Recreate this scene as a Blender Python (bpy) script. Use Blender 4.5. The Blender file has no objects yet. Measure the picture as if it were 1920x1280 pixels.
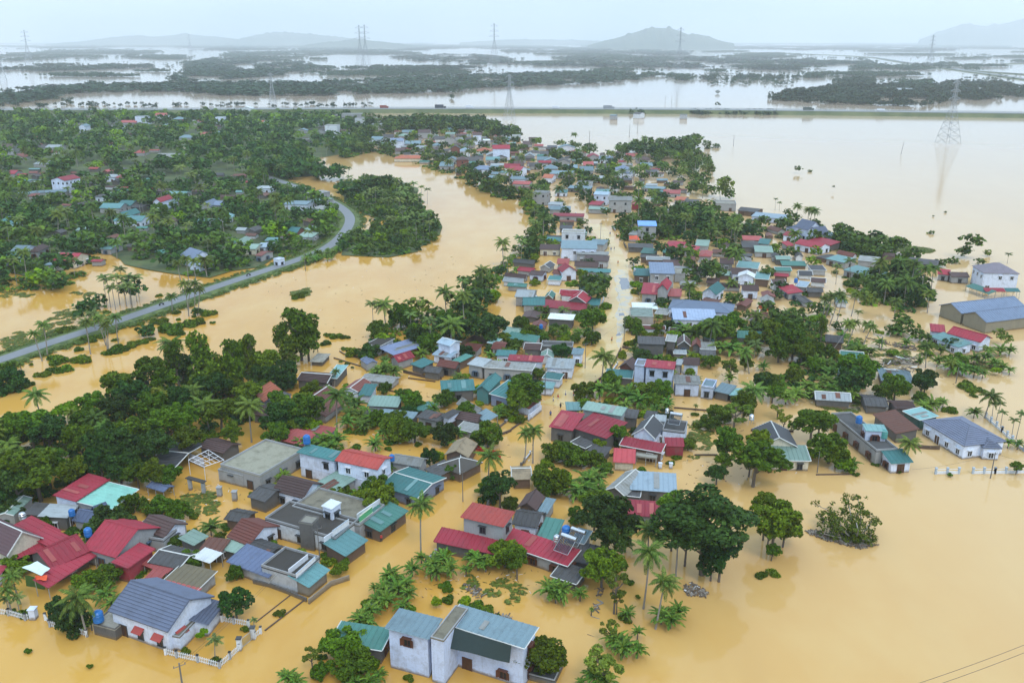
import bpy, math, random
import numpy as np
from mathutils import Vector, Matrix
R = math.radians
random.seed(7); RNG = np.random.default_rng(7)
scene = bpy.context.scene
COL = scene.collection

# ---------------------------------------------------------------- camera
CAM_H, F, PITCH = 80.0, 1650.0, R(18.9)
cam = bpy.data.cameras.new('camera'); cam_o = bpy.data.objects.new('camera', cam); COL.objects.link(cam_o)
cam_o.location = (0, 0, CAM_H); cam_o.rotation_euler = (R(90) - PITCH, 0, 0)
cam.sensor_fit = 'HORIZONTAL'; cam.sensor_width = 36; cam.lens = 36 * F / 1920
cam.clip_start = 1; cam.clip_end = 80000
scene.camera = cam_o
# ---------------------------------------------------------------- sky, sun, exposure
world = bpy.data.worlds.new('World'); scene.world = world; world.use_nodes = True
wt = world.node_tree; wt.nodes.clear()
wo = wt.nodes.new('ShaderNodeOutputWorld'); wb = wt.nodes.new('ShaderNodeBackground')
sk = wt.nodes.new('ShaderNodeTexSky'); sk.sky_type = 'NISHITA'; sk.sun_disc = False
sk.sun_elevation = R(52); sk.sun_rotation = R(160); sk.air_density = 1.0; sk.dust_density = 3.0; sk.ozone_density = 1.0
wtc = wt.nodes.new('ShaderNodeTexCoord'); wmp = wt.nodes.new('ShaderNodeMapping'); wmp.inputs['Scale'].default_value = (1.4, 1.4, 7)
wn = wt.nodes.new('ShaderNodeTexNoise'); wn.inputs['Scale'].default_value = 1.6; wn.inputs['Detail'].default_value = 5
wr = wt.nodes.new('ShaderNodeValToRGB')
wr.color_ramp.elements[0].position = .35; wr.color_ramp.elements[0].color = (7.5, 9.9, 12.8, 1)
wr.color_ramp.elements[1].position = .65; wr.color_ramp.elements[1].color = (9.1, 11.5, 14.0, 1)
wm = wt.nodes.new('ShaderNodeMix'); wm.data_type = 'RGBA'; wm.inputs[0].default_value = .92
wt.links.new(wtc.outputs['Generated'], wmp.inputs['Vector']); wt.links.new(wmp.outputs[0], wn.inputs['Vector'])
wt.links.new(wn.outputs['Fac'], wr.inputs[0])
wt.links.new(sk.outputs[0], wm.inputs[6]); wt.links.new(wr.outputs[0], wm.inputs[7])
# overcast sky: brighter towards the zenith than at the horizon (CIE overcast, softened)
wsx = wt.nodes.new('ShaderNodeSeparateXYZ'); wt.links.new(wtc.outputs['Generated'], wsx.inputs[0])
wmr = wt.nodes.new('ShaderNodeMapRange'); wmr.inputs['From Min'].default_value = 0; wmr.inputs['From Max'].default_value = 1; wmr.inputs['To Min'].default_value = 1.06; wmr.inputs['To Max'].default_value = 1.65
wt.links.new(wsx.outputs[2], wmr.inputs['Value'])
wvm = wt.nodes.new('ShaderNodeVectorMath'); wvm.operation = 'SCALE'; wt.links.new(wm.outputs[2], wvm.inputs[0]); wt.links.new(wmr.outputs[0], wvm.inputs['Scale'])
wt.links.new(wvm.outputs[0], wb.inputs['Color']); wb.inputs['Strength'].default_value = 0.1
wt.links.new(wb.outputs[0], wo.inputs['Surface'])
sun = bpy.data.lights.new('sun', 'SUN'); sun.energy = 1.4; sun.angle = R(16); sun.color = (1, .95, .87)
sun_o = bpy.data.objects.new('sun', sun); COL.objects.link(sun_o)
sun_o.rotation_euler = (R(38), 0, R(20))
scene.view_settings.view_transform = 'Standard'; scene.view_settings.look = 'None'
scene.view_settings.exposure = -0.16; scene.view_settings.gamma = 1; scene.view_settings.use_curve_mapping = False
scene.cycles.max_bounces = 6; scene.cycles.diffuse_bounces = 3; scene.cycles.glossy_bounces = 2
scene.cycles.transmission_bounces = 2; scene.cycles.volume_bounces = 3; scene.cycles.transparent_max_bounces = 8
scene.cycles.use_denoising = True
scene.cycles.volume_step_rate = 1.0

# ---------------------------------------------------------------- placing
cp, sp = math.cos(PITCH), math.sin(PITCH)
def P(px, py, z=0.0):
    """world point at height z seen at photo position px, py"""
    a, b = (px - 960) / F, (640 - py) / F
    dx, dy, dz = a, cp + b * sp, -sp + b * cp
    dz = min(dz, -0.0035)
    t = (z - CAM_H) / dz
    return Vector((dx * t, dy * t, z))
def zc(p):   # depth along the view axis
    return p.y * cp + (CAM_H - p.z) * sp
def topx(p):
    d = zc(p); yy = p.y * sp - (CAM_H - p.z) * cp
    return 960 + F * p.x / d, 640 - F * yy / d
TX, TY, TS = 0, 0, 1
def T(x, y, s):
    global TX, TY, TS
    TX, TY, TS = x, y, s
def tp(x, y): return TX + x / TS, TY + y / TS

# ---------------------------------------------------------------- materials
MATS = {}
def newmat(name):
    m = bpy.data.materials.new(name); m.use_nodes = True
    nt = m.node_tree; b = nt.nodes['Principled BSDF']
    return m, nt, b
def mixc(nt, fac, a, b):
    n = nt.nodes.new('ShaderNodeMix'); n.data_type = 'RGBA'
    if hasattr(fac, 'is_linked'): nt.links.new(fac, n.inputs[0])
    else: n.inputs[0].default_value = fac
    for s, v in ((6, a), (7, b)):
        if hasattr(v, 'is_linked'): nt.links.new(v, n.inputs[s])
        else: n.inputs[s].default_value = (*v, 1) if len(v) == 3 else v
    return n.outputs[2]
def noise(nt, scale, detail=4, vec=None, stretch=None, rough=.6):
    n = nt.nodes.new('ShaderNodeTexNoise'); n.inputs['Scale'].default_value = scale; n.inputs['Detail'].default_value = detail
    n.inputs['Roughness'].default_value = rough
    if vec is None:
        g = nt.nodes.new('ShaderNodeNewGeometry'); vec = g.outputs['Position']
    if stretch:
        mp = nt.nodes.new('ShaderNodeMapping'); mp.inputs['Scale'].default_value = stretch
        nt.links.new(vec, mp.inputs['Vector']); vec = mp.outputs[0]
    nt.links.new(vec, n.inputs['Vector'])
    return n.outputs['Fac']
def ramp(nt, fac, p0, p1, v0=0., v1=1.):
    n = nt.nodes.new('ShaderNodeMapRange'); n.inputs['From Min'].default_value = p0; n.inputs['From Max'].default_value = p1
    n.inputs['To Min'].default_value = v0; n.inputs['To Max'].default_value = v1
    nt.links.new(fac, n.inputs['Value']); return n.outputs[0]
def weathered(name, col, dirt=None, rough=.6, metal=0., amount=.5, streak=True, spec=.4, vary=.12):
    if name in MATS: return MATS[name]
    m, nt, b = newmat(name)
    if dirt is None: dirt = tuple(c * .35 + .02 for c in col)
    oi = nt.nodes.new('ShaderNodeObjectInfo')
    hs = nt.nodes.new('ShaderNodeHueSaturation'); hs.inputs['Color'].default_value = (*col, 1)
    nt.links.new(ramp(nt, oi.outputs['Random'], 0, 1, 1 - vary, 1 + vary), hs.inputs['Value'])
    n1 = noise(nt, .55, 6, rough=.7); n2 = noise(nt, 4.0, 4)
    f = ramp(nt, n1, .48, .78, 0, amount)
    c = mixc(nt, f, hs.outputs[0], dirt)
    f2 = ramp(nt, n2, .5, .8, 0, amount * .5)
    c = mixc(nt, f2, c, dirt)
    if streak:
        n3 = noise(nt, 1.0, 3, stretch=(2.6, 2.6, .35)); f3 = ramp(nt, n3, .55, .8, 0, amount * .6)
        c = mixc(nt, f3, c, tuple(d * .8 for d in dirt))
    nt.links.new(c, b.inputs['Base Color'])
    b.inputs['Roughness'].default_value = rough; b.inputs['Metallic'].default_value = metal
    b.inputs['Specular IOR Level'].default_value = spec
    MATS[name] = m; return m
def flatmat(name, col, rough=.6, metal=0., spec=.4):
    if name in MATS: return MATS[name]
    m, nt, b = newmat(name)
    c = mixc(nt, ramp(nt, noise(nt, 2.5, 3), .4, .7, 0, .35), col, tuple(x * .6 for x in col))
    nt.links.new(c, b.inputs['Base Color'])
    b.inputs['Roughness'].default_value = rough; b.inputs['Metallic'].default_value = metal
    b.inputs['Specular IOR Level'].default_value = spec
    MATS[name] = m; return m
ROOFC = dict(
    red=(.29, .032, .050), red2=(.40, .06, .07), redfade=(.36, .085, .08), orange=(.36, .11, .06), orange_red=(.34, .06, .05),
    brown=(.085, .052, .048), brownred=(.17, .058, .045), maroon=(.13, .075, .08), rust=(.14, .062, .045), browngreen=(.13, .11, .07),
    teal=(.05, .165, .165), teal2=(.11, .25, .26), teal3=(.13, .25, .25), tealgreen=(.07, .20, .17), paleteal=(.20, .37, .37),
    mint=(.25, .54, .46), palegreen=(.22, .32, .27), palegreen2=(.20, .30, .26), greendark=(.05, .14, .12),
    slate=(.105, .125, .18), slate2=(.14, .16, .22), slate3=(.19, .17, .20), slateblue=(.17, .22, .31), lightslate=(.30, .38, .52),
    navy=(.10, .13, .21), navy2=(.17, .21, .32), blue=(.16, .33, .72), bluegrey=(.16, .235, .27), lightblue=(.28, .37, .44),
    lightmetal=(.30, .335, .35), fibre=(.25, .26, .255), darkfib=(.085, .085, .088), darktile=(.075, .078, .085),
    concrete=(.30, .29, .25), moss=(.17, .155, .115), mossc=(.36, .35, .27), blackflat=(.055, .05, .045), darkflat=(.075, .075, .075),
    greyflat=(.18, .19, .2), greenflat=(.24, .31, .28), white=(.68, .72, .74), white2=(.55, .6, .62), white3=(.7, .75, .75),
    thatch=(.30, .24, .16), darkthatch=(.075, .068, .06))
WALLC = dict(skyblue=(.52, .61, .80), white=(.66, .73, .87), white2=(.62, .66, .70), grey=(.33, .34, .35), grey2=(.42, .44, .46), dconc=(.13, .125, .12), concw=(.33, .34, .345),
    cream=(.62, .58, .46), paleblue=(.50, .58, .74), bluewall=(.22, .27, .40), brown=(.15, .10, .075), brown2=(.26, .22, .17), brownred=(.2, .07, .05),
    redwall=(.32, .04, .06), teal=(.08, .22, .22), tan=(.25, .23, .17), greenwall=(.03, .10, .085), concb=(.38, .33, .29))
def roofmat(k):
    flat = k in ('moss', 'mossc', 'blackflat', 'darkflat', 'concrete', 'greyflat', 'greenflat', 'thatch', 'darkthatch', 'darkfib', 'fibre')
    c = ROOFC[k]
    d = (.05, .045, .035) if flat else tuple(x * .45 + .03 for x in c)
    if k in ('mossc', 'concrete', 'fibre'): d = (.12, .11, .07)
    return weathered('roof_' + k, c, d, rough=.8 if flat else .55, amount=.8 if flat else .62, streak=False, spec=.22, vary=.22)
def wallmat(k):
    new = 'wall_' + k not in MATS; m = wallmat0(k)
    if new:
        nt = m.node_tree; b = nt.nodes['Principled BSDF']; src = b.inputs['Base Color'].links[0].from_socket
        g = nt.nodes.new('ShaderNodeNewGeometry'); sx = nt.nodes.new('ShaderNodeSeparateXYZ'); nt.links.new(g.outputs['Position'], sx.inputs[0])
        ad = nt.nodes.new('ShaderNodeMath'); ad.operation = 'MULTIPLY_ADD'; ad.inputs[1].default_value = -.9; nt.links.new(noise(nt, 1.2, 4), ad.inputs[0]); nt.links.new(sx.outputs[2], ad.inputs[2])
        nt.links.new(mixc(nt, ramp(nt, ad.outputs[0], -.30, .12, .85, 0), src, (.20, .135, .06)), b.inputs['Base Color'])
    return m
def wallmat0(k): return weathered('wall_' + k, WALLC[k], (.16, .15, .13) if k not in ('dconc', 'brown') else (.05, .05, .045), rough=.85, amount=.55, spec=.2, vary=.08)
def simple(k):
    t = dict(trim=((.62, .64, .62), .6, 0), darkglass=((.018, .022, .028), .12, 0), frame_white=((.72, .75, .8), .5, 0), frame_brown=((.10, .035, .02), .5, 0),
        frame_dark=((.05, .055, .06), .5, 0), frame_blue=((.07, .12, .19), .5, 0), door_brown=((.08, .04, .025), .5, 0), door_grey=((.2, .24, .26), .5, 0),
        post=((.35, .35, .33), .7, 0), steel=((.35, .38, .40), .4, .6), pole=((.16, .155, .15), .8, 0), tank_blue=((.015, .15, .45), .35, 0),
        tank_steel=((.62, .65, .68), .25, .8), solar=((.03, .035, .05), .2, 0), tank_teal=((.08, .3, .28), .5, 0), bark=((.14, .115, .09), .9, 0), bark_pale=((.27, .245, .21), .9, 0),
        picket=((.72, .75, .78), .6, 0), fencepost=((.42, .5, .58), .6, 0), lowwall=((.11, .075, .055), .9, 0), tyre=((.02, .02, .02), .8, 0),
        skin=((.42, .24, .15), .6, 0), hat=((.62, .52, .32), .8, 0), wood=((.14, .10, .07), .85, 0), cable=((.05, .05, .05), .6, 0), guard=((.45, .47, .48), .4, .5))
    c, r, mt = t[k]; return flatmat(k, c, r, mt)
def leafmat(name, dark, light, trans=.13):
    if name in MATS: return MATS[name]
    m, nt, b = newmat(name)
    tc = nt.nodes.new('ShaderNodeTexCoord'); oi = nt.nodes.new('ShaderNodeObjectInfo')
    n1 = noise(nt, 1.1, 3); n2 = noise(nt, 7.0, 2)
    f = ramp(nt, n1, .36, .66); f2 = ramp(nt, n2, .3, .7)
    mid = tuple((a + c) / 2 for a, c in zip(dark, light))
    c = mixc(nt, f, dark, mid); c = mixc(nt, f2, c, light)
    gi = nt.nodes.new('ShaderNodeNewGeometry')   # every leaf clump a slightly different green
    c = mixc(nt, ramp(nt, gi.outputs['Random Per Island'], 0, 1, 0, .85), c, tuple(x * .55 for x in dark))
    c = mixc(nt, ramp(nt, gi.outputs['Random Per Island'], .82, 1, 0, .8), c, tuple(x * 1.25 for x in light))
    hs = nt.nodes.new('ShaderNodeHueSaturation'); nt.links.new(c, hs.inputs['Color']); hs.inputs['Saturation'].default_value = 1.08
    nt.links.new(ramp(nt, oi.outputs['Random'], 0, 1, .68, 1.32), hs.inputs['Value'])
    rnd2 = nt.nodes.new('ShaderNodeMath'); rnd2.operation = 'MULTIPLY'; rnd2.inputs[1].default_value = 7.31
    fr = nt.nodes.new('ShaderNodeMath'); fr.operation = 'FRACT'
    nt.links.new(oi.outputs['Random'], rnd2.inputs[0]); nt.links.new(rnd2.outputs[0], fr.inputs[0])
    nt.links.new(ramp(nt, fr.outputs[0], 0, 1, .462, .506), hs.inputs['Hue'])
    nt.links.new(hs.outputs[0], b.inputs['Base Color'])
    b.inputs['Roughness'].default_value = .55; b.inputs['Specular IOR Level'].default_value = .12
    tr = nt.nodes.new('ShaderNodeBsdfTranslucent'); nt.links.new(hs.outputs[0], tr.inputs['Color'])
    ms = nt.nodes.new('ShaderNodeMixShader'); ms.inputs[0].default_value = trans
    out = nt.nodes['Material Output']
    nt.links.new(b.outputs[0], ms.inputs[1]); nt.links.new(tr.outputs[0], ms.inputs[2]); nt.links.new(ms.outputs[0], out.inputs['Surface'])
    MATS[name] = m; return m
LEAF = dict(
    mid=leafmat('leaf_mid', (.022, .072, .011), (.150, .255, .026)),
    dark=leafmat('leaf_dark', (.013, .044, .013), (.055, .130, .024)),
    bright=leafmat('leaf_bright', (.07, .17, .012), (.24, .38, .035)),
    yellow=leafmat('leaf_yellow', (.07, .14, .02), (.24, .31, .06)),
    palm=leafmat('leaf_palm', (.045, .11, .02), (.18, .27, .06)),
    areca=leafmat('leaf_areca', (.07, .13, .035), (.22, .31, .10)),
    banana=leafmat('leaf_banana', (.035, .11, .018), (.17, .30, .055)),
    wood=leafmat('leaf_wood', (.024, .068, .014), (.125, .215, .034)),
    grass=leafmat('leaf_grass', (.05, .10, .02), (.14, .20, .045)),
    far=leafmat('leaf_far', (.020, .050, .028), (.050, .105, .048)))

# ---------------------------------------------------------------- meshes
class MB:
    def __init__(s): s.v = []; s.f = []; s.m = []
    def add(s, vs, fs, mi=0):
        o = len(s.v); s.v += [tuple(v) for v in vs]; s.f += [tuple(i + o for i in f) for f in fs]; s.m += [mi] * len(fs)
    def box(s, x0, y0, z0, x1, y1, z1, mi=0):
        s.add([(x0,y0,z0),(x1,y0,z0),(x1,y1,z0),(x0,y1,z0),(x0,y0,z1),(x1,y0,z1),(x1,y1,z1),(x0,y1,z1)],
              [(0,3,2,1),(4,5,6,7),(0,1,5,4),(1,2,6,5),(2,3,7,6),(3,0,4,7)], mi)
    def bar(s, a, b, r, r2=None, n=4, mi=0, cap=True):
        a, b = Vector(a), Vector(b); r2 = r if r2 is None else r2
        d = (b - a); d = d.normalized() if d.length > 1e-9 else Vector((0, 0, 1))
        u = d.orthogonal().normalized(); w = d.cross(u); vs = []
        for p, q in ((a, r), (b, r2)):
            for i in range(n):
                t = 2 * math.pi * (i + .5) / n; vs.append(p + (u * math.cos(t) + w * math.sin(t)) * q)
        fs = [(i, (i+1) % n, n + (i+1) % n, n + i) for i in range(n)]
        if cap: fs += [tuple(range(n))[::-1], tuple(range(n, 2*n))]
        s.add(vs, fs, mi)
    def tube(s, pts, rs, n=6, mi=0):
        vs = []; pts = [Vector(p) for p in pts]
        for k, p in enumerate(pts):
            d = (pts[min(k+1, len(pts)-1)] - pts[max(k-1, 0)]).normalized()
            u = d.cross(Vector((.13, 1, .07))).normalized(); w = d.cross(u)
            for i in range(n):
                t = 2 * math.pi * i / n; vs.append(p + (u * math.cos(t) + w * math.sin(t)) * rs[k])
        fs = [(k*n+i, k*n+(i+1) % n, (k+1)*n+(i+1) % n, (k+1)*n+i) for k in range(len(pts)-1) for i in range(n)]
        fs += [tuple(range(n))[::-1], tuple(range((len(pts)-1)*n, len(pts)*n))]
        s.add(vs, fs, mi)
    def mesh(s, name, mats, xf=None):
        me = bpy.data.meshes.new(name)
        vs = s.v if xf is None else [tuple(xf @ Vector(v)) for v in s.v]
        me.from_pydata(vs, [], s.f)
        for m in (mats if isinstance(mats, (list, tuple)) else [mats]): me.materials.append(m)
        if any(s.m): me.polygons.foreach_set('material_index', s.m)
        me.update(); return me
def link(name, me, parent=None, loc=None, rz=0, sc=None):
    o = bpy.data.objects.new(name, me); COL.objects.link(o)
    if parent is not None: o.parent = parent
    if loc is not None: o.location = loc
    if rz: o.rotation_euler = (0, 0, rz)
    if sc is not None: o.scale = sc if isinstance(sc, (tuple, list)) else (sc,) * 3
    return o
def tag(o, label=None, cat=None, group=None, kind=None):
    if label: o['label'] = label
    if cat: o['category'] = cat
    if group: o['group'] = group
    if kind: o['kind'] = kind
    return o
def quads_mesh(name, V, mat, F4=None, mi=None):
    """V (n,4,3) array of separate quads -> mesh"""
    n = len(V); me = bpy.data.meshes.new(name)
    me.vertices.add(n * 4); me.vertices.foreach_set('co', V.reshape(-1).astype(np.float32))
    me.loops.add(n * 4); me.loops.foreach_set('vertex_index', np.arange(n * 4, dtype=np.int32))
    me.polygons.add(n); me.polygons.foreach_set('loop_start', np.arange(0, n * 4, 4, dtype=np.int32))
    me.polygons.foreach_set('loop_total', np.full(n, 4, dtype=np.int32))
    for m in (mat if isinstance(mat, (list, tuple)) else [mat]): me.materials.append(m)
    if mi is not None: me.polygons.foreach_set('material_index', mi.astype(np.int32))
    me.update(calc_edges=True); return me
def poly_sheet(name, pts2, z, mat, kind='structure', parent=None):
    from mathutils.geometry import tessellate_polygon
    vs = [Vector((p[0], p[1], z)) for p in pts2]
    tr = tessellate_polygon([vs])
    me = bpy.data.meshes.new(name); me.from_pydata([tuple(v) for v in vs], [], [tuple(t) for t in tr]); me.materials.append(mat)
    o = link(name, me, parent)
    # keep upward
    if me.polygons and me.polygons[0].normal.z < 0: me.flip_normals()
    if kind and parent is None: o['kind'] = kind
    return o
STREET_PX = [(1020,340),(1090,395),(1120,420),(1150,470),(1164,540),(1155,600),(1120,680),(1040,760),(960,830),(900,900),(830,970),(720,1060),(620,1140),(500,1250),(400,1330)]
# ---------------------------------------------------------------- setting: water, ground, hills, land
def water_material():
    m, nt, b = newmat('muddy_flood_water')
    n1 = noise(nt, .010, 5, stretch=(1, .5, 1)); n2 = noise(nt, .09, 4, stretch=(1, .6, 1))
    c = mixc(nt, ramp(nt, n1, .35, .68), (.53, .272, .044), (.59, .345, .080))
    c = mixc(nt, ramp(nt, n2, .42, .72, 0, .6), c, (.605, .385, .12))
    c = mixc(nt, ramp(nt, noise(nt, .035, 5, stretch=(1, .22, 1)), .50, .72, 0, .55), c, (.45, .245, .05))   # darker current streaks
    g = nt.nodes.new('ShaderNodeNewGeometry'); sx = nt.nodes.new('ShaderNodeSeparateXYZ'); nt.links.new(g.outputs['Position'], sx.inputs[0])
    c = mixc(nt, ramp(nt, sx.outputs[0], -10, 90, 0, .72), c, (.60, .425, .225))  # reflection of brighter cloud painted in: water colour grows paler to the right
    c = mixc(nt, ramp(nt, sx.outputs[1], 330, 1500, 0, .8), c, (.44, .39, .36))   # pale sky reflection painted into the colour of the far field water
    nt.links.new(c, b.inputs['Base Color'])
    b.inputs['Roughness'].default_value = .09; b.inputs['IOR'].default_value = 1.33; b.inputs['Specular IOR Level'].default_value = .5
    bu = nt.nodes.new('ShaderNodeBump'); bu.inputs['Strength'].default_value = .06; bu.inputs['Distance'].default_value = .12
    nt.links.new(noise(nt, .8, 4, stretch=(1, .5, 1)), bu.inputs['Height']); nt.links.new(bu.outputs[0], b.inputs['Normal'])
    return m
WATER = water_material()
def sheet(name, x0, y0, x1, y1, z, mat, n=1):
    mb = MB(); mb.add([(x0,y0,z),(x1,y0,z),(x1,y1,z),(x0,y1,z)], [(0,1,2,3)])
    return tag(link(name, mb.mesh(name, mat)), kind='structure')
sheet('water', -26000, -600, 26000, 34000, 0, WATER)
soil = weathered('soil', (.10, .085, .05), (.05, .05, .03), rough=.95, streak=False)
sheet('ground', -26500, -800, 26500, 34500, -1.8, soil)
# haze
mb = MB(); mb.box(-27500, -1500, -2.8, 27500, 35500, 470)
hm = bpy.data.materials.new('air'); hm.use_nodes = True; hm.node_tree.nodes.clear()
ho = hm.node_tree.nodes.new('ShaderNodeOutputMaterial'); hv = hm.node_tree.nodes.new('ShaderNodeVolumePrincipled')
hv.inputs['Color'].default_value = (.90, .965, 1, 1); hv.inputs['Density'].default_value = 1.15e-4; hv.inputs['Anisotropy'].default_value = 0.0
hm.node_tree.links.new(hv.outputs[0], ho.inputs['Volume'])
tag(link('haze', mb.mesh('haze', hm)), kind='stuff')

# land that stays above the flood: polygons traced on the ground
landm, nt, b = newmat('wet_green_land')
n1 = noise(nt, .05, 5); n2 = noise(nt, .4, 5)
c = mixc(nt, ramp(nt, n1, .40, .6), (.035, .06, .018), (.085, .12, .03)); c = mixc(nt, ramp(nt, n2, .5, .72, 0, .8), c, (.14, .115, .055))
nt.links.new(c, b.inputs['Base Color']); b.inputs['Roughness'].default_value = .9
def roughen(pts, amp, step):
    out = []; n = len(pts); rnd = random.Random(n * 31 + int(abs(pts[0][0])))
    for i in range(n):
        a, b_ = pts[i], pts[(i+1) % n]; L = math.dist(a[:2], b_[:2]); k = max(1, min(40, int(L / step)))
        for j in range(k):
            t = j / k; out.append((a[0] + (b_[0]-a[0]) * t + (rnd.random()-.5) * amp, a[1] + (b_[1]-a[1]) * t + (rnd.random()-.5) * amp))
    return out
def land(name, px, z=.25, amp=None, mat=None):
    w = [P(x, y) for x, y in px]; d = sum(p.y for p in w) / len(w)
    amp = d * .012 if amp is None else amp
    pts = roughen([(p.x, p.y) for p in w], amp, max(4, d * .02))
    return poly_sheet(name, pts, z, mat or landm)
LAND_LEFT = [(-60, 500), (60, 520), (130, 500), (190, 470), (230, 500), (320, 515), (400, 525), (520, 488), (600, 462), (632, 440), (640, 415), (628, 395), (596, 374), (560, 355),
    (520, 340), (580, 330), (590, 300), (640, 290), (690, 280), (700, 235), (640, 212), (400, 211), (-40, 212)]
land('terrain', LAND_LEFT)
land('terrain', [(632, 345), (700, 330), (770, 345), (800, 395), (826, 425), (815, 455), (775, 475), (720, 484), (650, 478), (628, 462), (660, 440), (700, 428), (735, 418), (690, 402), (650, 380)])
far_land = [
 [(-40, 196), (40, 194), (90, 186), (120, 178), (240, 173), (330, 172), (430, 181), (520, 180), (640, 179), (700, 176), (760, 176), (840, 173), (900, 166), (1060, 159), (1190, 153), (1195, 146), (1180, 139), (1100, 140), (960, 142), (900, 143), (820, 144), (720, 151), (600, 158), (430, 158), (330, 160), (160, 162), (60, 168), (-40, 178)],
 [(330, 157), (420, 150), (520, 143), (600, 136), (610, 128), (560, 118), (500, 112), (400, 110), (360, 120), (355, 135), (320, 148)],
 [(-40, 134), (80, 134), (180, 132), (270, 130), (290, 125), (200, 123), (100, 124), (-40, 125)],
 [(-40, 115), (80, 114), (170, 112), (190, 108), (100, 105), (-40, 106)],
 [(80, 103), (280, 101), (300, 96), (90, 94)], [(230, 109), (340, 112), (350, 106), (240, 104)],
 [(690, 136), (800, 138), (900, 138), (940, 132), (860, 127), (700, 127)],
 [(730, 108), (800, 116), (900, 122), (1000, 124), (1120, 126), (1240, 128), (1340, 128), (1420, 125), (1530, 122), (1540, 116), (1420, 110), (1300, 108), (1180, 108), (1100, 108), (960, 112), (900, 104), (840, 103)],
 [(960, 100), (1100, 104), (1280, 104), (1290, 96), (1100, 93), (940, 95)],
 [(600, 98), (720, 104), (790, 102), (720, 94), (640, 90), (560, 92)], [(470, 112), (560, 106), (660, 100), (560, 96), (440, 98), (420, 106)],
 [(380, 96), (520, 94), (540, 89), (400, 88)], [(1390, 131), (1500, 133), (1495, 126), (1400, 126)],
 [(1200, 146), (1290, 152), (1292, 144), (1210, 142)], [(1610, 134), (1700, 132), (1790, 130), (1830, 133), (1790, 120), (1620, 122), (1600, 128)],
 [(1500, 122), (1600, 122), (1640, 117), (1600, 110), (1520, 110)],
 [(1450, 189), (1520, 192), (1560, 196), (1740, 201), (1740, 193), (1800, 190), (1900, 184), (1960, 178), (1960, 166), (1880, 160), (1800, 158), (1700, 164), (1600, 165), (1530, 170), (1460, 178)],
 [(1568, 158), (1630, 159), (1640, 152), (1580, 151)], [(1682, 165), (1740, 168), (1745, 156), (1690, 154)],
 [(1510, 147), (1560, 147), (1565, 141), (1515, 141)], [(1320, 150), (1480, 150), (1490, 146), (1330, 145)], [(1340, 156), (1460, 158), (1450, 153), (1350, 153)],
 [(1380, 91), (1500, 94), (1620, 92), (1600, 87), (1400, 87)], [(1560, 90), (1880, 92), (1890, 86), (1700, 84), (1560, 86)], [(1690, 96), (1790, 95), (1780, 92), (1700, 92)],
 [(-40, 92), (200, 93), (420, 91), (700, 90), (900, 90), (900, 85.5), (500, 84), (100, 85), (-40, 86)], [(760, 92), (1000, 92), (1100, 91), (1000, 86), (800, 86)],
 [(1100, 93), (1400, 93), (1400, 87), (1100, 86)], [(900, 84), (1300, 84.5), (1900, 84), (1900, 81.5), (900, 81.5)], [(-40, 83), (800, 83.5), (800, 80.8), (-40, 80.5)],
]
for q in far_land[:2]: pass
# hills on the horizon
hillm, nt, b = newmat('wooded_hill')
nt.links.new(mixc(nt, ramp(nt, noise(nt, .004, 6), .35, .65), (.03, .055, .03), (.075, .10, .05)), b.inputs['Base Color']); b.inputs['Roughness'].default_value = .95
def hill(profile, dist, depth):
    """profile: list of (px, py of the skyline); built as a real ridge with depth"""
    xs = [p[0] for p in profile]; x0, x1 = xs[0], xs[-1]; NX, NY = 90, 14; vs = []; rnd = random.Random(int(x0))
    ph = [rnd.random() * 6 for _ in range(8)]
    for j in range(NY + 1):
        v = j / NY
        for i in range(NX + 1):
            px = x0 + (x1 - x0) * i / NX
            yy = np.interp(px, xs, [p[1] for p in profile])
            y = dist + (v - .5) * depth
            e = (75.2 - yy) / F * dist * cp * cp + CAM_H   # height that shows at yy
            bell = max(0, math.cos((v - .5) * math.pi)) ** 1.1
            wob = 1 + .10 * math.sin(i * .5 + ph[0] + v * 5) * math.sin(v * 9 + ph[1]) + .05 * math.sin(i * 1.3 + v * 13 + ph[2])
            z = max(0, e) * bell * (wob if v != .5 else 1) - 2
            if i in (0, NX): z = -2
            vs.append(((px - 960) / F * y * cp, y, z))
    fs = [(j*(NX+1)+i, j*(NX+1)+i+1, (j+1)*(NX+1)+i+1, (j+1)*(NX+1)+i) for j in range(NY) for i in range(NX)]
    mb = MB(); mb.add(vs, fs); me = mb.mesh('hill', hillm); me.shade_smooth()
    return tag(link('hill', me), kind='structure')
hill([(1100, 86), (1120, 80), (1150, 73), (1180, 64), (1205, 56), (1225, 52.5), (1255, 53), (1275, 59), (1292, 66), (1305, 64), (1322, 67), (1345, 75), (1380, 83)], 9300, 2400)
hill([(560, 87), (600, 80), (640, 77), (665, 73), (690, 76), (740, 81), (800, 87)], 9800, 1600)
hill([(80, 83), (150, 78), (200, 72), (240, 67), (290, 69), (350, 64), (400, 69), (440, 73), (520, 78), (600, 84)], 15000, 3200)
hill([(420, 80), (480, 66), (520, 60), (570, 63), (640, 70), (720, 79)], 14500, 3000)
hill([(1720, 76), (1780, 52), (1810, 46), (1850, 50), (1890, 42), (1930, 34), (1990, 40), (2100, 60)], 15500, 3500)
hill([(860, 80), (960, 74), (1080, 75), (1180, 80)], 16000, 3000)

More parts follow.
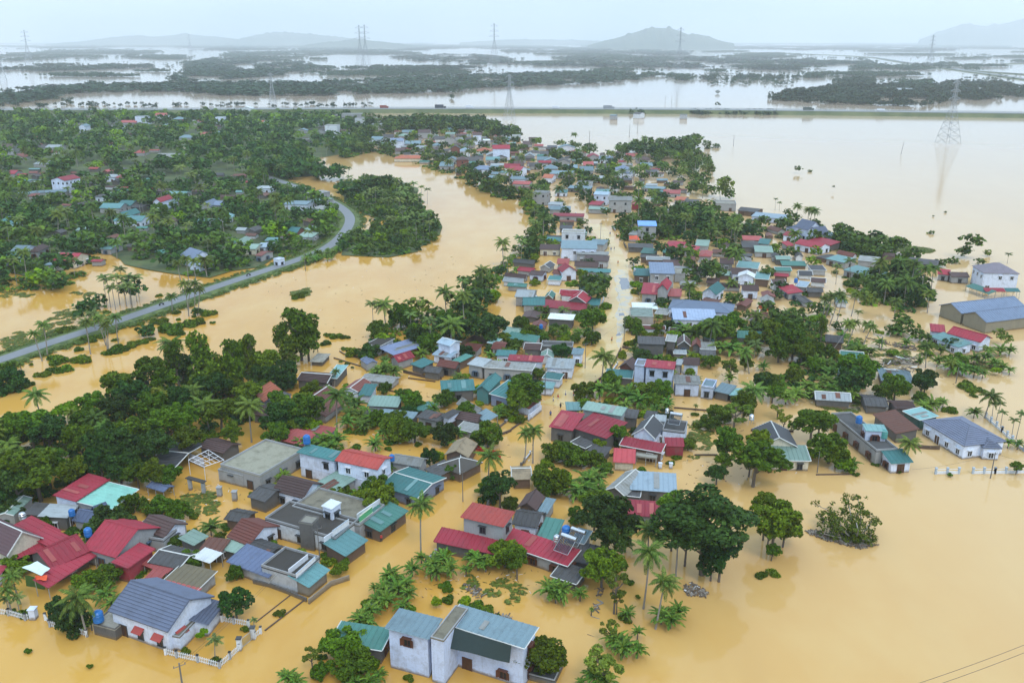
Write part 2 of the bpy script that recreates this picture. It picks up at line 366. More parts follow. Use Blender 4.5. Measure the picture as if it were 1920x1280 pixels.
# ---------------------------------------------------------------- strips: roads, dike, embankments
def strip_path(pts, n):
    """smooth a world polyline"""
    out = []; P_ = [Vector(p) for p in pts]
    for i in range(len(P_) - 1):
        p0, p1, p2, p3 = P_[max(i-1, 0)], P_[i], P_[i+1], P_[min(i+2, len(P_)-1)]
        for k in range(n):
            t = k / n
            out.append(.5 * ((2*p1) + (-p0+p2)*t + (2*p0-5*p1+4*p2-p3)*t*t + (-p0+3*p1-3*p2+p3)*t**3))
    out.append(P_[-1]); return out
def strip(name, path, prof, mat, parent=None, wob=0):
    """prof: list of (offset, z) across"""
    vs = []; n = len(prof); rnd = random.Random(5)
    for i, p in enumerate(path):
        d = (path[min(i+1, len(path)-1)] - path[max(i-1, 0)]); d.z = 0; d.normalize(); s = Vector((d.y, -d.x, 0))
        for k, (o, z) in enumerate(prof):
            w = (rnd.random() - .5) * wob if k in (0, n-1) else 0
            vs.append((p.x + s.x * (o + w), p.y + s.y * (o + w), z))
    fs = [(i*n+k, i*n+k+1, (i+1)*n+k+1, (i+1)*n+k) for i in range(len(path)-1) for k in range(n-1)]
    mb = MB(); mb.add(vs, fs); me = mb.mesh(name, mat); o = link(name, me, parent)
    if parent is None: tag(o, kind='structure')
    return o
asphalt = weathered('asphalt', (.185, .195, .21), (.11, .11, .105), rough=.55, amount=.4, streak=False, spec=.5, vary=.02)
grassm, nt, b = newmat('verge_grass')
nt.links.new(mixc(nt, ramp(nt, noise(nt, .5, 5), .4, .65), (.05, .085, .02), (.13, .17, .04)), b.inputs['Base Color']); b.inputs['Roughness'].default_value = .9
dgrass, nt, b = newmat('dike_grass')
nt.links.new(mixc(nt, ramp(nt, noise(nt, .05, 5), .4, .65), (.07, .095, .035), (.125, .14, .055)), b.inputs['Base Color']); b.inputs['Roughness'].default_value = .9
road_px = [(-80, 698), (0, 674), (100, 640), (200, 608), (300, 574), (400, 539), (500, 506), (560, 486), (610, 465), (640, 442), (656, 415), (648, 396), (618, 376), (566, 354), (510, 334), (470, 320)]
ROAD = strip_path([P(x, y, .7) for x, y in road_px], 8)
strip('embankment', ROAD, [(-7.5, -.4), (-4.2, .5), (-2.9, .66), (2.9, .66), (4.2, .5), (7.0, -.4)], grassm, wob=3)
strip('road', ROAD, [(-2.3, .70), (2.3, .70)], asphalt)
# highway dike with carriageway, guard rail
dike_px = [(-200, 207), (0, 206.5), (300, 206), (640, 204.5), (960, 204.5), (1280, 206), (1500, 208), (1700, 210.5), (1920, 213), (2100, 216)]
DIKE = strip_path([P(x, y, 3.5) for x, y in dike_px], 4)
strip('dike', DIKE, [(-20, -1), (-13, 3.9), (-12, 4), (12, 4), (13, 3.9), (21, -1)], dgrass, wob=5)
strip('road', DIKE, [(-11, 4.05), (11, 4.05)], asphalt)
for off in (-11.6, 11.6):
    mbr = MB()
    for i in range(len(DIKE) - 1):
        a, c = DIKE[i], DIKE[i+1]; d = (c - a).normalized(); s = Vector((d.y, -d.x, 0)) * off
        mbr.bar((a.x+s.x, a.y+s.y, 4.8), (c.x+s.x, c.y+s.y, 4.8), .3)
        for k in range(4):
            q = a.lerp(c, k / 4); mbr.bar((q.x+s.x, q.y+s.y, 4), (q.x+s.x, q.y+s.y, 4.8), .12)
    tag(link('guard_rail', mbr.mesh('guard_rail', simple('guard'))), 'long steel guard rail along the %s edge of the dike highway' % ('far' if off < 0 else 'near'), 'guard rail')
# second far road across the flooded fields, upper right
for px_, wdt in (([(1300, 95), (1400, 98), (1600, 105), (1700, 117), (1800, 131), (1860, 139), (1960, 153)], 9), ([(1740, 124), (1800, 122), (1960, 117)], 7), ([(1640, 108), (1760, 126), (1960, 141)], 8)):
    q = strip_path([P(x, y, 2.5) for x, y in px_], 4)
    strip('dike', q, [(-wdt*1.4, -1), (-wdt, 2.4), (wdt, 2.4), (wdt*1.4, -1)], dgrass)
    strip('road', q, [(-wdt*.8, 2.46), (wdt*.8, 2.46)], asphalt)
# the street's crown just under the flood: wet asphalt showing
shallow, nt, b = newmat('shallow_wet_road')
nt.links.new(mixc(nt, ramp(nt, noise(nt, .35, 5), .42, .58), (.60, .45, .22), (.46, .42, .33)), b.inputs['Base Color']); b.inputs['Roughness'].default_value = .12; b.inputs['IOR'].default_value = 1.33
poly_sheet('street', roughen([(p.x, p.y) for p in [P(x, y) for x, y in [(1158, 505), (1176, 505), (1184, 540), (1184, 580), (1176, 620), (1158, 660), (1148, 640), (1152, 600), (1156, 560)]]], 2.5, 5), .004, shallow)
wetroad = flatmat('wet_asphalt', (.17, .18, .20), .15, 0, .6)
poly_sheet('street', roughen([(p.x, p.y) for p in [P(x, y) for x, y in [(1161, 521), (1177, 521), (1181, 541), (1164, 543)]]], .8, 3), .009, wetroad)
poly_sheet('street', roughen([(p.x, p.y) for p in [P(x, y) for x, y in [(1160, 587), (1171, 586), (1173, 592), (1162, 592)]]], .8, 2), .009, wetroad)
poly_sheet('street', roughen([(p.x, p.y) for p in [P(x, y) for x, y in [(1153, 626), (1163, 624), (1163, 629), (1154, 630)]]], .8, 2), .009, wetroad)

stm, nt, b = newmat('street_water')
nt.links.new(mixc(nt, ramp(nt, noise(nt, .12, 5), .4, .62), (.56, .37, .12), (.60, .44, .19)), b.inputs['Base Color']); b.inputs['Roughness'].default_value = .10; b.inputs['IOR'].default_value = 1.33
strip('street', strip_path([P(*q) for q in STREET_PX[2:8]], 6), [(-3.4, .002), (3.4, .002)], stm, wob=1.6)
# ---------------------------------------------------------------- houses
WORDS = dict(red='crimson', red2='dull red', redfade='faded red', orange='orange tiled', orange_red='bright red', brown='dark brown', brownred='reddish brown', maroon='maroon', rust='rusty brown',
    browngreen='mossy brown', teal='teal', teal2='light teal', teal3='grey teal', tealgreen='green', paleteal='pale teal', mint='mint green', palegreen='pale green', palegreen2='pale green', greendark='dark green',
    slate='slate blue', slate2='slate grey', slate3='grey brown', slateblue='blue grey', lightslate='light slate blue', navy='navy', navy2='navy blue', blue='bright blue', bluegrey='blue grey', lightblue='light blue',
    lightmetal='light grey', fibre='grey fibre cement', darkfib='dark grey', darktile='black tiled', concrete='concrete', moss='mossy concrete', mossc='stained concrete', blackflat='blackened flat', darkflat='dark flat',
    greyflat='flat grey', greenflat='flat green', white='white', white2='white', white3='white', thatch='thatched', darkthatch='dark thatched')
WWORDS = dict(skyblue='pale blue', white='white', white2='white', grey='grey', grey2='pale grey', dconc='dark concrete', concw='bare concrete', cream='cream', paleblue='pale blue', bluewall='blue', brown='brown', brown2='brown', brownred='brown',
    redwall='red', teal='teal', tan='tan', greenwall='green', concb='concrete')
HOUSES = []      # dict(root, px, py, short, label, foot=[polys])
VIEWF = []
FOOT = []        # footprints
MESHC = {}
def frame_mesh(w, h, col, door=False):
    k = ('f', round(w, 1), round(h, 1), col, door)
    if k not in MESHC:
        mb = MB(); t = .09; d = .1
        mb.box(-w/2, -d, 0, -w/2+t, .02, h); mb.box(w/2-t, -d, 0, w/2, .02, h); mb.box(-w/2+t, -d, h-t, w/2-t, .02, h)
        if not door:
            mb.box(-w/2-.05, -d-.05, -.06, w/2+.05, .02, .03); mb.box(-.035, -d+.02, .03, .035, .02, h-t); mb.box(-w/2-.15, -.5, h+.10, w/2+.15, .02, h+.19)
            if col in ('brown', 'blue'):
                for s in (-1, 1): mb.add([(s*w/2, -.10, .05), (s*(w/2+.42), -.34, .05), (s*(w/2+.42), -.34, h-.05), (s*w/2, -.10, h-.05), (s*w/2, -.06, .05), (s*(w/2+.42), -.30, .05), (s*(w/2+.42), -.30, h-.05), (s*w/2, -.06, h-.05)], [(0,1,2,3),(7,6,5,4),(0,4,5,1),(1,5,6,2),(2,6,7,3),(3,7,4,0)])
        else: mb.box(-.03, -d+.02, 0, .03, .02, h-t)
        MESHC[k] = mb.mesh('door' if door else 'window', simple('frame_' + col))
    return MESHC[k]
def pane_mesh(w, h, door=False):
    k = ('p', round(w, 1), round(h, 1), door)
    if k not in MESHC:
        mb = MB(); t = .09
        mb.box(-w/2+t, -.045, .03, w/2-t, .015, h-t)
        MESHC[k] = mb.mesh('pane', simple('door_brown' if door else 'darkglass'))
    return MESHC[k]
def slope(mb, e0, e1, r1, r0, style, th=.12):
    e0, e1, r0, r1 = map(Vector, (e0, e1, r0, r1))
    nrm = (e1 - e0).cross((r0 + r1) / 2 - (e0 + e1) / 2).normalized()
    if nrm.z < 0: nrm = -nrm
    L = (e1 - e0).length; H = ((r0 + r1) / 2 - (e0 + e1) / 2).length
    if style == 'rib' and L > 1.5:
        n = max(2, int(L / .85)); cols = [(0, 0)]
        for k in range(n):
            s = (k + .5) / n; d = .07 / L
            cols += [(s - 1.6*d, 0), (s - .6*d, .075), (s + .6*d, .075), (s + 1.6*d, 0)]
        cols.append((1, 0)); vs = []
        for s, h in cols: vs += [e0.lerp(e1, s) + nrm * h, r0.lerp(r1, s) + nrm * h]
        fs = [(2*i, 2*i+2, 2*i+3, 2*i+1) for i in range(len(cols) - 1)]
        mb.add(vs, fs)
    elif style == 'tile' and H > 1:
        n = max(2, int(H / .5)); vs = []; fs = []
        for k in range(n):
            t0, t1 = k / n, (k + 1) / n
            a0, a1 = e0.lerp(r0, t0) + nrm * .10, e1.lerp(r1, t0) + nrm * .10; b0, b1 = e0.lerp(r0, t1), e1.lerp(r1, t1)
            o = len(vs); vs += [e0.lerp(r0, t0), e1.lerp(r1, t0), a0, a1, b0, b1]; fs += [(o, o+1, o+3, o+2), (o+2, o+3, o+5, o+4)]
        mb.add(vs, fs)
    else: mb.add([e0, e1, r1, r0], [(0, 1, 2, 3)])
    dn = Vector((0, 0, -th)); q = [e0, e1, r1, r0]
    mb.add([p + dn for p in q] + q, [(0, 3, 2, 1), (0, 1, 5, 4), (1, 2, 6, 5), (2, 3, 7, 6), (3, 0, 4, 7)])
SEED = 100
def H(label, short, *secs, cat='house', name=None):
    """one building; each section: (ax, ay, bx, by, width, eave_z, rise, type, roof, wall, opts='')  A->B an eave edge in tile coordinates, the width going to its left"""
    global SEED; SEED += 1; rnd = random.Random(SEED)
    S = []
    for s in secs:
        s = list(s) + [''] * (11 - len(s)); a = tp(s[0], s[1]); b = tp(s[2], s[3]); s[5] = s[5] * .80 if s[5] < 4.7 else s[5] * .95
        S.append((P(*a, s[5]), P(*b, s[5]), s[4], s[5], s[6], s[7], s[8], s[9], s[10]))
    p0, p1, w = S[0][0], S[0][1], S[0][2]
    u = Vector((p1.x - p0.x, p1.y - p0.y, 0)); yaw = math.atan2(u.y, u.x); u.normalize(); v = Vector((-u.y, u.x, 0))
    c = (p0 + p1) / 2 + v * w / 2; c.z = 0
    root = bpy.data.objects.new(name or ('house' if cat == 'house' else cat.replace(' ', '_')), None); COL.objects.link(root); root.empty_display_size = .5
    root.location = c; root.rotation_euler = (0, 0, yaw)
    inv = (Matrix.Translation(c) @ Matrix.Rotation(yaw, 4, 'Z')).inverted()
    dist = c.length; near = dist < 330; fc = rnd.choice(['white', 'dark', 'white', 'brown', 'dark', 'blue', 'dark'])
    twoc = rnd.random()
    if any('B' in s[8] for s in S): fc = 'brown'
    tot = 0
    for si, (p0, p1, w, ze, rise, typ, rc, wc, opt) in enumerate(S):
        u = Vector((p1.x - p0.x, p1.y - p0.y, 0)); L = u.length; u.normalize(); v = Vector((-u.y, u.x, 0)); tot = max(tot, L)
        X = lambda a, b, z: Vector((p0.x, p0.y, 0)) + u * a + v * b + Vector((0, 0, z))
        FOOT.append([X(-.4, -.4, 0), X(L+.4, -.4, 0), X(L+.4, w+.4, 0), X(-.4, w+.4, 0)])
        o = .35 if w > 3 else .12
        if typ == 'gx': zf = lambda a, b: ze + rise * (1 - abs(b - w/2) / (w/2))
        elif typ == 'gy': zf = lambda a, b: ze + rise * (1 - abs(a - L/2) / (L/2))
        elif typ == 'sh': zf = lambda a, b: ze + rise * b / w
        else: zf = lambda a, b: ze
        style = ('tile' if 't' in opt or rc in ('slate', 'maroon', 'darktile', 'orange', 'brown', 'slate2', 'brownred') else 'rib') if dist < 300 else ''
        if rc in ('thatch', 'darkthatch'): style = ''
        sagz = rnd.uniform(-.14, .05) if rc in ('brown','darkfib','brownred','rust','fibre','redfade') else 0
        XX = X; X = lambda a, b, z: XX(a, b, z + (sagz * math.sin(a * .9 + b * .5) if z > 1 else 0))
        mb = MB(); trim = MB()
        # ---- roof
        if typ == 'gx':
            slope(mb, X(0,0,ze), X(L,0,ze), X(L,w/2,ze+rise), X(0,w/2,ze+rise), style); slope(mb, X(L,w,ze), X(0,w,ze), X(0,w/2,ze+rise), X(L,w/2,ze+rise), style)
            if near:
                trim.bar(X(-.05,w/2,ze+rise+.04), X(L+.05,w/2,ze+rise+.04), .13)
                for a in (-.04, L+.04):
                    for bb in (0, w): trim.bar(X(a,bb,ze-.03), X(a,w/2,ze+rise-.02), .11)
        elif typ == 'gy':
            slope(mb, X(L,0,ze), X(L,w,ze), X(L/2,w,ze+rise), X(L/2,0,ze+rise), style); slope(mb, X(0,w,ze), X(0,0,ze), X(L/2,0,ze+rise), X(L/2,w,ze+rise), style)
            if near:
                trim.bar(X(L/2,-.05,ze+rise+.04), X(L/2,w+.05,ze+rise+.04), .13)
                for bb in (-.04, w+.04):
                    for a in (0, L): trim.bar(X(a,bb,ze-.03), X(L/2,bb,ze+rise-.02), .11)
        elif typ == 'sh':
            slope(mb, X(0,0,ze), X(L,0,ze), X(L,w,ze+rise), X(0,w,ze+rise), style)
            if near:
                for a in (-.03, L+.03): trim.bar(X(a,0,ze), X(a,w,ze+rise), .08)
                trim.bar(X(0,-.05,ze-.04), X(L,-.05,ze-.04), .09)
        elif typ == 'hip':
            if L >= w: r0, r1 = X(w*.5,w/2,ze+rise), X(L-w*.5,w/2,ze+rise)
            else: r0, r1 = X(L/2,L/2,ze+rise), X(L/2,w-L/2,ze+rise)
            q = [X(0,0,ze), X(L,0,ze), X(L,w,ze), X(0,w,ze)]
            if L >= w:
                for sset in ((q[0],q[1],r1,r0), (q[2],q[3],r0,r1), (q[1],q[2],r1,r1), (q[3],q[0],r0,r0)): slope(mb, *sset, style if style == 'tile' else '')
            else:
                for sset in ((q[0],q[1],r0,r0), (q[2],q[3],r1,r1), (q[1],q[2],r1,r0), (q[3],q[0],r0,r1)): slope(mb, *sset, style if style == 'tile' else '')
            if near:
                trim.bar(r0, r1, .12) if (r1 - r0).length > .3 else None
                for a, b_ in ((q[0], r0), (q[1], r1 if L >= w else r0), (q[2], r1), (q[3], r0 if L >= w else r1)): trim.bar(a + Vector((0,0,.03)), b_ + Vector((0,0,.03)), .09)
        else:
            mb.add([X(0,0,ze-.18), X(L,0,ze-.18), X(L,w,ze-.18), X(0,w,ze-.18), X(0,0,ze), X(L,0,ze), X(L,w,ze), X(0,w,ze)], [(0,3,2,1),(4,5,6,7),(0,1,5,4),(1,2,6,5),(2,3,7,6),(3,0,4,7)])
            if dist < 450:
                h = .38 if 'o' not in opt else .12
                for a, b_, c_, d_ in ((.003,.003,L-.003,.16), (.003,w-.16,L-.003,w-.003), (.003,.165,.16,w-.165), (L-.16,.165,L-.003,w-.165)):
                    trim.add([X(a,b_,ze+.002), X(c_,b_,ze+.002), X(c_,d_,ze+.002), X(a,d_,ze+.002), X(a,b_,ze+h), X(c_,b_,ze+h), X(c_,d_,ze+h), X(a,d_,ze+h)], [(0,3,2,1),(4,5,6,7),(0,1,5,4),(1,2,6,5),(2,3,7,6),(3,0,4,7)])
        link('roof', mb.mesh('roof', roofmat(rc), inv), root)
        if rc in ('thatch',):
            pass
        if trim.v:
            tm = wallmat('grey' if rc in ('blackflat', 'darkflat', 'moss') else wc) if (typ == 'flat' and wc) else (simple('trim') if rnd.random() < .22 or rc in ('maroon','darktile') else roofmat(rc))
            link('parapet' if typ == 'flat' else 'roof_trim', trim.mesh('roof_trim', tm, inv), root)
        # ---- translucent or patched sheets let into big metal roofs
        if style == 'rib' and typ in ('gx', 'sh') and L > 5 and w > 3 and rnd.random() < .5 and rc not in ('mint',):
            b1 = w if typ == 'sh' else w / 2
            for k in range(rnd.choice([1, 2])):
                a0 = rnd.uniform(.1, .8) * L; a1 = a0 + rnd.uniform(.7, 1.1); f0, f1 = rnd.uniform(.05, .3), rnd.uniform(.6, .98)
                z0, z1 = zf(a0, b1*f0) + .1, zf(a0, b1*f1 - 1e-4) + .1
                m2 = MB(); slope(m2, X(a0,b1*f0,z0), X(a1,b1*f0,z0), X(a1,b1*f1,z1), X(a0,b1*f1,z1), '', .03)
                link('roof_sheet', m2.mesh('roof_sheet', roofmat({'red': 'redfade', 'teal': 'teal3', 'tealgreen': 'teal3', 'orange_red': 'redfade', 'teal3': 'palegreen', 'slateblue': 'bluegrey', 'navy': 'slateblue'}.get(rc, rnd.choice(['fibre', 'rust']))), inv), root)
        # ---- walls
        if wc:
            mw = MB(); a0, a1, b0, b1 = o, L - o, o, w - o
            if typ == 'flat': a0 = b0 = .05; a1 = L - .05; b1 = w - .05
            t = lambda a, b: zf(a, b) - (.14 if typ != 'flat' else .19)
            lo = -.9
            c4 = [(a0,b0), (a1,b0), (a1,b1), (a0,b1)]
            vs = [X(a,b,lo) for a, b in c4] + [X(a,b,t(a,b)) for a, b in c4]
            if typ == 'gx':
                vs += [X(a1,w/2,t(a1,w/2)), X(a0,w/2,t(a0,w/2))]
                fs = [(0,1,5,4), (1,2,6,8,5), (2,3,7,6), (3,0,4,9,7)]
            elif typ == 'gy':
                vs += [X(L/2,b0,t(L/2,b0)), X(L/2,b1,t(L/2,b1))]
                fs = [(0,1,5,8,4), (1,2,6,5), (2,3,7,9,6), (3,0,4,7)]
            else: fs = [(0,1,5,4), (1,2,6,5), (2,3,7,6), (3,0,4,7)]
            mw.add(vs, fs)
            if near and ze > 3 and wc in ('white', 'paleblue', 'cream'):   # plinth band and string course
                for zz, hh, oo in ([(ze - 3.1, .16, .06)] if ze > 5.2 else []):
                    for a, b_, c_, d_ in ((a0-oo, b0-oo, a1+oo, b0-.002), (a1+.002, b0-oo+.001, a1+oo, b1+oo), (a0-oo, b0-oo+.001, a0-.002, b1+oo)):
                        mw.add([X(a,b_,zz), X(c_,b_,zz), X(c_,d_,zz), X(a,d_,zz), X(a,b_,zz+hh), X(c_,b_,zz+hh), X(c_,d_,zz+hh), X(a,d_,zz+hh)], [(0,3,2,1),(4,5,6,7),(0,1,5,4),(1,2,6,5),(2,3,7,6),(3,0,4,7)])
            link('wall', mw.mesh('wall', wallmat(wc), inv), root)
            # ---- windows and doors on the sides that face the photograph's side of the village
            if dist < 620 and ze > 2.3 and L > 2 and 'n' not in opt:
                camd = (Vector((0, 0, 0)) - X(L/2, w/2, 0)).normalized(); door_done = False
                for (qa, qb, nn) in ((X(a0,b0,0), X(a1,b0,0), -v), (X(a1,b0,0), X(a1,b1,0), u), (X(a0,b1,0), X(a0,b0,0), -u), (X(a1,b1,0), X(a0,b1,0), v)):
                    if nn.dot(camd) < .12: continue
                    Ls = (qb - qa).length; n = int((Ls - .4) / (2.7 if wc in ('white', 'paleblue', 'cream') else 3.6))
                    if Ls > 1.8 and n == 0: n = 1
                    d = (qb - qa).normalized(); yw = math.atan2(d.y, d.x) - yaw
                    floors = [max(.35, min(ze - 2.35, .55))] + ([ze - 2.3] if ze > 5 else [])
                    if ze > 5 and 'u' in opt: floors = floors[1:]
                    for zi, z0 in enumerate(floors):
                        hh = min(1.25, ze - z0 - .55)
                        if hh < .6: continue
                        for k in range(n):
                            s = (k + .5) / n * Ls + rnd.uniform(-.15, .15)
                            isd = zi == 0 and not door_done and rnd.random() < .45 and Ls > 3
                            ww = 1.1 if not isd else 1.5
                            pos = qa + d * s + nn * .012
                            if isd: door_done = True
                            zz = -.4 if isd else z0; h2 = (min(ze - .5, 1.9) + .4) if isd else hh
                            lp = inv @ Vector((pos.x, pos.y, zz))
                            wo_ = link('door' if isd else 'window', frame_mesh(ww, h2, fc, isd), root, lp, yw)
                            if 'A' in opt and not isd:
                                ma = MB(); aw = ww / 2 + .35; ma.add([(-aw, 0, hh+.75), (aw, 0, hh+.75), (aw, -.85, hh+.2), (-aw, -.85, hh+.2), (-aw, 0, hh+.68), (aw, 0, hh+.68), (aw, -.85, hh+.12), (-aw, -.85, hh+.12)], [(0,1,2,3),(7,6,5,4),(0,4,5,1),(1,5,6,2),(2,6,7,3),(3,7,4,0)]); link('awning', ma.mesh('awning', roofmat('orange_red')), wo_)
                            if dist < 420: link('door_leaf' if isd else 'pane', pane_mesh(ww, h2, isd), wo_)
                            else: wo_.data = pane_mesh(ww, h2, isd)
        else:
            for a, b_ in ((.15,.15), (L-.15,.15), (L/2,.15), (.15,w-.15), (L-.15,w-.15)):
                mp = MB(); mp.bar(X(a,b_,-.9), X(a,b_,zf(a,b_)-.13), .07)
                link('post', mp.mesh('post', simple('post'), inv), root)
        if 'c' in opt:   # raised sign parapet facing the street along A-B
            mc = MB(); b_ = w - .05
            mc.add([X(.3,b_,zf(0,w)), X(L-.3,b_,zf(0,w)), X(L-.3,b_+.15,zf(0,w)), X(.3,b_+.15,zf(0,w)), X(.3,b_,zf(0,w)+.9), X(L-.3,b_,zf(0,w)+.9), X(L-.3,b_+.15,zf(0,w)+.9), X(.3,b_+.15,zf(0,w)+.9)], [(0,3,2,1),(4,5,6,7),(0,1,5,4),(1,2,6,5),(2,3,7,6),(3,0,4,7)])
            link('facade_board', mc.mesh('facade_board', simple('frame_white'), inv), root)
    px, py = topx(Vector((c.x, c.y, S[0][3])))
    ent = dict(root=root, px=px, py=py, short=short, label=label, cat=cat, rc=S[0][6], wc=S[0][7], typ=S[0][5], ze=S[0][3], L=tot, d=dist)
    px_ = topx(c)[0]
    if dist > 270: VIEWF.append((c.x, c.y, max(tot, 8) * .5 + 2, (min(6, 2.5 + dist * .007) if px_ > 660 else 4 + dist * .012)))
    HOUSES.append(ent); return ent
def block_hit(x, y, view=True):
    for q in FOOT:
        s = 0; ok = True
        for i in range(4):
            a, b = q[i], q[(i+1) % 4]
            if (b.x-a.x)*(y-a.y) - (b.y-a.y)*(x-a.x) < 0: ok = False; break
        if ok: return True
    for (hx, hy, hw, hd) in (VIEWF if view else ()):
        if abs(x - hx) < hw and hy - hd - 4 < y < hy: return True
    return street_d(x, y) < 5.6
STW = None
def street_d(x, y):
    global STW
    if STW is None: STW = [P(*q) for q in STREET_PX]
    m = 1e9
    for a, b in zip(STW, STW[1:]):
        dx, dy = b.x-a.x, b.y-a.y; t = max(0, min(1, ((x-a.x)*dx+(y-a.y)*dy)/(dx*dx+dy*dy))); m = min(m, math.hypot(x-a.x-dx*t, y-a.y-dy*t))
    return m
# ---------------------------------------------------------------- labels by landmark
def region(px, py):
    if py < 330 and px < 620: return 'in the wooded hamlet far left'
    if px < 660 and py < 540 and px + (py - 330) * .2 < 700: return 'in the wooded hamlet left of the river'
    if py < 340: return 'in the upper village near the dike'
    if px > 1430 and py < 1280 and py > 560: return 'on the right side of the village'
    if px > 1200 and py < 700: return 'right of the flooded street'
    if py < 620: return 'left of the flooded street'
    if px < 420: return 'in the lower left corner'
    return 'in the lower village'
def rel(px, py, h):
    dx, dy = px - h['px'], py - h['py']
    if abs(dx) > 1.3 * abs(dy): return 'left of' if dx < 0 else 'right of'
    return 'behind' if dy < 0 else 'in front of'
ORD = ['first', 'second', 'third', 'fourth', 'fifth', 'sixth']
def settle(items, group):
    """items: dict(o, base, px); makes the labels single, else shares them with a group"""
    by = {}
    for it in items: by.setdefault(it['base'], []).append(it)
    for base, L in by.items():
        L.sort(key=lambda i: i['px'])
        for k, it in enumerate(L):
            lab = base
            if 1 < len(L) <= 6: lab = base + (', left one of two' if k == 0 else ', right one of two') if len(L) == 2 else base + ', %s from left' % ORD[k]
            it['o']['label'] = ' '.join(lab.split()[:16]); it['o']['group'] = group if len(L) < 7 else (group + ' ' + base.split(' ', 2)[0])[:60] + ' kind'
# ================= lower left
T(0, 920, 3.5556)
H('white villa with slate blue tiled gable roof behind white picket fence', 'white slate roofed villa',
  (720,800,1115,940,9,4.69,2.3,'gx','slate','white','A'), (1197,975,1342,825,2.5,2.9,0,'flat','moss','white','on'), (1385,890,1500,745,5.5,2.9,1.0,'sh','slate','white','n'))
H('low concrete block carrying a blue tank beside the white villa', 'low concrete block', (615,885,765,925,4,2.3,0,'flat','concrete','dconc','on'), cat='shed')
H('crimson gable roofed house with grey plaster gable and lower red awning wing', 'big crimson house',
  (550,380,768,445,10,3.8,2.4,'gx','red','grey'), (850,515,1035,384,3.2,3.7,.4,'sh','red','redwall','n'))
H('crimson roofed house with white and green tarps hung at its corner', 'tarp hung crimson house',
  (345,520,600,400,7,3.6,1.8,'gx','red','dconc'), (320,645,640,430,2.8,2.8,.8,'sh','red',None))
H('house with maroon tiled roof and cream gable cut by left picture edge', 'maroon tiled house',
  (45,434,288,314,12,4.2,2.8,'gy','maroon','cream'), (110,450,345,365,2.6,3,.5,'sh','red',None))
H('crimson roofed annex right behind the maroon tiled house', 'crimson annex', (290,325,405,262,7,3.7,1,'sh','red','white'), (345,380,468,305,5,3.2,1,'sh','red','white','n'))
H('narrow crimson lean-to roof at the left edge below maroon tiled house', None, (-40,600,45,500,6,2.8,.6,'sh','red','white','n'), cat='shed')
H('long crimson roof slab joined to a mint green sheet roofed hall', 'mint roofed hall',
  (735,128,925,-12,7.5,3.4,.8,'sh','mint','grey2'), (503,70,733,-78,4.8,4.6,.5,'sh','red','white'))
H('grey fibre cement canopy building in front of the mint roofed hall', 'grey canopy building', (445,178,522,96,5,3.4,.3,'sh','lightmetal','dconc'), (300,165,380,92,4,2.8,.3,'sh','darkfib','dconc','n'))
H('small grey plaster outhouse with navy roof beside a blue tank', 'navy roofed outhouse', (480,196,600,220,4,2.7,1.1,'gx','navy','grey'), (655,165,735,135,3,2.6,1.2,'gx','navy','grey','n'))
H('dark brown tiled house with blackened flat terrace and red tub on it', 'brown house with black terrace',
  (920,250,1092,312,5,3.2,1.3,'gx','brown','white'), (1090,335,1240,210,7,2.9,0,'flat','darkflat','grey','n'))
H('small mossy sheet roofed shed behind the square rusty shed', None, (1290,362,1388,300,3.4,2.6,.4,'sh','palegreen','dconc','n'), cat='shed')
H('square shed with rusty sheet roof and white panel awning', 'rusty shed', (1330,388,1475,405,3.2,2.9,.4,'sh','rust','dconc'), (1285,440,1400,478,2.8,3,.2,'sh','white',None), cat='shed')
H('pale green corrugated roofed shed beside the rusty shed', None, (1450,378,1600,420,3.6,2.6,.5,'sh','palegreen','dconc','n'), cat='shed')
H('dark grey gabled shed right of the crimson awning wing', 'dark gabled shed', (985,475,1190,522,5.5,2.6,.8,'gx','darkfib','dconc','n'), cat='shed')
H('narrow faded red walkway roof between dark sheds', None, (950,487,1110,552,1.5,2.2,.3,'sh','redfade',None), cat='walkway roof')
H('brown and faded red low roofs behind the white villa', 'low brown roofs', (1070,610,1310,668,5,2.4,.4,'sh','browngreen','grey','n'), (1060,640,1290,700,1.8,2.3,.2,'sh','redfade','grey','n'), (940,608,1030,625,3,2.4,.4,'sh','redfade',None))
H('long low shed with navy blue roof and dirty white wall', 'long navy shed', (1510,468,1790,577,4.5,2.6,.8,'sh','navy','grey2'), cat='shed')
T(0, 0, 1)
H('dark thatch coloured hut by the puddled yard', 'dark yard hut', (420,973,458,980,4,2.6,.6,'gx','darkfib','brown','n'), cat='hut')
H('brown tile roofed house with brick red slope between dark roofs', 'brick tiled house', (425,1006,466,1022,7,3.2,1.6,'gx','brownred','white'))
H('dark roofed shed right of the pale green shed', None, (455,1030,500,1046,4,2.8,.6,'gx','darkfib','dconc','n'), cat='shed')
H('stained concrete flat roofed building with deep walls and dark windows', 'big concrete flat roof', (413,872,487,893,12.5,4.2,0,'flat','mossc','concw'), (408,880,455,892,2,3.1,0,'flat','fibre','concw','on'))
H('long dark tiled open barn with white posts by the yard', 'dark posted barn', (322,882,384,832,6,2.8,.8,'gy','darktile',None), cat='barn')
H('rust brown sheet roof behind the steel frame', None, (372,838,418,850,5,2.8,.9,'gx','brown','dconc','n'), cat='shed')
H('navy roofed gate shelter beside mint roofed hall', None, (274,912,306,922,2.6,2.4,.4,'gx','navy',None), cat='shelter')
T(480, 920, 3.5556)
H('long white walled tube house with blackened flat roof and light teal awning', 'black roofed tube house',
  (60,188,528,322,6.5,3.9,0,'flat','blackflat','white2'), (283,207,375,222,2.4,5.4,0,'flat','concrete','dconc','on'), (595,434,745,327,4.6,2.8,.9,'sh','teal2','brown','c'))
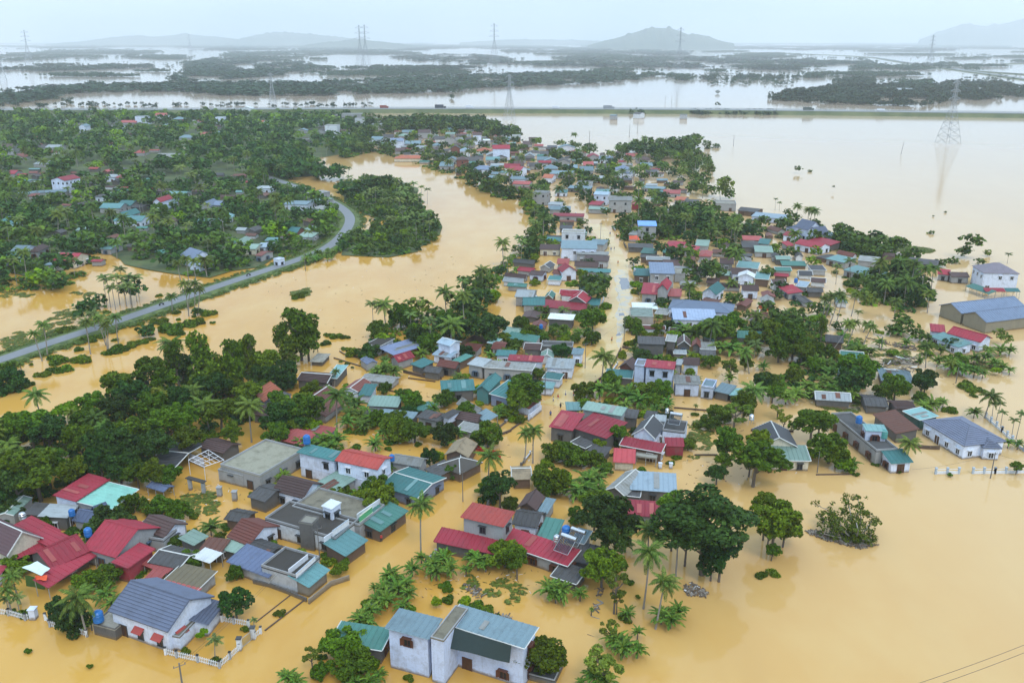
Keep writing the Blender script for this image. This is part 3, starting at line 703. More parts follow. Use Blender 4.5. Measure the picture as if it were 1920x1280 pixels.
H('corrugated steel sided shop with black flat roof and light teal awning', 'steel sided shop',
  (35,504,268,574,5.8,3.9,0,'flat','blackflat','grey2','n'), (350,642,490,524,3.8,2.6,1.0,'sh','teal2','brown2','c'))
H('mossy brown flat roof with a small white stair cubicle on top', 'mossy flat roof with cubicle', (240,110,690,235,7.5,3.7,0,'flat','moss','grey'), (437,98,505,122,2.4,5.6,.2,'sh','white2','white'))
H('street shop with green and red patched roof and green sign board', 'green and red patched shop', (825,270,1015,132,5,2.9,.8,'sh','tealgreen','brown','c'))
H('two storey grey brick house with bright red top roof and crimson skirt roof', 'brick house with red top',
  (1365,172,1650,238,4.6,6.2,.35,'sh','orange_red','concw'), (1185,335,1615,425,3.4,2.8,.8,'sh','red','dconc','n'))
H('brown gable roofed shed left of pale blue sheet wing', 'brown gabled shed', (1745,108,1870,130,5,3.4,1.2,'gy','brown','brown'), (1876,140,1940,152,5,3,.3,'sh','bluegrey','grey','n'))
T(960, 920, 3.5556)
H('crimson low roofed block with solar water heaters at its corner', 'crimson block with heaters', (-90,345,372,502,4.4,3,.6,'sh','red','grey'))
H('white walled house with dark grey gable behind the crimson block', None, (0,220,165,248,5.5,3.3,1.2,'gx','darkfib','white'), (162,312,285,332,6.5,3.2,.3,'sh','tealgreen','grey','n'), (390,332,482,354,4,3,.3,'sh','bluegrey','grey','n'))
H('low dark tarred roofs in front of the dark dense tree', 'low tarred roofs', (395,460,620,515,5,2.3,.5,'sh','darkfib','dconc','n'), (255,565,430,622,4,2,.4,'sh','darkfib','dconc','n'), cat='shed')
H('house with crimson sheet roof and grey wall behind the palms', 'crimson roof behind palms', (735,155,1003,175,4.8,2.8,.4,'sh','red','grey'))
T(0, 0, 1)
H('large pale blue two storey tube house with dark green netting at the bottom edge', 'pale blue tube house',
  (833,1168.5,984,1215,4.4,6.9,.25,'sh','bluegrey','skyblue','B'), (722,1176,804,1197,4.2,6.9,.25,'sh','bluegrey','skyblue','u'), (807,1194,832,1201,7.3,7.4,0,'flat','moss','skyblue','on'), (616,1203,716,1219,4.4,3.2,.3,'sh','tealgreen','dconc'))
H('low dark concrete annex at the bottom right of the pale blue tube house', None, (985,1262,1040,1276,5,1.2,0,'flat','darkflat','dconc','on'), cat='annex')
# ================= middle left
T(480, 600, 3.7647)
H('white house with teal upper terrace roof and blue tank', 'teal terraced white house', (288,930,552,992,3.6,5.6,.2,'sh','teal','white','u'), (330,1010,560,1075,5,3.2,.2,'sh','teal3','white','n'))
H('two storey white house with bright red ridge roof by the street', 'white two storey house with red roof', (558,990,855,1054,5.5,6.1,.9,'gx','orange_red','white','u'))
H('big teal roofed street house with blue trimmed front', 'big teal street house', (870,1170,1140,1254,9,3.1,.8,'gx','teal','bluewall'), (950,1003,1155,1037,4,3.4,.9,'gx','fibre','grey','n'), (1145,1262,1300,1128,1.8,2.6,-.2,'sh','palegreen',None))
H('cluster of dark brown tiled roofs with a white attic gable', 'dark brown roof cluster', (115,1200,330,1256,6,3.4,1.6,'gx','brown','white'), (340,1195,480,1255,8,3.1,.5,'sh','palegreen2','grey','n'), (-60,1245,60,1285,6,3,.8,'gx','darkfib','dconc','n'))
H('straw thatched roof house at the street bend', 'thatched house', (1500,968,1565,872,5,2.9,1.2,'gx','thatch','brown','n'), cat='hut')
H('black tarred hip roofed hut in front of the thatched house', 'black hip roofed hut', (1280,1022,1440,1088,6.5,2.5,1.3,'hip','darkthatch','brown','n'), cat='hut')
H('low dark shed beside the big teal street house', None, (1190,1052,1290,1105,5,2.3,.4,'sh','darkfib','brown','n'), cat='shed')
H('row of stained concrete walled rooms under dark flat sheets', 'stained concrete row', (1130,682,1290,718,4,3.4,.3,'sh','darkfib','concw'), (1305,674,1358,692,4,4.3,.3,'sh','darkfib','white'), (1380,692,1560,722,4,3,1,'gx','brown','dconc','n'), (1410,764,1540,794,3.5,2.4,.4,'sh','fibre','grey','n'))
H('tilted grey corrugated sheets leaning above a small porch', 'tilted grey sheets', (1545,672,1628,722,3,3.4,.9,'sh','bluegrey',None), cat='awning')
H('long low grey teal roof above banana bushes', None, (860,668,1110,695,3,2.6,.3,'sh','bluegrey','dconc','n'), (765,655,858,668,3,2.6,.3,'sh','darkfib','dconc','n'), cat='shed')
H('pale green sheet roof with patched corner beside reddish brown house', None, (785,602,1000,612,5,2.6,.5,'sh','palegreen2','dconc','n'), cat='shed')
H('reddish brown tiled house with teal lean-to on the pond edge', 'reddish brown pond house', (610,492,722,508,6.5,2.9,.9,'gy','brownred','white'), (722,528,810,532,6,2.9,.5,'sh','teal','white','n'))
H('huge teal sheet roofed workshop with raised middle gable', 'teal workshop', (1310,503,1545,492,5,3.8,.8,'sh','teal','dconc'), (1545,492,1645,505,9,4.5,1.2,'gy','teal','teal','n'), (1645,518,1890,582,8,4,.9,'sh','teal','bluewall'))
H('long grey flat roofed concrete building behind teal workshop', 'long grey building', (1490,310,1597,330,5,4.4,.4,'sh','lightmetal','grey'), (1600,332,1950,358,5,4.4,.2,'sh','fibre','concw'))
H('white two storey house with pale blue split roofs', 'white house with pale blue roofs', (1275,158,1368,184,4.5,5.2,.8,'gx','lightblue','white'), (1243,242,1372,264,4,3.1,.5,'sh','lightblue','white'), (1375,288,1430,303,6,2.8,.3,'sh','tealgreen','brown','n'))
H('small teal roof beside walled pond', None, (1090,308,1168,337,4.5,2.6,.5,'sh','teal','dconc','n'), cat='shed')
H('rounded brown and black tiled roofs joined over a dark house', 'rounded brown roofs', (1275,322,1405,342,4,3.1,1,'gx','brownred','dconc'), (1180,362,1290,378,4,2.6,.8,'gx','darkfib','dconc','n'))
H('open sided shed with navy blue roof and black flat front room', 'navy open shed', (870,195,973,246,10.5,3.2,.5,'sh','navy2',None), (775,168,868,187,7,3.6,.2,'sh','blackflat','white'))
H('tiny navy roofed hut below the navy open shed', None, (735,278,782,312,3,2.6,.6,'gx','navy2','grey','n'), cat='hut')
H('dark brown gabled hut with pale teal sheet roof behind', 'dark hut with pale teal sheet', (285,424,500,442,6,3,1,'gx','brown','dconc'), (490,408,572,412,9,3,.2,'sh','paleteal','dconc','n'))
H('orange tiled gable house with dark porch roof', 'orange tiled house', (58,576,180,493,5.5,3.6,1.8,'gx','orange','white'), (85,610,250,524,2.2,2.6,.3,'sh','darkfib','white','n'))
H('brown low roofed house beneath the orange tiled house', None, (-30,664,92,684,5,2.6,.8,'gx','brown','dconc'))
H('small drowned concrete arch roof on the river bank', None, (380,292,470,297,6,1.6,.2,'sh','concrete','dconc','n'), cat='shed')
H('pale teal roof with brown walls beside square brown courtyard', 'brown courtyard house', (1630,158,1690,168,4,2.8,.2,'sh','paleteal','grey','n'), (1660,202,1745,208,6,2.9,.6,'gx','brownred','grey'), (1450,203,1560,218,4,2.6,.6,'sh','brownred','grey','n'))
H('white house with flat teal roof left of the long grey building', None, (1690,248,1830,254,4,3.1,.2,'sh','teal','white'))
# ================= middle
T(960, 600, 3.7647)
H('long crimson strip roofed white house left of the street', 'crimson strip roof', (-30,282,215,294,3.6,4.1,.3,'sh','red','white','n'))
H('white street house stack with light grey sheet roofs', 'white street house stack', (235,333,432,344,6.5,3.6,.3,'sh','lightmetal','white'), (420,238,497,243,4,4,.3,'sh','bluegrey','white'), (212,408,338,424,3.8,3,.3,'sh','teal','white','n'), (185,474,287,484,3.5,2.6,.3,'sh','teal3','white'))
H('small brown roof behind a white wall along the street', None, (120,624,207,562,3,2.4,.6,'sh','brownred','white','n'), cat='shed')
H('dark flat roofs packed behind the street trees', 'packed dark roofs', (205,185,430,193,4,3.3,0,'flat','darkflat','dconc','n'), (80,205,200,213,5,3,1,'gx','brown','dconc','n'))
H('two storey blackened timber and concrete house right of the street', 'blackened two storey house', (890,165,1080,172,5.5,5.2,.3,'sh','darkfib','dconc'), (1083,146,1155,152,5,4.7,.3,'sh','fibre','dconc'))
H('pair of steep dark brown gables beside the blackened house', 'steep brown gables', (1165,178,1262,183,5,3.2,1.5,'gy','brown','dconc'), (1267,188,1330,193,4.5,3.2,1.2,'gy','brownred','dconc'), (1330,205,1440,208,5,3,.4,'sh','fibre','dconc','n'))
H('low grey roof strip in front of steep brown gables', None, (1140,236,1232,240,3,2,.2,'sh','lightmetal','dconc','n'), (1325,250,1442,256,4,2.3,.4,'sh','darkfib','dconc','n'), cat='shed')
H('reddish brown gable house at the street corner with teal porch', 'brown corner gable', (750,335,855,352,5,3.4,1.5,'gy','brown','brownred'), (655,398,850,412,5,2.8,.3,'sh','teal','dconc','n'))
H('pale blue two storey house with crimson roof and paired white windows', 'pale blue house with crimson roof',
  (936,328,1145,347,4.6,6.5,.3,'sh','red','paleblue'), (865,321,935,328,4.4,6.2,0,'flat','greyflat','paleblue','n'), (1147,445,1332,452,5,4.3,.3,'sh','fibre','paleblue'), (1336,470,1420,482,5,3.7,0,'flat','bluegrey','paleblue'))
H('brown roofed stall with white side behind the pale blue house', None, (1205,312,1322,320,4,3.6,.6,'sh','brown','white'), (1150,312,1195,317,4,3.8,.2,'sh','lightmetal','grey','n'))
H('low blue grey and teal lean-to roofs right of the pale blue house', None, (1425,498,1530,522,5,2.7,.5,'sh','bluegrey','dconc','n'), (1533,528,1640,534,4,2.5,.3,'sh','paleteal','dconc','n'), cat='shed')
H('crimson twin roofed house with pale green rear roof by the street', 'crimson twin roof house',
  (430,758,668,834,8,4.2,.8,'sh','red','dconc'), (262,750,428,778,8,4.3,.6,'sh','red','dconc'), (490,628,775,676,4,4.7,.4,'sh','palegreen2','grey'), (385,634,486,634,4,3.6,.3,'sh','teal3','grey','n'), (785,684,880,694,4,3.6,.4,'sh','darkfib','dconc','n'))
H('low dark sheds in front of the crimson twin roof house', None, (520,935,650,965,4,2.2,.4,'sh','darkfib','dconc','n'), (412,858,520,905,3,2.3,.3,'sh','darkfib','dconc','n'), cat='shed')
H('black tiled house with white pediment and crimson skirt roofs', 'pediment house with crimson skirts',
  (845,808,1010,838,7,4.2,2,'gy','darktile','white'), (1062,778,1220,797,5.5,4,0,'flat','darkflat','white'), (757,880,1055,936,3.2,3.2,.6,'sh','red','brown'), (1085,885,1215,890,3,3.2,.5,'sh','red','redwall','n'), (715,998,868,1008,5,2.6,.6,'sh','red2','cream'))
H('grey concrete slab porch before the pediment house', None, (870,958,1020,978,1.6,2.4,0,'flat','concrete',None,'o'), cat='porch')
H('small light grey roofs behind the pediment house', None, (1010,708,1085,714,3,4.4,.2,'sh','lightmetal','grey','n'), (930,690,1005,700,4,3.9,.2,'sh','darkfib','dconc','n'))
H('light blue metal roofed house with grey fibre cement gable', 'light blue metal roof house', (650,1198,800,1243,8.5,3,1.2,'gy','fibre','dconc','n'), (836,1192,1162,1214,6.5,3.4,.5,'sh','lightblue','dconc'), (812,1238,905,1248,3,2.7,.2,'sh','darkfib','dconc','n'))
H('small square straw roofed hut beside the street palms', 'straw hut', (0,1125,140,1122,5.5,2.7,.9,'gx','thatch','brown','n'), cat='hut')
# ================= right
T(1440, 600, 3.7647)
H('cream gabled house with grey green veranda roof', 'cream gabled house', (-75,985,305,993,4.6,3,1.2,'sh','palegreen2','cream'), (-60,885,208,893,8,4.5,1.9,'gy','darktile','cream'), (-60,745,60,800,3,4.2,.3,'sh','paleteal','cream','n'))
H('long grey concrete tube house with blue tank and teal porch', 'grey concrete tube house', (445,664,765,925,4.6,4,0,'flat','darkflat','concw'), (690,778,842,786,3,5.7,.2,'sh','paleteal','paleblue'), (870,1010,1025,1000,4.2,3,.9,'sh','teal','white'))
H('rusty brown sheet roofed shed sagging over a broken wall', 'rusty sagging shed', (742,664,905,800,5,3,.9,'sh','rust','dconc','n'), cat='shed')
H('dark collapsed roofs behind the rusty sagging shed', 'dark collapsed roofs', (690,604,850,614,7,2.6,.8,'gx','darkfib','dconc','n'), (905,628,1048,628,5,2.8,.6,'gx','brown','dconc','n'))
H('green walled shed with pale teal roof behind the white hip house', None, (950,640,1075,706,5,3.3,.3,'sh','paleteal','greenwall','n'), cat='shed')
H('white bungalow with slate grey hip roof and pillared porch', 'white hip roofed bungalow', (1085,710,1385,890,10,3.9,1.9,'hip','slate2','white'), (1520,902,1655,907,4.5,3.4,1,'hip','slate2','white'))
H('white house with crimson main roof and teal side roof on open water', 'crimson and teal roofed house', (1140,112,1345,192,5,3,.6,'sh','teal3','white'), (1262,92,1500,157,6,3.9,1.4,'gx','red','white'), (1150,78,1252,88,5,3.4,.8,'sh','red','white','n'))
H('broken grey roof strewn with dark planks and debris', 'debris strewn roof', (800,425,1030,445,8,2.7,.4,'sh','bluegrey','dconc','n'), (490,384,600,400,6,2.6,.5,'sh','bluegrey','dconc','n'))
T(1440, 300, 4)
H('long hall with twin blue grey gable roofs and tan walls', 'blue grey hall', (1283,1088,1452,1150,24,4.4,1.9,'gy','slateblue','tan','n'), (1456,1152,1640,1218,19,4.4,1.9,'gy','slateblue','tan','n'), cat='hall')
H('tall white two storey house with grey brown hip roof', 'tall white hip roofed house', (1615,846,1892,853,10,6.6,2.5,'hip','slate3','white','u'), (1632,985,1785,986,2,2.9,.7,'sh','red',None), (1790,986,1895,987,2,2.9,.7,'sh','teal',None), (1480,945,1655,1005,3,2.4,.8,'sh','greendark',None))
H('grey house with red gable roof left of the tall white house', 'red gabled grey house', (1270,852,1362,862,6,3.2,1.2,'gx','red','grey'), (1375,874,1515,878,6,3.2,1,'gx','brown','grey'))
H('long dark roofed sheds behind the red gabled grey house', 'long dark sheds', (1040,765,1270,792,9,2.8,1,'gx','darkfib','dconc','n'), (1030,815,1140,830,5,2.6,.6,'sh','darkfib','dconc','n'))
H('cluster of blue teal roofs behind tall palms', 'blue teal roof cluster', (430,738,580,772,7,3.2,.6,'sh','teal3','grey'), (560,822,800,878,8,3.2,.6,'sh','teal3','grey'), (670,752,830,768,8,3,.3,'sh','fibre','grey','n'))
H('slate gabled white house with steep front gables on the open flood', 'steep slate gabled house', (130,500,335,560,9,3.5,.5,'sh','slate','white'), (195,500,300,528,8,5.2,3.2,'gx','slate','white'), (290,540,365,560,7,4.6,2.6,'gy','slate','white'), (390,568,490,574,8,3,.3,'sh','bluegrey','white','n'))
H('long stepped crimson roof house below steep slate gables', 'stepped crimson roof house', (195,625,382,664,8,3.6,1.4,'gx','red','white'), (108,562,205,575,8,3.4,1,'gx','red','white'), (300,600,470,640,6,3.2,.8,'sh','red','dconc','n'))
H('small crimson roof with water tank among right hand palms', None, (75,948,152,1003,5,2.9,.6,'sh','red','grey'), (205,945,285,955,7,3,.3,'sh','lightblue','grey','n'))
H('black roofed shed with white debris by the grove', None, (300,988,415,994,6,2.6,.6,'gx','darkfib','dconc','n'), cat='shed')
H('lone grey shed with dark roof in brown pool', None, (325,826,440,828,6,2.7,.5,'sh','darktile','grey2'), cat='shed')
T(0, 0, 1)
H('light blue long shed standing at the edge of the wide flood', 'light blue long shed', (1408,405,1473,411,9,3.2,.5,'sh','lightblue','paleblue'), cat='shed')
T(960, 300, 4)
H('white house with wide blue grey roof on the left of the street', 'wide blue grey roof', (365,662,640,667,12,5.4,.6,'sh','bluegrey','white','u'))
H('brown tiled cream bungalow beside a square pool', 'brown tiled bungalow', (205,668,360,672,8,3.4,1.2,'gx','brown','cream'))
H('pale concrete terrace house with open roof deck', 'pale terrace house', (372,545,545,550,6,6,0,'flat','concrete','white2'), (570,628,690,637,8,4,.4,'sh','bluegrey','grey','n'), (250,603,370,608,6,3,.3,'sh','teal','grey','n'))
H('grey roofed shop row with brown balcony front', 'grey shop row', (480,703,722,712,5,4.6,.2,'sh','fibre','grey'), (540,750,722,758,6,3.8,.5,'sh','brown','grey2'), (500,838,740,843,4,2.9,.3,'sh','teal','grey','n'))
H('small white gable house with thin red roof edges', 'white gable with red edges', (372,840,490,832,5,4.4,1.9,'gy','red','white'))
H('brown roofed white shed with teal lean-to', None, (125,858,228,868,6,3,.8,'gx','brown','white'), (265,898,365,903,5,2.6,.3,'sh','teal','white','n'), (300,850,362,856,5,3,.9,'gx','brownred','white','n'))
H('light grey gable and teal roof over the left grove edge', None, (20,1025,155,1033,9,4,1.2,'gx','lightmetal','grey'), (80,1088,245,1090,10,3.2,1,'gx','teal','grey','n'))
H('very long crimson sheet roof with steep red gable behind', 'very long crimson roof', (185,1094,546,1130,6,3,.6,'sh','red','grey'), (415,1058,556,1072,7,4,1.8,'gy','red','dconc'), (565,1084,655,1088,7,3,.3,'sh','teal','grey','n'))
H('flat white panel roof over a dark open shed', None, (268,1188,457,1200,5,3.6,.2,'sh','white3','dconc','n'), cat='shed')
H('thin crimson roof ribbon left of the upper street', None, (305,418,540,424,5,3.4,.5,'sh','red','grey'), (280,372,440,374,8,3,.4,'sh','bluegrey','grey','n'), (265,332,365,337,7,4,.2,'sh','lightmetal','white','n'))
H('grey three storey block beside the upper street', 'grey three storey block', (150,243,262,248,8,7,0,'flat','fibre','grey'))
H('white street corner house with pale blue gable roof', 'pale blue corner gable', (610,258,722,263,10,6,.9,'gx','lightblue','white'), (570,332,665,338,8,3.2,.6,'sh','red','grey','n'))
H('grey two storey house with flat sheet roof by the upper street', 'grey flat sheet house', (722,302,902,306,9,6.6,.8,'sh','fibre','concw'), (895,333,962,335,8,3.6,.5,'sh','redfade','redwall','n'), (570,368,716,373,6,3,.3,'sh','palegreen','grey','n'))
H('concrete tower house topped with a bright blue roof', 'bright blue topped house', (945,492,1088,495,10,6.8,.2,'sh','blue','concw'), (870,558,942,563,8,4,.3,'sh','fibre','grey','n'))
H('long dark roofed stalls below the bright blue topped house', None, (870,655,1062,660,8,2.8,.5,'gx','darkfib','dconc'), (960,696,1072,704,8,2.8,.4,'sh','greendark','dconc','n'))
H('crimson hip roof, larger of a pair behind hedges', 'crimson hip pair', (1140,648,1278,658,11,3.1,1,'hip','red','grey'))
H('crimson hip roof, smaller of a pair behind hedges', None, (1278,680,1388,688,10,3.1,.8,'hip','red','grey'))
H('faded red hip roofed cottage by a narrow channel', None, (1400,720,1493,726,10,3.4,.8,'hip','redfade','grey'))
H('concrete two storey house with slate blue sheet roof and teal porch', 'slate blue sheet roofed house', (1035,848,1222,853,12,5.6,1,'sh','slateblue','concw'), (912,864,1032,868,8,3.4,.6,'sh','teal','brown'), (1222,855,1300,858,8,4,0,'flat','concrete','concw','n'))
H('grey house with crimson cross gable roof near the street', 'crimson cross gable house', (968,1000,1087,1007,10,4.4,1,'sh','red','grey'), (1085,968,1168,975,9,5.2,1.7,'gy','red','grey'), (1170,1018,1267,1024,7,3.2,.6,'sh','redfade','grey','n'))
H('wide house with blue grey hip roof and white columns', 'wide blue grey hip house', (1170,1110,1655,1152,10,4,1.6,'hip','slateblue','white'), (1210,1195,1538,1204,7.5,3.6,1.2,'sh','lightslate','white'), (1542,1238,1685,1244,7,3,.5,'sh','teal3','grey','n'))
H('square tan concrete box with mossy green flat roof at the street', 'tan concrete box', (885,1172,1062,1178,9,4.4,0,'flat','greenflat','concb','on'))
H('teal gable house with white front right of the hedge', 'teal gable house', (1420,996,1532,1012,9,4,2,'gy','teal','white'))
H('brown and teal mixed roofs of a crowded block', 'crowded mixed block', (1560,778,1660,783,8,3,1.2,'gx','brown','grey'), (1680,803,1842,817,8,3,.6,'sh','teal3','grey'), (1650,853,1802,858,8,3.5,1.2,'gx','brown','white'))
H('small white gable house in the crowded block', None, (1690,872,1818,882,5,4.2,1.2,'gy','white','white'), (1818,888,1925,897,8,3.6,.5,'sh','teal3','brown','n'))
H('brown roofed white cottage with dark windows above brown water', 'brown roofed cottage', (1730,978,1852,983,7,3.7,1,'gx','brown','white'))
H('grey roofless concrete frame house beside the wide flood', 'roofless concrete house', (1510,328,1682,333,9,4.6,0,'flat','concrete','concw'))
H('dark brown roofs on stilts next to the roofless concrete house', None, (1690,378,1842,393,10,3,1,'gx','darkfib','brown'))
H('faded red tiled cottage behind the right bank trees', None, (1130,248,1262,253,12,3,1,'gx','redfade','grey'), (1040,245,1128,250,8,3,.3,'sh','teal','grey','n'))
H('orange tiled cottage and dark shed on the right bank', None, (1215,298,1292,304,10,3.1,1,'gx','orange','grey'), (1295,313,1402,318,8,3.5,.8,'gx','darkfib','white'))
H('long blue grey roofs under right bank palms', None, (970,208,1142,218,8,3,.6,'gx','bluegrey','grey'), (1000,190,1090,193,8,3.2,.5,'gx','lightmetal','grey','n'))
H('white villa with slate blue hip roof among palms', 'slate blue palm villa', (770,98,892,103,18,4.6,2,'hip','slateblue','white'))
H('teal stall roof and blue grey long roof at the upper street', None, (320,243,415,245,8,3,.4,'sh','teal','white'), (415,210,586,218,8,3,.4,'sh','bluegrey','dconc'), (480,175,590,180,9,3,.4,'sh','fibre','white'))
H('blue grey gabled row at the head of the street', None, (280,103,452,108,15,4,1,'gx','bluegrey','grey'))
H('orange gabled cottage at the head of the street', None, (225,133,302,136,12,4.4,1.4,'gx','orange','white'))
H('light grey gabled house at the head of the street', None, (600,133,702,138,10,4,.8,'gx','lightmetal','grey'))
H('crimson gabled house above the left street grove', None, (-40,77,62,82,14,5,1.8,'gx','red','white'))
H('blue grey house under the crimson gabled house', None, (-20,143,105,147,12,4.2,1,'gx','bluegrey','white'))
H('faded red roofed row above the grey three storey block', None, (0,178,132,183,10,4,1,'gx','redfade','grey'), (20,215,130,219,8,3.6,.6,'gx','brownred','grey'))
H('faded red long roof on the right of the crowded block', None, (1730,598,1878,603,9,3.1,.8,'gx','redfade','grey'), (1840,625,1925,632,8,3,.5,'sh','teal','grey','n'))
H('dark long shed with pale green neighbour roof', None, (1725,655,1855,660,8,2.8,.6,'sh','darkfib','dconc'), (1822,688,1962,694,9,3,.6,'sh','palegreen','grey'))
H('pale green roof by the narrow channel', None, (1372,640,1475,646,9,3,.6,'sh','palegreen','grey','n'), cat='shed')
H('blue grey roof over the dark hedge near channel', None, (1372,835,1470,838,8,3,.6,'gx','brown','grey'))
H('low grey goods shelter heaped with white tarps', 'white tarp shelter', (905,1112,1095,1116,6,2.4,.2,'sh','white3',None), (1070,1150,1165,1160,6,2.4,.2,'sh','fibre',None), cat='shelter')
# ================= left forest hamlet
T(0, 300, 4)
H('white two storey cube house with crimson gable in the left forest', 'white cube in the forest', (375,150,485,156,12,8,1.6,'gy','red','white'))
H('low blue grey sheds below the white cube in the forest', None, (122,250,240,252,9,3,.6,'gx','bluegrey','grey'), (250,248,500,238,9,3,.6,'gx','bluegrey','grey','n'))
H('teal and white sheds left of the white cube in the forest', None, (118,168,185,170,12,3.4,.6,'gx','teal3','grey'), (188,178,250,180,12,4,.5,'sh','lightmetal','white'))
H('grey roof with faded red end deep in the left forest', None, (765,128,860,130,12,4,.8,'gx','lightmetal','white'), (862,132,935,134,12,4,.8,'gx','redfade','grey'))
H('teal gabled farm with cross wing in the left forest', 'teal forest farm', (740,360,900,362,10,3.6,1.6,'gx','teal2','grey'), (870,340,980,342,12,3.6,1.6,'gx','teal','grey'), (975,355,1060,358,9,3,.6,'gx','darkfib','dconc','n'))
H('larger teal farmhouse with front gable in the left forest', None, (845,455,1060,460,10,3.6,1.6,'gx','teal2','white'), (870,425,940,428,12,4,2,'gy','teal','grey'))
H('white walled long shed under forest palms', None, (705,275,762,278,10,3.5,.6,'gx','darkfib','white'), (765,270,875,272,9,3,.6,'sh','palegreen','white'))
H('red gable and grey sheets in the middle of the left forest', None, (1142,315,1205,317,12,5,1.8,'gy','red','white'), (1215,325,1320,328,10,3.2,.6,'sh','bluegrey','grey'), (1190,362,1265,365,10,3,.5,'sh','bluegrey','grey'))
H('slate blue gabled farmhouse in the left forest', 'slate blue forest farm', (1500,345,1580,347,10,4,2.2,'gy','slateblue','grey'), (1585,338,1700,342,10,4,1.4,'gx','slateblue','grey'), (1700,325,1760,328,9,3.4,.8,'gx','brown','grey'))
H('grey teal shed roofs beneath tall forest palms', None, (1210,255,1380,258,10,3,.6,'gx','teal3','grey'), (1155,235,1215,238,9,3,.6,'gx','brown','grey'))
H('pale teal low roof behind forest palms', None, (1460,465,1560,468,8,3,.6,'gx','paleteal','grey'))
H('teal cottage cut by the left edge of the picture', None, (-20,468,105,472,14,3.6,1.4,'gx','teal','grey'), (-20,505,80,508,10,3,.5,'sh','paleteal','grey','n'))
H('group of blue grey and teal gables at the forest clearing left', 'forest clearing gables', (62,695,180,698,11,3.8,1.8,'gx','bluegrey','white'), (0,728,120,730,9,3.4,1,'gx','teal','white'), (-20,755,110,757,8,3,.4,'sh','paleteal','white'))
H('crimson hip roofed cottage at the flooded forest edge', 'crimson forest edge cottage', (395,752,560,756,10,4,1.8,'gx','red','cream'), (330,785,450,790,6,3,.5,'sh','bluegrey','grey'))
H('small teal roof beneath a forest palm', None, (745,665,830,670,8,3,.8,'gx','teal3','grey'))
H('blue gabled white house by the curved road', 'blue gabled road house', (1345,715,1440,745,9,4.6,2.4,'gx','slateblue','white'), (1500,795,1598,768,6,3,.6,'sh','lightblue','white'), (1500,748,1580,752,6,3.4,1,'gx','brown','white'))
H('pale green gabled farmhouse behind the curved road', 'pale green gabled farmhouse', (1735,640,1840,642,9,4,2,'gy','palegreen','grey'), (1712,665,1820,668,7,3.2,.6,'sh','bluegrey','cream'), (1822,665,1918,668,9,3.4,1,'gx','palegreen','cream'))
T(480, 300, 4)
H('stepped row of grey shop houses along the curved road', 'grey road row', (205,330,380,336,11,4.2,.6,'gx','bluegrey','white'), (375,245,440,258,10,5.2,.3,'sh','fibre','grey'), (400,300,470,312,10,4.4,.3,'sh','palegreen','grey'), (410,360,498,372,7,4,.3,'sh','fibre','white'))
H('teal gable cottage inside the road bend', 'teal bend cottage', (228,545,305,550,8,4,1.8,'gx','teal','brownred'), (300,575,420,580,8,3,.5,'sh','palegreen','grey'), (170,590,290,592,6,3,.6,'gx','brown','brownred'))
H('pale teal roof left of the bend cottage', None, (62,605,160,608,7,3,.6,'gx','teal3','grey'), (0,650,75,655,8,3.2,.8,'gx','lightblue','white'), (-10,715,40,720,8,3.2,.8,'gx','brownred','grey'))
H('light grey long roof beside the upper curved road', None, (0,212,108,214,9,3.4,.8,'gx','lightmetal','white'))
H('white gateway wall house beside the curved road', 'white road gateway', (130,745,170,752,3,3.4,0,'flat','white3','white'), cat='gateway')
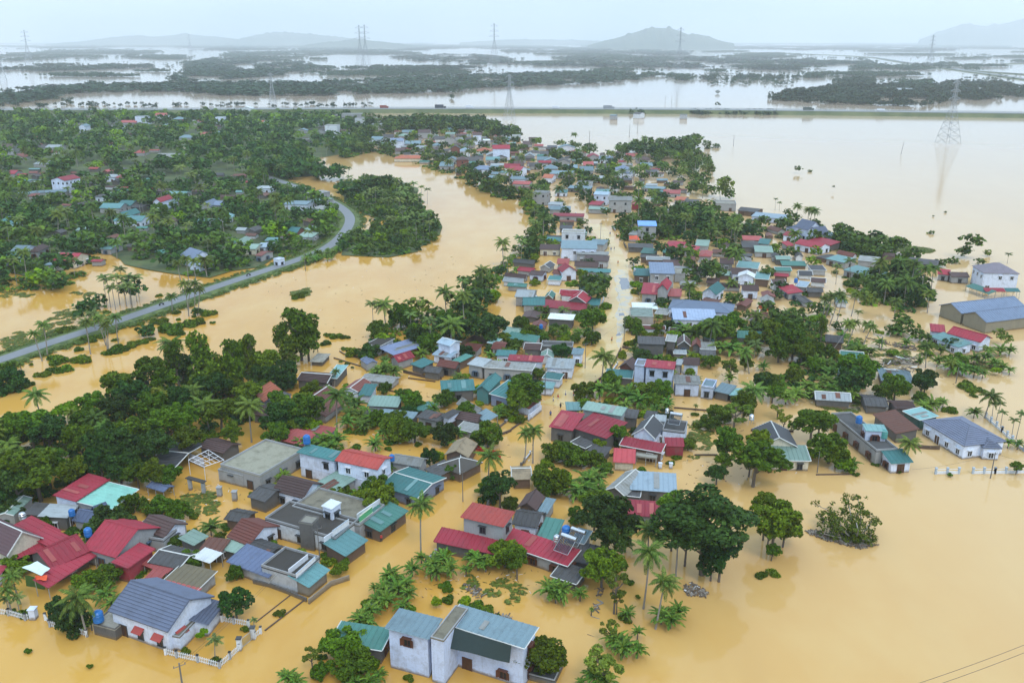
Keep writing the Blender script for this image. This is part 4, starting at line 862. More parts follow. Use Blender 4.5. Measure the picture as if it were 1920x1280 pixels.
# ================= far houses (simple volumes): x, y of the near eave's middle, width, roof, wall, storeys, type
def HF(rows, sc):
    for r in rows:
        x, y, w, rc, wc, st = r[:6]; ty = r[6] if len(r) > 6 else random.choice(['gx', 'gx', 'gy', 'hip'])
        rise = 0 if ty == 'flat' else random.uniform(1.5, 2.3)
        H(None, None, (x - w/2, y, x + w/2, y + random.uniform(-.6, .6), random.uniform(8, 12), 2.75 * st + .5, rise, ty, random.choice([rc, rc, 'darkfib', 'brown', 'bluegrey']) if ty != 'flat' and w < 85 and rc not in ('red', 'white3') else rc, random.choice([wc, 'white2', 'grey']) if wc == 'white' and st < 3 else wc))
T(640, 0, 3)
HF([(60,640,120,'fibre','grey',3,'flat'),(110,665,70,'fibre','white2',3,'flat'),(205,700,80,'lightmetal','grey',2,'flat'),(20,745,60,'lightmetal','white',1),(30,790,70,'slateblue','grey',1),(200,785,65,'lightblue','white',2),(265,775,60,'lightmetal','white',2),
 (310,795,75,'slateblue','white',2),(375,745,70,'bluegrey','grey',1),(465,745,70,'redfade','white',2),(350,765,60,'palegreen','grey',1),(400,810,90,'bluegrey','grey',1),(450,835,110,'lightmetal','grey',1),(500,845,80,'palegreen','grey',1),(560,785,75,'slateblue','white',1),
 (610,780,60,'brown','grey',2),(640,835,55,'redfade','brownred',2),(695,850,60,'lightblue','white',2),(720,815,70,'darkfib','grey',1),(765,760,50,'redfade','white',3,'gx'),(820,790,40,'white3','white',2,'flat'),(770,800,60,'teal','grey',1),(800,850,90,'orange','white',1,'hip'),
 (900,838,100,'red','white',3,'gx'),(380,892,170,'orange','cream',1,'hip'),(560,880,70,'brown','grey',1),(620,905,70,'brownred','grey',1),(590,935,80,'redfade','grey',1),(680,900,70,'brownred','brownred',2),(850,900,80,'teal3','grey',1),(860,875,90,'lightmetal','grey',1),
 (985,775,50,'fibre','brownred',1),(1085,860,75,'orange','white',1),(1050,812,50,'teal3','grey',1),(1270,832,100,'bluegrey','white',2,'gy'),(1060,880,60,'lightmetal','grey',1),(1180,905,80,'redfade','grey',1),(1250,915,80,'brownred','white',1),(1330,862,100,'redfade','grey',1),
 (1420,885,70,'red','grey',1),(1490,900,80,'slateblue','white',1),(1480,940,80,'lightmetal','grey',1),(1560,870,60,'teal','grey',1),(1590,955,90,'slateblue','white',2,'hip'),(1640,880,70,'redfade','grey',1),(1700,900,80,'bluegrey','grey',1),(1780,850,70,'darkfib','grey',1),
 (1010,900,60,'fibre','grey',1),(960,945,90,'red','white',1),(800,955,120,'slateblue','white',1,'hip'),(1090,935,70,'darkfib','grey',1),(1180,950,80,'bluegrey','grey',1),(1290,945,80,'lightmetal','grey',1),(1390,930,60,'redfade','grey',1),(1720,935,70,'bluegrey','grey',1),
 (130,790,60,'brown','grey',1),(150,815,55,'lightmetal','cream',1),(330,850,60,'darkfib','grey',1),(250,820,60,'palegreen','grey',1),(540,820,60,'palegreen','grey',1),(660,790,60,'fibre','grey',1),(1130,900,60,'palegreen','grey',1),(1380,960,80,'teal3','grey',1),(1080,790,50,'fibre','grey',1),(1140,870,50,'orange','grey',1),
 (1000,930,60,'brownred','grey',1),(900,890,70,'fibre','grey',1),(745,905,60,'lightmetal','grey',1)], 3)
T(0, 0, 3)
HF([(330,675,55,'bluegrey','white',1),(380,655,50,'brownred','grey',1),(440,690,70,'redfade','grey',1),(480,665,60,'maroon','cream',1),(460,712,40,'bluegrey','white',2,'gy'),(345,690,60,'lightmetal','cream',1),(575,662,40,'lightblue','white',1),(720,690,90,'redfade','grey',1),(705,712,50,'lightmetal','white',1),
 (795,655,75,'lightmetal','white',3,'flat'),(905,650,70,'redfade','white',2),(1000,672,65,'slateblue','redwall',2,'hip'),(930,710,45,'bluegrey','white',1),(1235,660,50,'lightmetal','white',3,'flat'),(1320,665,90,'orange','cream',1),(1380,610,75,'white3','white',2,'gy'),(1450,690,55,'orange','white',1),
 (1510,655,55,'lightmetal','white',1),(1205,715,45,'lightmetal','white',1),(1560,640,40,'bluegrey','white',1),(1745,645,70,'redfade','white',1),(1695,650,60,'brownred','white',2),(1790,685,70,'redfade','white',2),(1860,705,70,'fibre','white2',3,'flat'),(1700,735,55,'bluegrey','grey',1),(1800,738,50,'orange','grey',1),
 (1865,780,60,'lightmetal','white',1),(1890,655,60,'fibre','grey',1),(190,775,70,'brownred','grey',1),(225,830,60,'maroon','grey',1),(290,830,80,'lightmetal','grey',1),(35,830,80,'slate','grey2',2,'gx'),(90,885,90,'brownred','grey',1),(590,815,62,'red','white',2,'gy'),(1040,775,80,'darkfib','grey',1),(1050,820,60,'concrete','cream',1,'flat'),
 (930,885,110,'fibre','grey',1),(1010,885,60,'lightmetal','white',1),(780,860,60,'redfade','grey',1),(1230,750,60,'lightmetal','grey',1),(1720,805,80,'brownred','grey',1),(880,725,50,'redfade','grey',1),(640,700,50,'fibre','grey',1),(1600,690,50,'fibre','white',1),(1110,690,50,'redfade','grey',1),
 (1150,760,60,'redfade','grey',1),(700,860,50,'fibre','grey',1),(500,740,55,'fibre','grey',1),(300,725,50,'lightmetal','white',1)], 3)
T(0, 300, 4)
HF([(300,30,110,'lightmetal','grey',1),(80,105,60,'red','grey',1),(1500,120,60,'fibre','grey',1),(1240,480,80,'fibre','cream',1),(250,690,70,'brown','grey',1),(1680,440,90,'paleteal','white',1),(1620,200,60,'brown','grey',1)], 4)
# small buildings standing in the flood beyond the village
T(640, 0, 3)
H('small white two storey house alone in the flood below the dike', 'lone flood house', (1508,650,1546,651,9,5,.8,'gx','bluegrey','grey'))
H('dark roofed house wrapped in trees alone in the flood', 'tree wrapped flood house', (1640,640,1680,642,12,5.5,1.4,'gx','darkfib','white2'))
T(1280, 0, 3)
H('small grey pump house cut off in the flood', 'grey pump house', (-18,646,22,647,10,5,.4,'gx','fibre','grey2'))
H('long pale roofed sheds among trees beyond the dike', None, (1210,505,1300,506,30,4,2,'gx','lightmetal','grey'), (980,520,1080,521,25,4,2,'gx','fibre','grey'))
H('white warehouse roof among distant trees beyond the dike', None, (1610,498,1760,499,30,4,1.5,'gx','white3','white'))

# ================= low sheds and lean-tos crowding the gaps
def inside(poly, x, y):
    c = False; n = len(poly)
    for i in range(n):
        x0, y0 = poly[i]; x1, y1 = poly[(i+1) % n]
        if (y0 > y) != (y1 > y) and x < (x1-x0) * (y-y0) / (y1-y0) + x0: c = not c
    return c
OPEN_PX = [[(720,700),(800,690),(832,720),(820,760),(740,750)], [(310,885),(420,880),(470,960),(380,1000),(280,960)], [(640,800),(700,800),(860,830),(790,880),(660,860)], [(1010,470),(1050,480),(1046,500),(1005,498)], [(1235,735),(1480,745),(1480,790),(1370,830),(1290,880),(1280,780)],
    [(640,620),(690,640),(680,700),(620,720),(600,680)], [(540,1090),(600,1060),(600,1120),(480,1200),(470,1120)], [(1350,640),(1480,690),(1480,760),(1300,740)], [(480,1040),(560,1090),(440,1160),(400,1110)], [(1000,548),(1060,540),(1070,556),(1010,560)], [(940,770),(1010,740),(1000,800),(940,800)], [(1430,680),(1530,690),(1540,730),(1460,740)], [(1500,610),(1560,620),(1540,660)], [(400,920),(480,940),(470,970),(400,960)]]
OPENW = [[(P(*q).x, P(*q).y) for q in poly] for poly in OPEN_PX]
def open_water(x, y): return any(inside(p, x, y) for p in OPENW)
def crowd(poly_px, step, prob, seed):
    rnd = random.Random(seed); poly = [(P(*q).x, P(*q).y) for q in poly_px]; T(0, 0, 1)
    x0, x1 = min(p[0] for p in poly), max(p[0] for p in poly); y0, y1 = min(p[1] for p in poly), max(p[1] for p in poly)
    base = [(h['root'].location.x, h['root'].location.y, h['root'].rotation_euler.z) for h in HOUSES]; y = y0
    while y < y1:
        x = x0
        while x < x1:
            X, Y = x + rnd.uniform(-.35, .35) * step, y + rnd.uniform(-.35, .35) * step; x += step
            if rnd.random() > prob or not inside(poly, X, Y) or open_water(X, Y) or street_d(X, Y) < 8.5: continue
            hx = min(base, key=lambda q: math.hypot(q[0]-X, q[1]-Y)); yaw = hx[2] + rnd.choice([0, 0, math.pi/2]); yaw = (yaw + math.pi/2) % math.pi - math.pi/2
            L, w = rnd.uniform(4, 9), rnd.uniform(2.6, 5); u = Vector((math.cos(yaw), math.sin(yaw), 0)); v = Vector((-u.y, u.x, 0)); c = Vector((X, Y, 0)); a = c - u*L/2 - v*w/2
            if any(block_hit(*(c + u*L*i + v*w*j).xy, False) for i in (-.45, 0, .45) for j in (-.45, 0, .45)): continue
            ze = rnd.uniform(1.8, 3.0); rc = rnd.choice(['darkfib', 'brown', 'fibre', 'teal3', 'palegreen2', 'brownred', 'bluegrey', 'lightmetal', 'redfade', 'darkfib', 'brown', 'rust', 'tealgreen', 'darktile', 'red'])
            A, B = topx(Vector((a.x, a.y, ze * .80))), topx(Vector((a.x + u.x*L, a.y + u.y*L, ze * .80)))
            if not (0 < A[0] < 1920): continue
            H(None, None, (*A, *B, w, ze, rnd.uniform(.3, 1.3), rnd.choice(['sh', 'gx', 'gx']), rc, rnd.choice(['dconc', 'grey', 'brown', 'white2', 'grey']), '' if rnd.random() < .4 else 'n'), cat='shed')
        y += step
crowd([(540,860),(600,700),(700,655),(880,650),(1120,580),(1140,640),(1030,760),(960,830),(880,900),(760,1000),(640,1100),(420,1060),(420,960),(480,930)], 6, .8, 1)
crowd([(1190,600),(1190,480),(1430,450),(1500,500),(1440,620),(1420,640),(1280,680),(1190,680)], 7, .8, 2)
crowd([(980,640),(960,520),(1050,440),(1060,400),(1140,450),(1145,560),(1080,640)], 6.5, .85, 3)
crowd([(1000,370),(760,300),(720,240),(860,245),(1060,285),(1250,310),(1290,380),(1250,400),(1130,410)], 11, .6, 4)
crowd([(0,1080),(0,960),(120,940),(260,960),(420,1000),(420,1060),(250,1080)], 5.5, .6, 5)
crowd([(1440,430),(1500,450),(1700,520),(1740,500),(1640,470),(1560,600),(1440,560)], 9.5, .7, 6)
crowd([(40,320),(40,520),(320,500),(600,450),(600,400),(450,330)], 15, .45, 7)
crowd([(1480,600),(1560,620),(1640,720),(1700,780),(1620,800),(1480,740)], 10, .3, 8)
crowd([(0,340),(0,225),(640,225),(600,290),(480,330)], 30, .4, 9)
# ---------------------------------------------------------------- vegetation prototypes
def quad_cloud(rng, n, lobes, size, flat=.45, up=.35):
    """n leaf clumps spread over the lobes; lobes: (cx,cy,cz,rx,rz)"""
    L = np.array(lobes); w = L[:, 3] ** 2; idx = rng.choice(len(L), n, p=w / w.sum())
    d = rng.normal(size=(n, 3)); d /= np.linalg.norm(d, axis=1)[:, None]
    d[:, 2] = np.where(d[:, 2] < -.65, -d[:, 2] * .6, d[:, 2]); d /= np.linalg.norm(d, axis=1)[:, None]
    r = .72 + .36 * rng.random(n) ** .7
    c = L[idx, :3] + d * np.stack([L[idx, 3], L[idx, 3], L[idx, 4]], 1) * r[:, None]
    nrm = d * (1 - flat) + rng.normal(size=(n, 3)) * flat; nrm[:, 2] += up; nrm /= np.linalg.norm(nrm, axis=1)[:, None]
    t = rng.normal(size=(n, 3)); u = np.cross(nrm, t); u /= np.linalg.norm(u, axis=1)[:, None]; v = np.cross(nrm, u)
    s = size * (.6 + .8 * rng.random(n))[:, None]; asp = (.55 + .4 * rng.random(n))[:, None]
    V = np.stack([c - u*s - nrm*s*.15, c - v*s*asp, c + u*s - nrm*s*.15, c + v*s*asp], 1)
    return V
def crown_lobes(rng, kind):
    if kind == 'round':
        out = [(0,0,-.05,.52,.5)]
        for k in range(24):
            zz = -.55 + 1.35 * (k + .5) / 24; rr = math.sqrt(max(.05, 1 - zz * zz)) * rng.uniform(.4, 1.0); a = k * 2.399 + rng.random() * 1.2; r = rng.uniform(.13, .34); out.append((math.cos(a)*rr, math.sin(a)*rr, zz*.8, r, r*.8))
        return out
    if kind == 'tall': return [(rng.uniform(-.3,.3), rng.uniform(-.3,.3), z, r, r*.95) for z, r in zip(np.linspace(-.75,.8,9), [.42,.5,.55,.52,.5,.46,.4,.34,.26])] + [(math.cos(a)*.5, math.sin(a)*.5, z, .26, .24) for a, z in zip(rng.random(7)*6.3, rng.uniform(-.6,.6,7))]
    if kind == 'open': return [(math.cos(a)*q, math.sin(a)*q, z, r, r*.6) for a, q, z, r in zip(np.arange(13)*2.4, .3+.6*rng.random(13), rng.uniform(-.45,.55,13), rng.uniform(.16,.32,13))]
    if kind == 'broad': return [(0,0,.05,.55,.4)] + [(math.cos(a)*q, math.sin(a)*q, z*(1.1-q)*1.6, r, r*.75) for a, q, z, r in zip(np.arange(38)*2.4, .25+.65*rng.random(38)**.6, rng.uniform(-.45,.75,38), rng.uniform(.17,.34,38))]
    return [(rng.uniform(-.55,.55), rng.uniform(-.55,.55), rng.uniform(0,.3), rng.uniform(.3,.5), rng.uniform(.25,.4)) for _ in range(6)]
PROTO = {}   # key -> list of (crown mesh, trunk mesh)
def trunk_mesh(rng, kind, H):
    """unit: crown centre at z=0, crown radius 1, foot at -H"""
    mb = MB(); lean = rng.uniform(-.15, .15, 2)
    pts = [(lean[0]*-1, lean[1]*-1, -H - .5), (lean[0]*-.6, lean[1]*-.6, -H*.6), (0, 0, -.35), (0.05, .03, .2)]
    mb.tube(pts, [.11, .085, .06, .03], 7)
    for k in range(6 if kind != 'tall' else 8):
        a = k * 2.4 + rng.random(); z0 = -.62 + .09 * k
        r = rng.uniform(.45, .75); mid = Vector((math.cos(a)*r*.45, math.sin(a)*r*.45, z0 + .12)); end = Vector((math.cos(a)*r, math.sin(a)*r, z0 + .2 + rng.uniform(0, .2)))
        mb.tube([(0, 0, z0), mid, end], [.045, .03, .012], 5)
        for j in (-1, 1): mb.tube([mid, mid.lerp(end, .5) + Vector((math.cos(a+j)*.2, math.sin(a+j)*.2, .15))], [.022, .008], 4)
    return mb.mesh('trunk', simple('bark'))
def proto(key):
    if key in PROTO: return PROTO[key]
    kind, leaf = key.split('/'); out = []
    nv = {'round': 4, 'tall': 3, 'open': 3, 'broad': 2, 'bush': 4}[kind]
    nq = {'round': 3300, 'tall': 1500, 'open': 1300, 'broad': 9000, 'bush': 900}[kind]; size = {'round': .082, 'tall': .082, 'open': .085, 'broad': .052, 'bush': .12}[kind]
    for i in range(nv):
        rng = np.random.default_rng(abs(hash(kind)) % 1000 + i * 17 if False else sum(map(ord, key)) + i * 17)
        V = quad_cloud(rng, nq, crown_lobes(rng, kind), size, .6, .3)
        out.append((quads_mesh('crown', V, LEAF[leaf]), trunk_mesh(rng, kind, 1.2) if kind != 'bush' else None))
    PROTO[key] = out; return out
def frond(L=3.6, droop=.9, n=16, lw=.105, ll=.95, leaf='palm'):
    """a pinnate frond reaching along +x from the origin"""
    k = ('frond', L, droop, leaf)
    if k in MESHC: return MESHC[k]
    rng = np.random.default_rng(int(L * 100 + droop * 10)); mb = MB(); spine = []
    for i in range(9):
        t = i / 8; spine.append(Vector((L * (t - .12 * t * t * droop), 0, L * (.42 * t - (.42 + .55 * droop) * t * t * .95))))
    mb.tube(spine, [.06 - .045 * i / 8 for i in range(9)], 3)
    for s in (-1, 1):
        for j in range(n):
            t = .12 + .86 * (j + rng.random() * .5) / n; f = t * 8; i = min(7, int(f)); p = spine[i].lerp(spine[i+1], f - i); d = (spine[i+1] - spine[i]).normalized()
            l = ll * (math.sin(math.pi * min(1, t * .85 + .12)) * .8 + .25) * rng.uniform(.85, 1.1)
            side = (Vector((0, s, 0)) * .78 + d * .62 + Vector((0, 0, -.38 - .25 * rng.random()))).normalized()
            mid = p + side * l * .5 + Vector((0, 0, .03)); e = p + side * l + Vector((0, 0, -.18 * l))
            w = d * lw * 1.2
            mb.add([p - w*.5, mid - w, e, mid + w, p + w*.5], [(0, 1, 3, 4), (1, 2, 3)])
    MESHC[k] = mb.mesh('frond', LEAF[leaf]); return MESHC[k]
def banana_leaf(L=2.4, droop=.8):
    k = ('bleaf', L, droop)
    if k in MESHC: return MESHC[k]
    mb = MB(); sp_ = []; rng = np.random.default_rng(int(L * 10))
    for i in range(8):
        t = i / 7; sp_.append(Vector((L * t * (1 - .18 * t * droop), 0, L * (.75 * t - (.55 + .5 * droop) * t * t))))
    for s in (-1, 1):
        for i in range(1, 7):
            w0 = .27 * math.sin(math.pi * (i - .4) / 7) ** .6; w1 = .27 * math.sin(math.pi * (i + .6) / 7.2) ** .6 if i < 6 else .06
            gap = .04 * rng.random()
            a, b = sp_[i].lerp(sp_[i+1], gap), sp_[i+1].lerp(sp_[i], gap)
            mb.add([a, b, b + Vector((.1, s * w1, -.10 - .12 * rng.random())), a + Vector((.1, s * w0, -.10 - .12 * rng.random()))], [(0, 1, 2, 3)])
    mb.tube(sp_, [.05 - .035 * i / 7 for i in range(8)], 3)
    MESHC[k] = mb.mesh('leaf', LEAF['banana']); return MESHC[k]
def fronds_for(kind, rng):
    out = []
    if kind == 'coconut_palm':
        for k in range(22):
            t = k / 22; out.append((k * 2.399 + rng.random() * .3, -1.05 + 1.5 * t + rng.uniform(-.08, .08), frond(rng.choice([3.4, 3.9]), rng.choice([.7, 1.0]), leaf='palm'), 1))
    elif kind == 'areca_palm':
        for k in range(10):
            t = k / 10; out.append((k * 2.399, -.95 + .95 * t, frond(2.3, .9, 12, .10, .85, 'areca'), 1))
    elif kind == 'banana_plant':
        for k in range(26):
            t = k / 26; out.append((k * 2.399 + rng.random() * .5, -1.15 + .95 * t, banana_leaf(rng.choice([1.9, 2.4, 2.9]), rng.choice([.6, 1.0])), 1))
    return out
def joined_fronds(kind, var):
    k = ('join', kind, var)
    if k in MESHC: return MESHC[k]
    rng = np.random.default_rng(var * 13 + len(kind)); mb = MB(); mat = None
    for yaw, pit, me, s in fronds_for(kind, rng):
        mat = me.materials[0]; M = Matrix.Rotation(yaw, 4, 'Z') @ Matrix.Rotation(pit, 4, 'Y')
        mb.add([M @ v.co for v in me.vertices], [tuple(p.vertices) for p in me.polygons])
    MESHC[k] = mb.mesh('crown', mat); return MESHC[k]
def palm_trunk(kind, H, var):
    k = ('ptrunk', kind, round(H), var)
    if k in MESHC: return MESHC[k]
    rng = np.random.default_rng(var * 7 + int(H)); mb = MB(); a = rng.random() * 6.28; ln = rng.uniform(.03, .13) * H if kind == 'coconut_palm' else rng.uniform(0, .03) * H
    H = round(H); pts = []; r0 = {'coconut_palm': .19, 'areca_palm': .10, 'banana_plant': .14}[kind]
    for i in range(9):
        t = i / 8; q = (1 - t) ** 1.7 * ln; pts.append((math.cos(a) * q, math.sin(a) * q, -H + H * t - (.6 if i == 0 else 0)))
    mb.tube(pts, [r0 * (1.35 if i == 0 else 1 - .35 * i / 8) for i in range(9)], 7)
    MESHC[k] = mb.mesh('trunk', simple('bark_pale' if kind != 'banana_plant' else 'bark')); return MESHC[k]

# ---------------------------------------------------------------- planting list
PLANTS = []   # dict(kind, p (crown centre / hub), r, H (height of centre over water), key)
def plant(px, py, r_px, kind, H=None, base=None):
    """px,py: crown centre in tile coordinates, r_px: crown radius in tile pixels, base: foot in tile coordinates"""
    x, y = tp(px, py); rp = r_px / TS
    if base is not None:
        bx, by = tp(*base); g = P(bx, by, 0)
        k = F / zc(g); ang = math.atan2(CAM_H, math.hypot(g.x, g.y)); Hh = max(1., abs(by - y) / (k * math.cos(ang))) if H is None else H
        c = Vector((g.x, g.y, Hh)); cx = P(x, y, Hh); lean = Vector((cx.x - g.x, 0, 0))
    else:
        g0 = P(x, y, 3); k = F / zc(g0); r = rp / k
        Hh = H if H is not None else {'co': 6, 'ar': 7, 'ta': 9, 'ba': .8, 's': max(.4, r * .3), 'd': r * .72, 'b': r * .8, 'y': r, 'br': r * .5, 't': r * 1.1, 'big': r * 1.1, 'o': r * .9}[kind]
        c = P(x, y, Hh); lean = Vector((0, 0, 0))
    if kind == 'ba': c.z = min(c.z, 1.0)
    if kind == 'co' and base is None: c = P(x, y, min(c.z, 6.2))
    k = F / zc(c)
    PLANTS.append(dict(kind=kind, c=c, r=rp / k * {'ba': 1.12, 'b': 1.12, 'd': 1.12, 's': 1.15, 'br': 1.1}.get(kind, 1.04), lean=lean, px=x, py=y, man=True))
def PL(rows):
    for r in rows: plant(*r)
T(0, 920, 3.5556)
PL([(520,720,150,'co',8),(580,600,95,'b'),(700,575,95,'b'),(480,860,100,'d'),(400,800,85,'d'),(1270,465,78,'b'),(1570,550,62,'b'),(1575,745,98,'d',None,(1578,850)),(1345,940,48,'br',1.6),(1240,1060,42,'s'),(1415,1030,62,'ar',3,(1430,1120)),(1440,1115,42,'s'),
    (880,85,80,'b'),(740,225,125,'d'),(650,240,70,'b'),(830,240,80,'d'),(1070,105,90,'b'),(1190,130,80,'b'),(1000,130,50,'b'),(1300,165,35,'s'),(100,500,85,'b'),(80,570,85,'co',5),(40,660,80,'co',4),(110,715,58,'ar',2.5),(40,720,50,'ar',2.2),(60,800,28,'s'),(155,815,50,'s'),(85,800,28,'s'),
    (40,140,85,'d'),(60,60,90,'d'),(185,1060,30,'s'),(600,1160,24,'s'),(700,650,75,'ba',2.4),(750,720,70,'ba',2.2),(600,850,50,'ba',2),(360,440,40,'d'),(920,540,55,'s'),(480,270,60,'s'),(380,225,45,'s'),(260,190,30,'s'),(1520,230,45,'s'),(1630,915,30,'s'),(1690,860,30,'ar',2),(300,395,60,'d')])
T(480, 920, 3.5556)
PL([(1072,245,112,'co',9.5,(1072,440)),(800,45,125,'b'),(540,40,70,'b'),(890,540,85,'ba',2.4),(945,620,85,'ba',2.4),(870,690,85,'ba',2.4),(1000,585,65,'ba',2.2),(760,770,80,'ba',2.2),(690,830,85,'ba',2.2),(735,850,70,'ba',2),(800,700,60,'ba',2),(1010,665,60,'ba',2),(930,560,70,'ba',2.4),(850,620,60,'ba',2.2),
    (980,740,60,'ba',2),(1040,490,65,'ba',2.2),(1100,420,50,'ba',2),(1180,460,80,'ba',2.4),(1250,430,80,'ba',2.4),(1290,490,70,'ba',2.2),(1200,520,70,'ba',2),(1260,390,60,'br'),(1480,440,85,'ba',2.4),(1400,495,42,'ba',2),(1530,460,60,'ba',2.2),(1440,400,55,'ba',2.2),(1655,430,105,'b'),
    (570,490,48,'s',1.6),(530,530,45,'s',1.4),(600,465,40,'s',1.6),(1260,615,46,'s'),(1275,655,35,'s'),(790,630,38,'ba',1.6),(1200,720,50,'br',1.2),(1270,715,48,'s'),(1390,735,60,'br',1.2),(1470,770,70,'s'),(1540,800,60,'s'),(1600,830,40,'s'),(160,805,38,'s'),(365,1090,70,'o',3),(590,1040,130,'b'),(660,1030,80,'b'),
    (640,1170,130,'b'),(760,1130,80,'br'),(420,1210,62,'b'),(210,1200,75,'ba',2.4),(260,1240,70,'ba',2.2),(750,1230,80,'ba',2.4),(650,1235,80,'ba',2.4),(820,1200,60,'ba',2),(1025,1235,38,'s'),(490,930,32,'s'),(500,460,70,'s'),(480,430,50,'s'),(740,750,60,'s'),(1020,780,55,'br'),(1560,30,80,'d'),(1690,90,60,'b'),(440,1100,40,'s')])
T(960, 920, 3.5556)
PL([(1230,130,290,'big',9.5,(1240,560)),(1400,400,115,'d',5.5),(1330,480,85,'d',3.2),(1170,300,95,'d',5.5),(1290,330,110,'d',6),(1080,80,90,'b',9),(640,175,150,'d',7),(690,300,115,'d',5),(560,60,95,'b',6),(440,170,62,'b'),(760,330,60,'ba',2.2),(912,262,108,'co',8),(940,490,132,'co',9.5,(895,785)),(1155,420,115,'co',8,(1105,575)),(1040,700,118,'co',7.5,(958,910)),
    (1060,830,85,'ba',2.2),(1000,800,75,'ba',2.2),(1110,760,70,'ba',2.4),(690,590,95,'o',5.5,(685,822)),(700,700,60,'o',3),(600,500,105,'b',4),(690,470,70,'b',4),(250,630,85,'ba',2.2),(330,640,85,'ba',2.2),(290,670,60,'ba',2),(455,665,58,'ba',1.8),(770,800,62,'ba',1.8),(750,840,55,'s'),
    (690,970,90,'ba',2.2),(740,1020,90,'ba',2.2),(660,920,80,'o',2.6),(840,925,48,'ba',1.6),(840,1040,68,'ba',1.8),(530,785,20,'ba',1.2),(240,1110,125,'b',3.6,(200,1240)),(200,1180,70,'b'),(600,1140,140,'o',4),(550,1210,90,'ba',2),(620,1240,90,'ba',2),(1660,555,50,'s'),(30,440,70,'b',4),(780,600,40,'s'),(840,700,22,'s'),(460,1265,40,'ba',1.4),(140,910,22,'s'),(780,210,45,'d')])
T(1440, 920, 3.5556)
PL([(80,150,130,'b',6.5,(30,420)),(120,250,85,'b',3.5),(10,250,70,'b',4.5),(35,395,50,'b',2),(-10,80,80,'b',7),(30,540,46,'s')])
T(0, 600, 3.7647)
PL([(1710,680,115,'co',8,(1765,860)),(1440,600,110,'co',8),(1360,500,85,'co',9),(665,700,110,'co',8),(505,655,60,'co',8),(30,940,105,'co',8),(720,760,80,'co',6),(60,880,90,'co',7),(640,860,80,'co',6),(960,720,70,'ba',3),(1640,420,60,'ba',2.4),
    (1400,220,120,'t',11),(1430,320,120,'t',7),(1230,240,80,'t',9),(1640,240,95,'t',9),(1740,200,90,'t',9),(1640,330,100,'t',6),(1530,330,110,'t',6),(1060,360,110,'b',8),(1150,430,100,'b',6),(640,580,100,'b',7),(840,450,90,'b',7),(930,520,100,'d',6),(210,740,125,'b',7),(330,770,120,'d',7),(90,760,100,'b',7),(80,700,70,'b',7),(60,830,120,'d',5),
    (230,1040,170,'b',7),(100,1120,120,'d',6),(330,980,100,'b',6),(500,1060,90,'b',5),(780,870,150,'d',7),(900,790,140,'b',7),(930,930,140,'d',6),(1080,880,120,'d',6),(1180,720,130,'b',6),(1300,660,110,'b',6),(1060,620,110,'b',6),(800,640,110,'d',6),(1080,1060,90,'b',4),(1190,1090,80,'b',3),(960,1060,90,'b',4),(560,830,100,'b',6),(600,700,90,'b',6),
    (700,980,120,'d',5),(840,1030,110,'d',5),(1320,830,100,'b',5),(1480,820,65,'br'),(1560,640,110,'b',5),(1740,520,90,'b',5),(1640,790,70,'b',4),(1260,560,100,'d',6),(1490,450,100,'d',6),(450,1130,70,'s'),(140,1230,90,'b'),(60,1000,80,'d',4),(300,1180,80,'s'),(960,600,60,'br',5),(1100,640,60,'br',5),
    (235,95,52,'ta',None,(315,285)),(305,35,52,'ta',None,(365,250)),(605,15,58,'ta',None,(635,235)),(690,-10,48,'ta',None,(745,180)),(735,40,48,'ta',None,(765,215)),(760,20,45,'ta',None,(750,205)),(815,-20,50,'ta',None,(812,185)),(140,310,35,'ta',None,(160,380)),
    (430,280,72,'s'),(400,260,55,'s'),(560,275,75,'s'),(610,280,40,'s'),(390,345,55,'s'),(450,340,58,'s'),(300,375,55,'s'),(60,440,110,'d',2.2),(150,440,80,'s'),(60,340,60,'b'),(20,480,70,'s'),(190,450,50,'s'),(1030,80,62,'d'),(1230,55,90,'s'),(1180,50,60,'s'),(1270,85,50,'s'),(850,190,72,'s'),(800,215,55,'s'),(930,165,58,'s'),(990,150,48,'s'),(560,200,42,'s'),(640,125,60,'s'),(700,110,45,'s'),(1340,20,60,'s'),(1400,15,50,'s'),(740,230,36,'s'),(1500,15,20,'s'),(215,310,18,'s'),(320,375,40,'s'),(430,70,60,'s'),(480,60,50,'s')])
T(0, 300, 4)
PL([(1285,1020,52,'ta',None,(1300,1140)),(1385,930,60,'ta',None,(1410,1170)),(1420,980,60,'ta',None,(1405,1160)),(1460,930,55,'ta',None,(1450,1160)),(1495,970,50,'ta',None,(1495,1160)),(1450,760,55,'ta',11),(1330,770,50,'ta',11),(1395,740,50,'ta',11),
    (800,900,62,'ar',9),(870,880,62,'ar',9),(900,820,55,'ar',9),(960,880,60,'ar',9),(1000,880,50,'ar',8),(770,880,50,'ar',9),(840,960,60,'ar',7),(930,960,60,'ar',6),(1000,960,90,'d',5),(300,880,78,'br',4,(315,965)),(400,890,85,'b',4),(240,940,50,'s'),(440,920,60,'d',3),
    (640,1120,85,'d',3.5),(720,1060,70,'d'),(700,1160,70,'ar',5),(760,1180,60,'ar',5),(870,1170,50,'ar',4),(640,1230,60,'ar',4),(320,1230,60,'ar',4),(1560,1145,65,'s'),(1480,1200,62,'s'),(1300,1240,85,'s'),(1200,1200,70,'s'),(1480,1140,40,'d'),(1110,1260,60,'s'),(870,620,60,'co',8),(640,140,40,'ar',10),(500,380,50,'ar',9),(140,440,50,'ar',9),(1350,60,50,'ar',10),(1430,110,50,'ar',10)])
T(480, 300, 4)
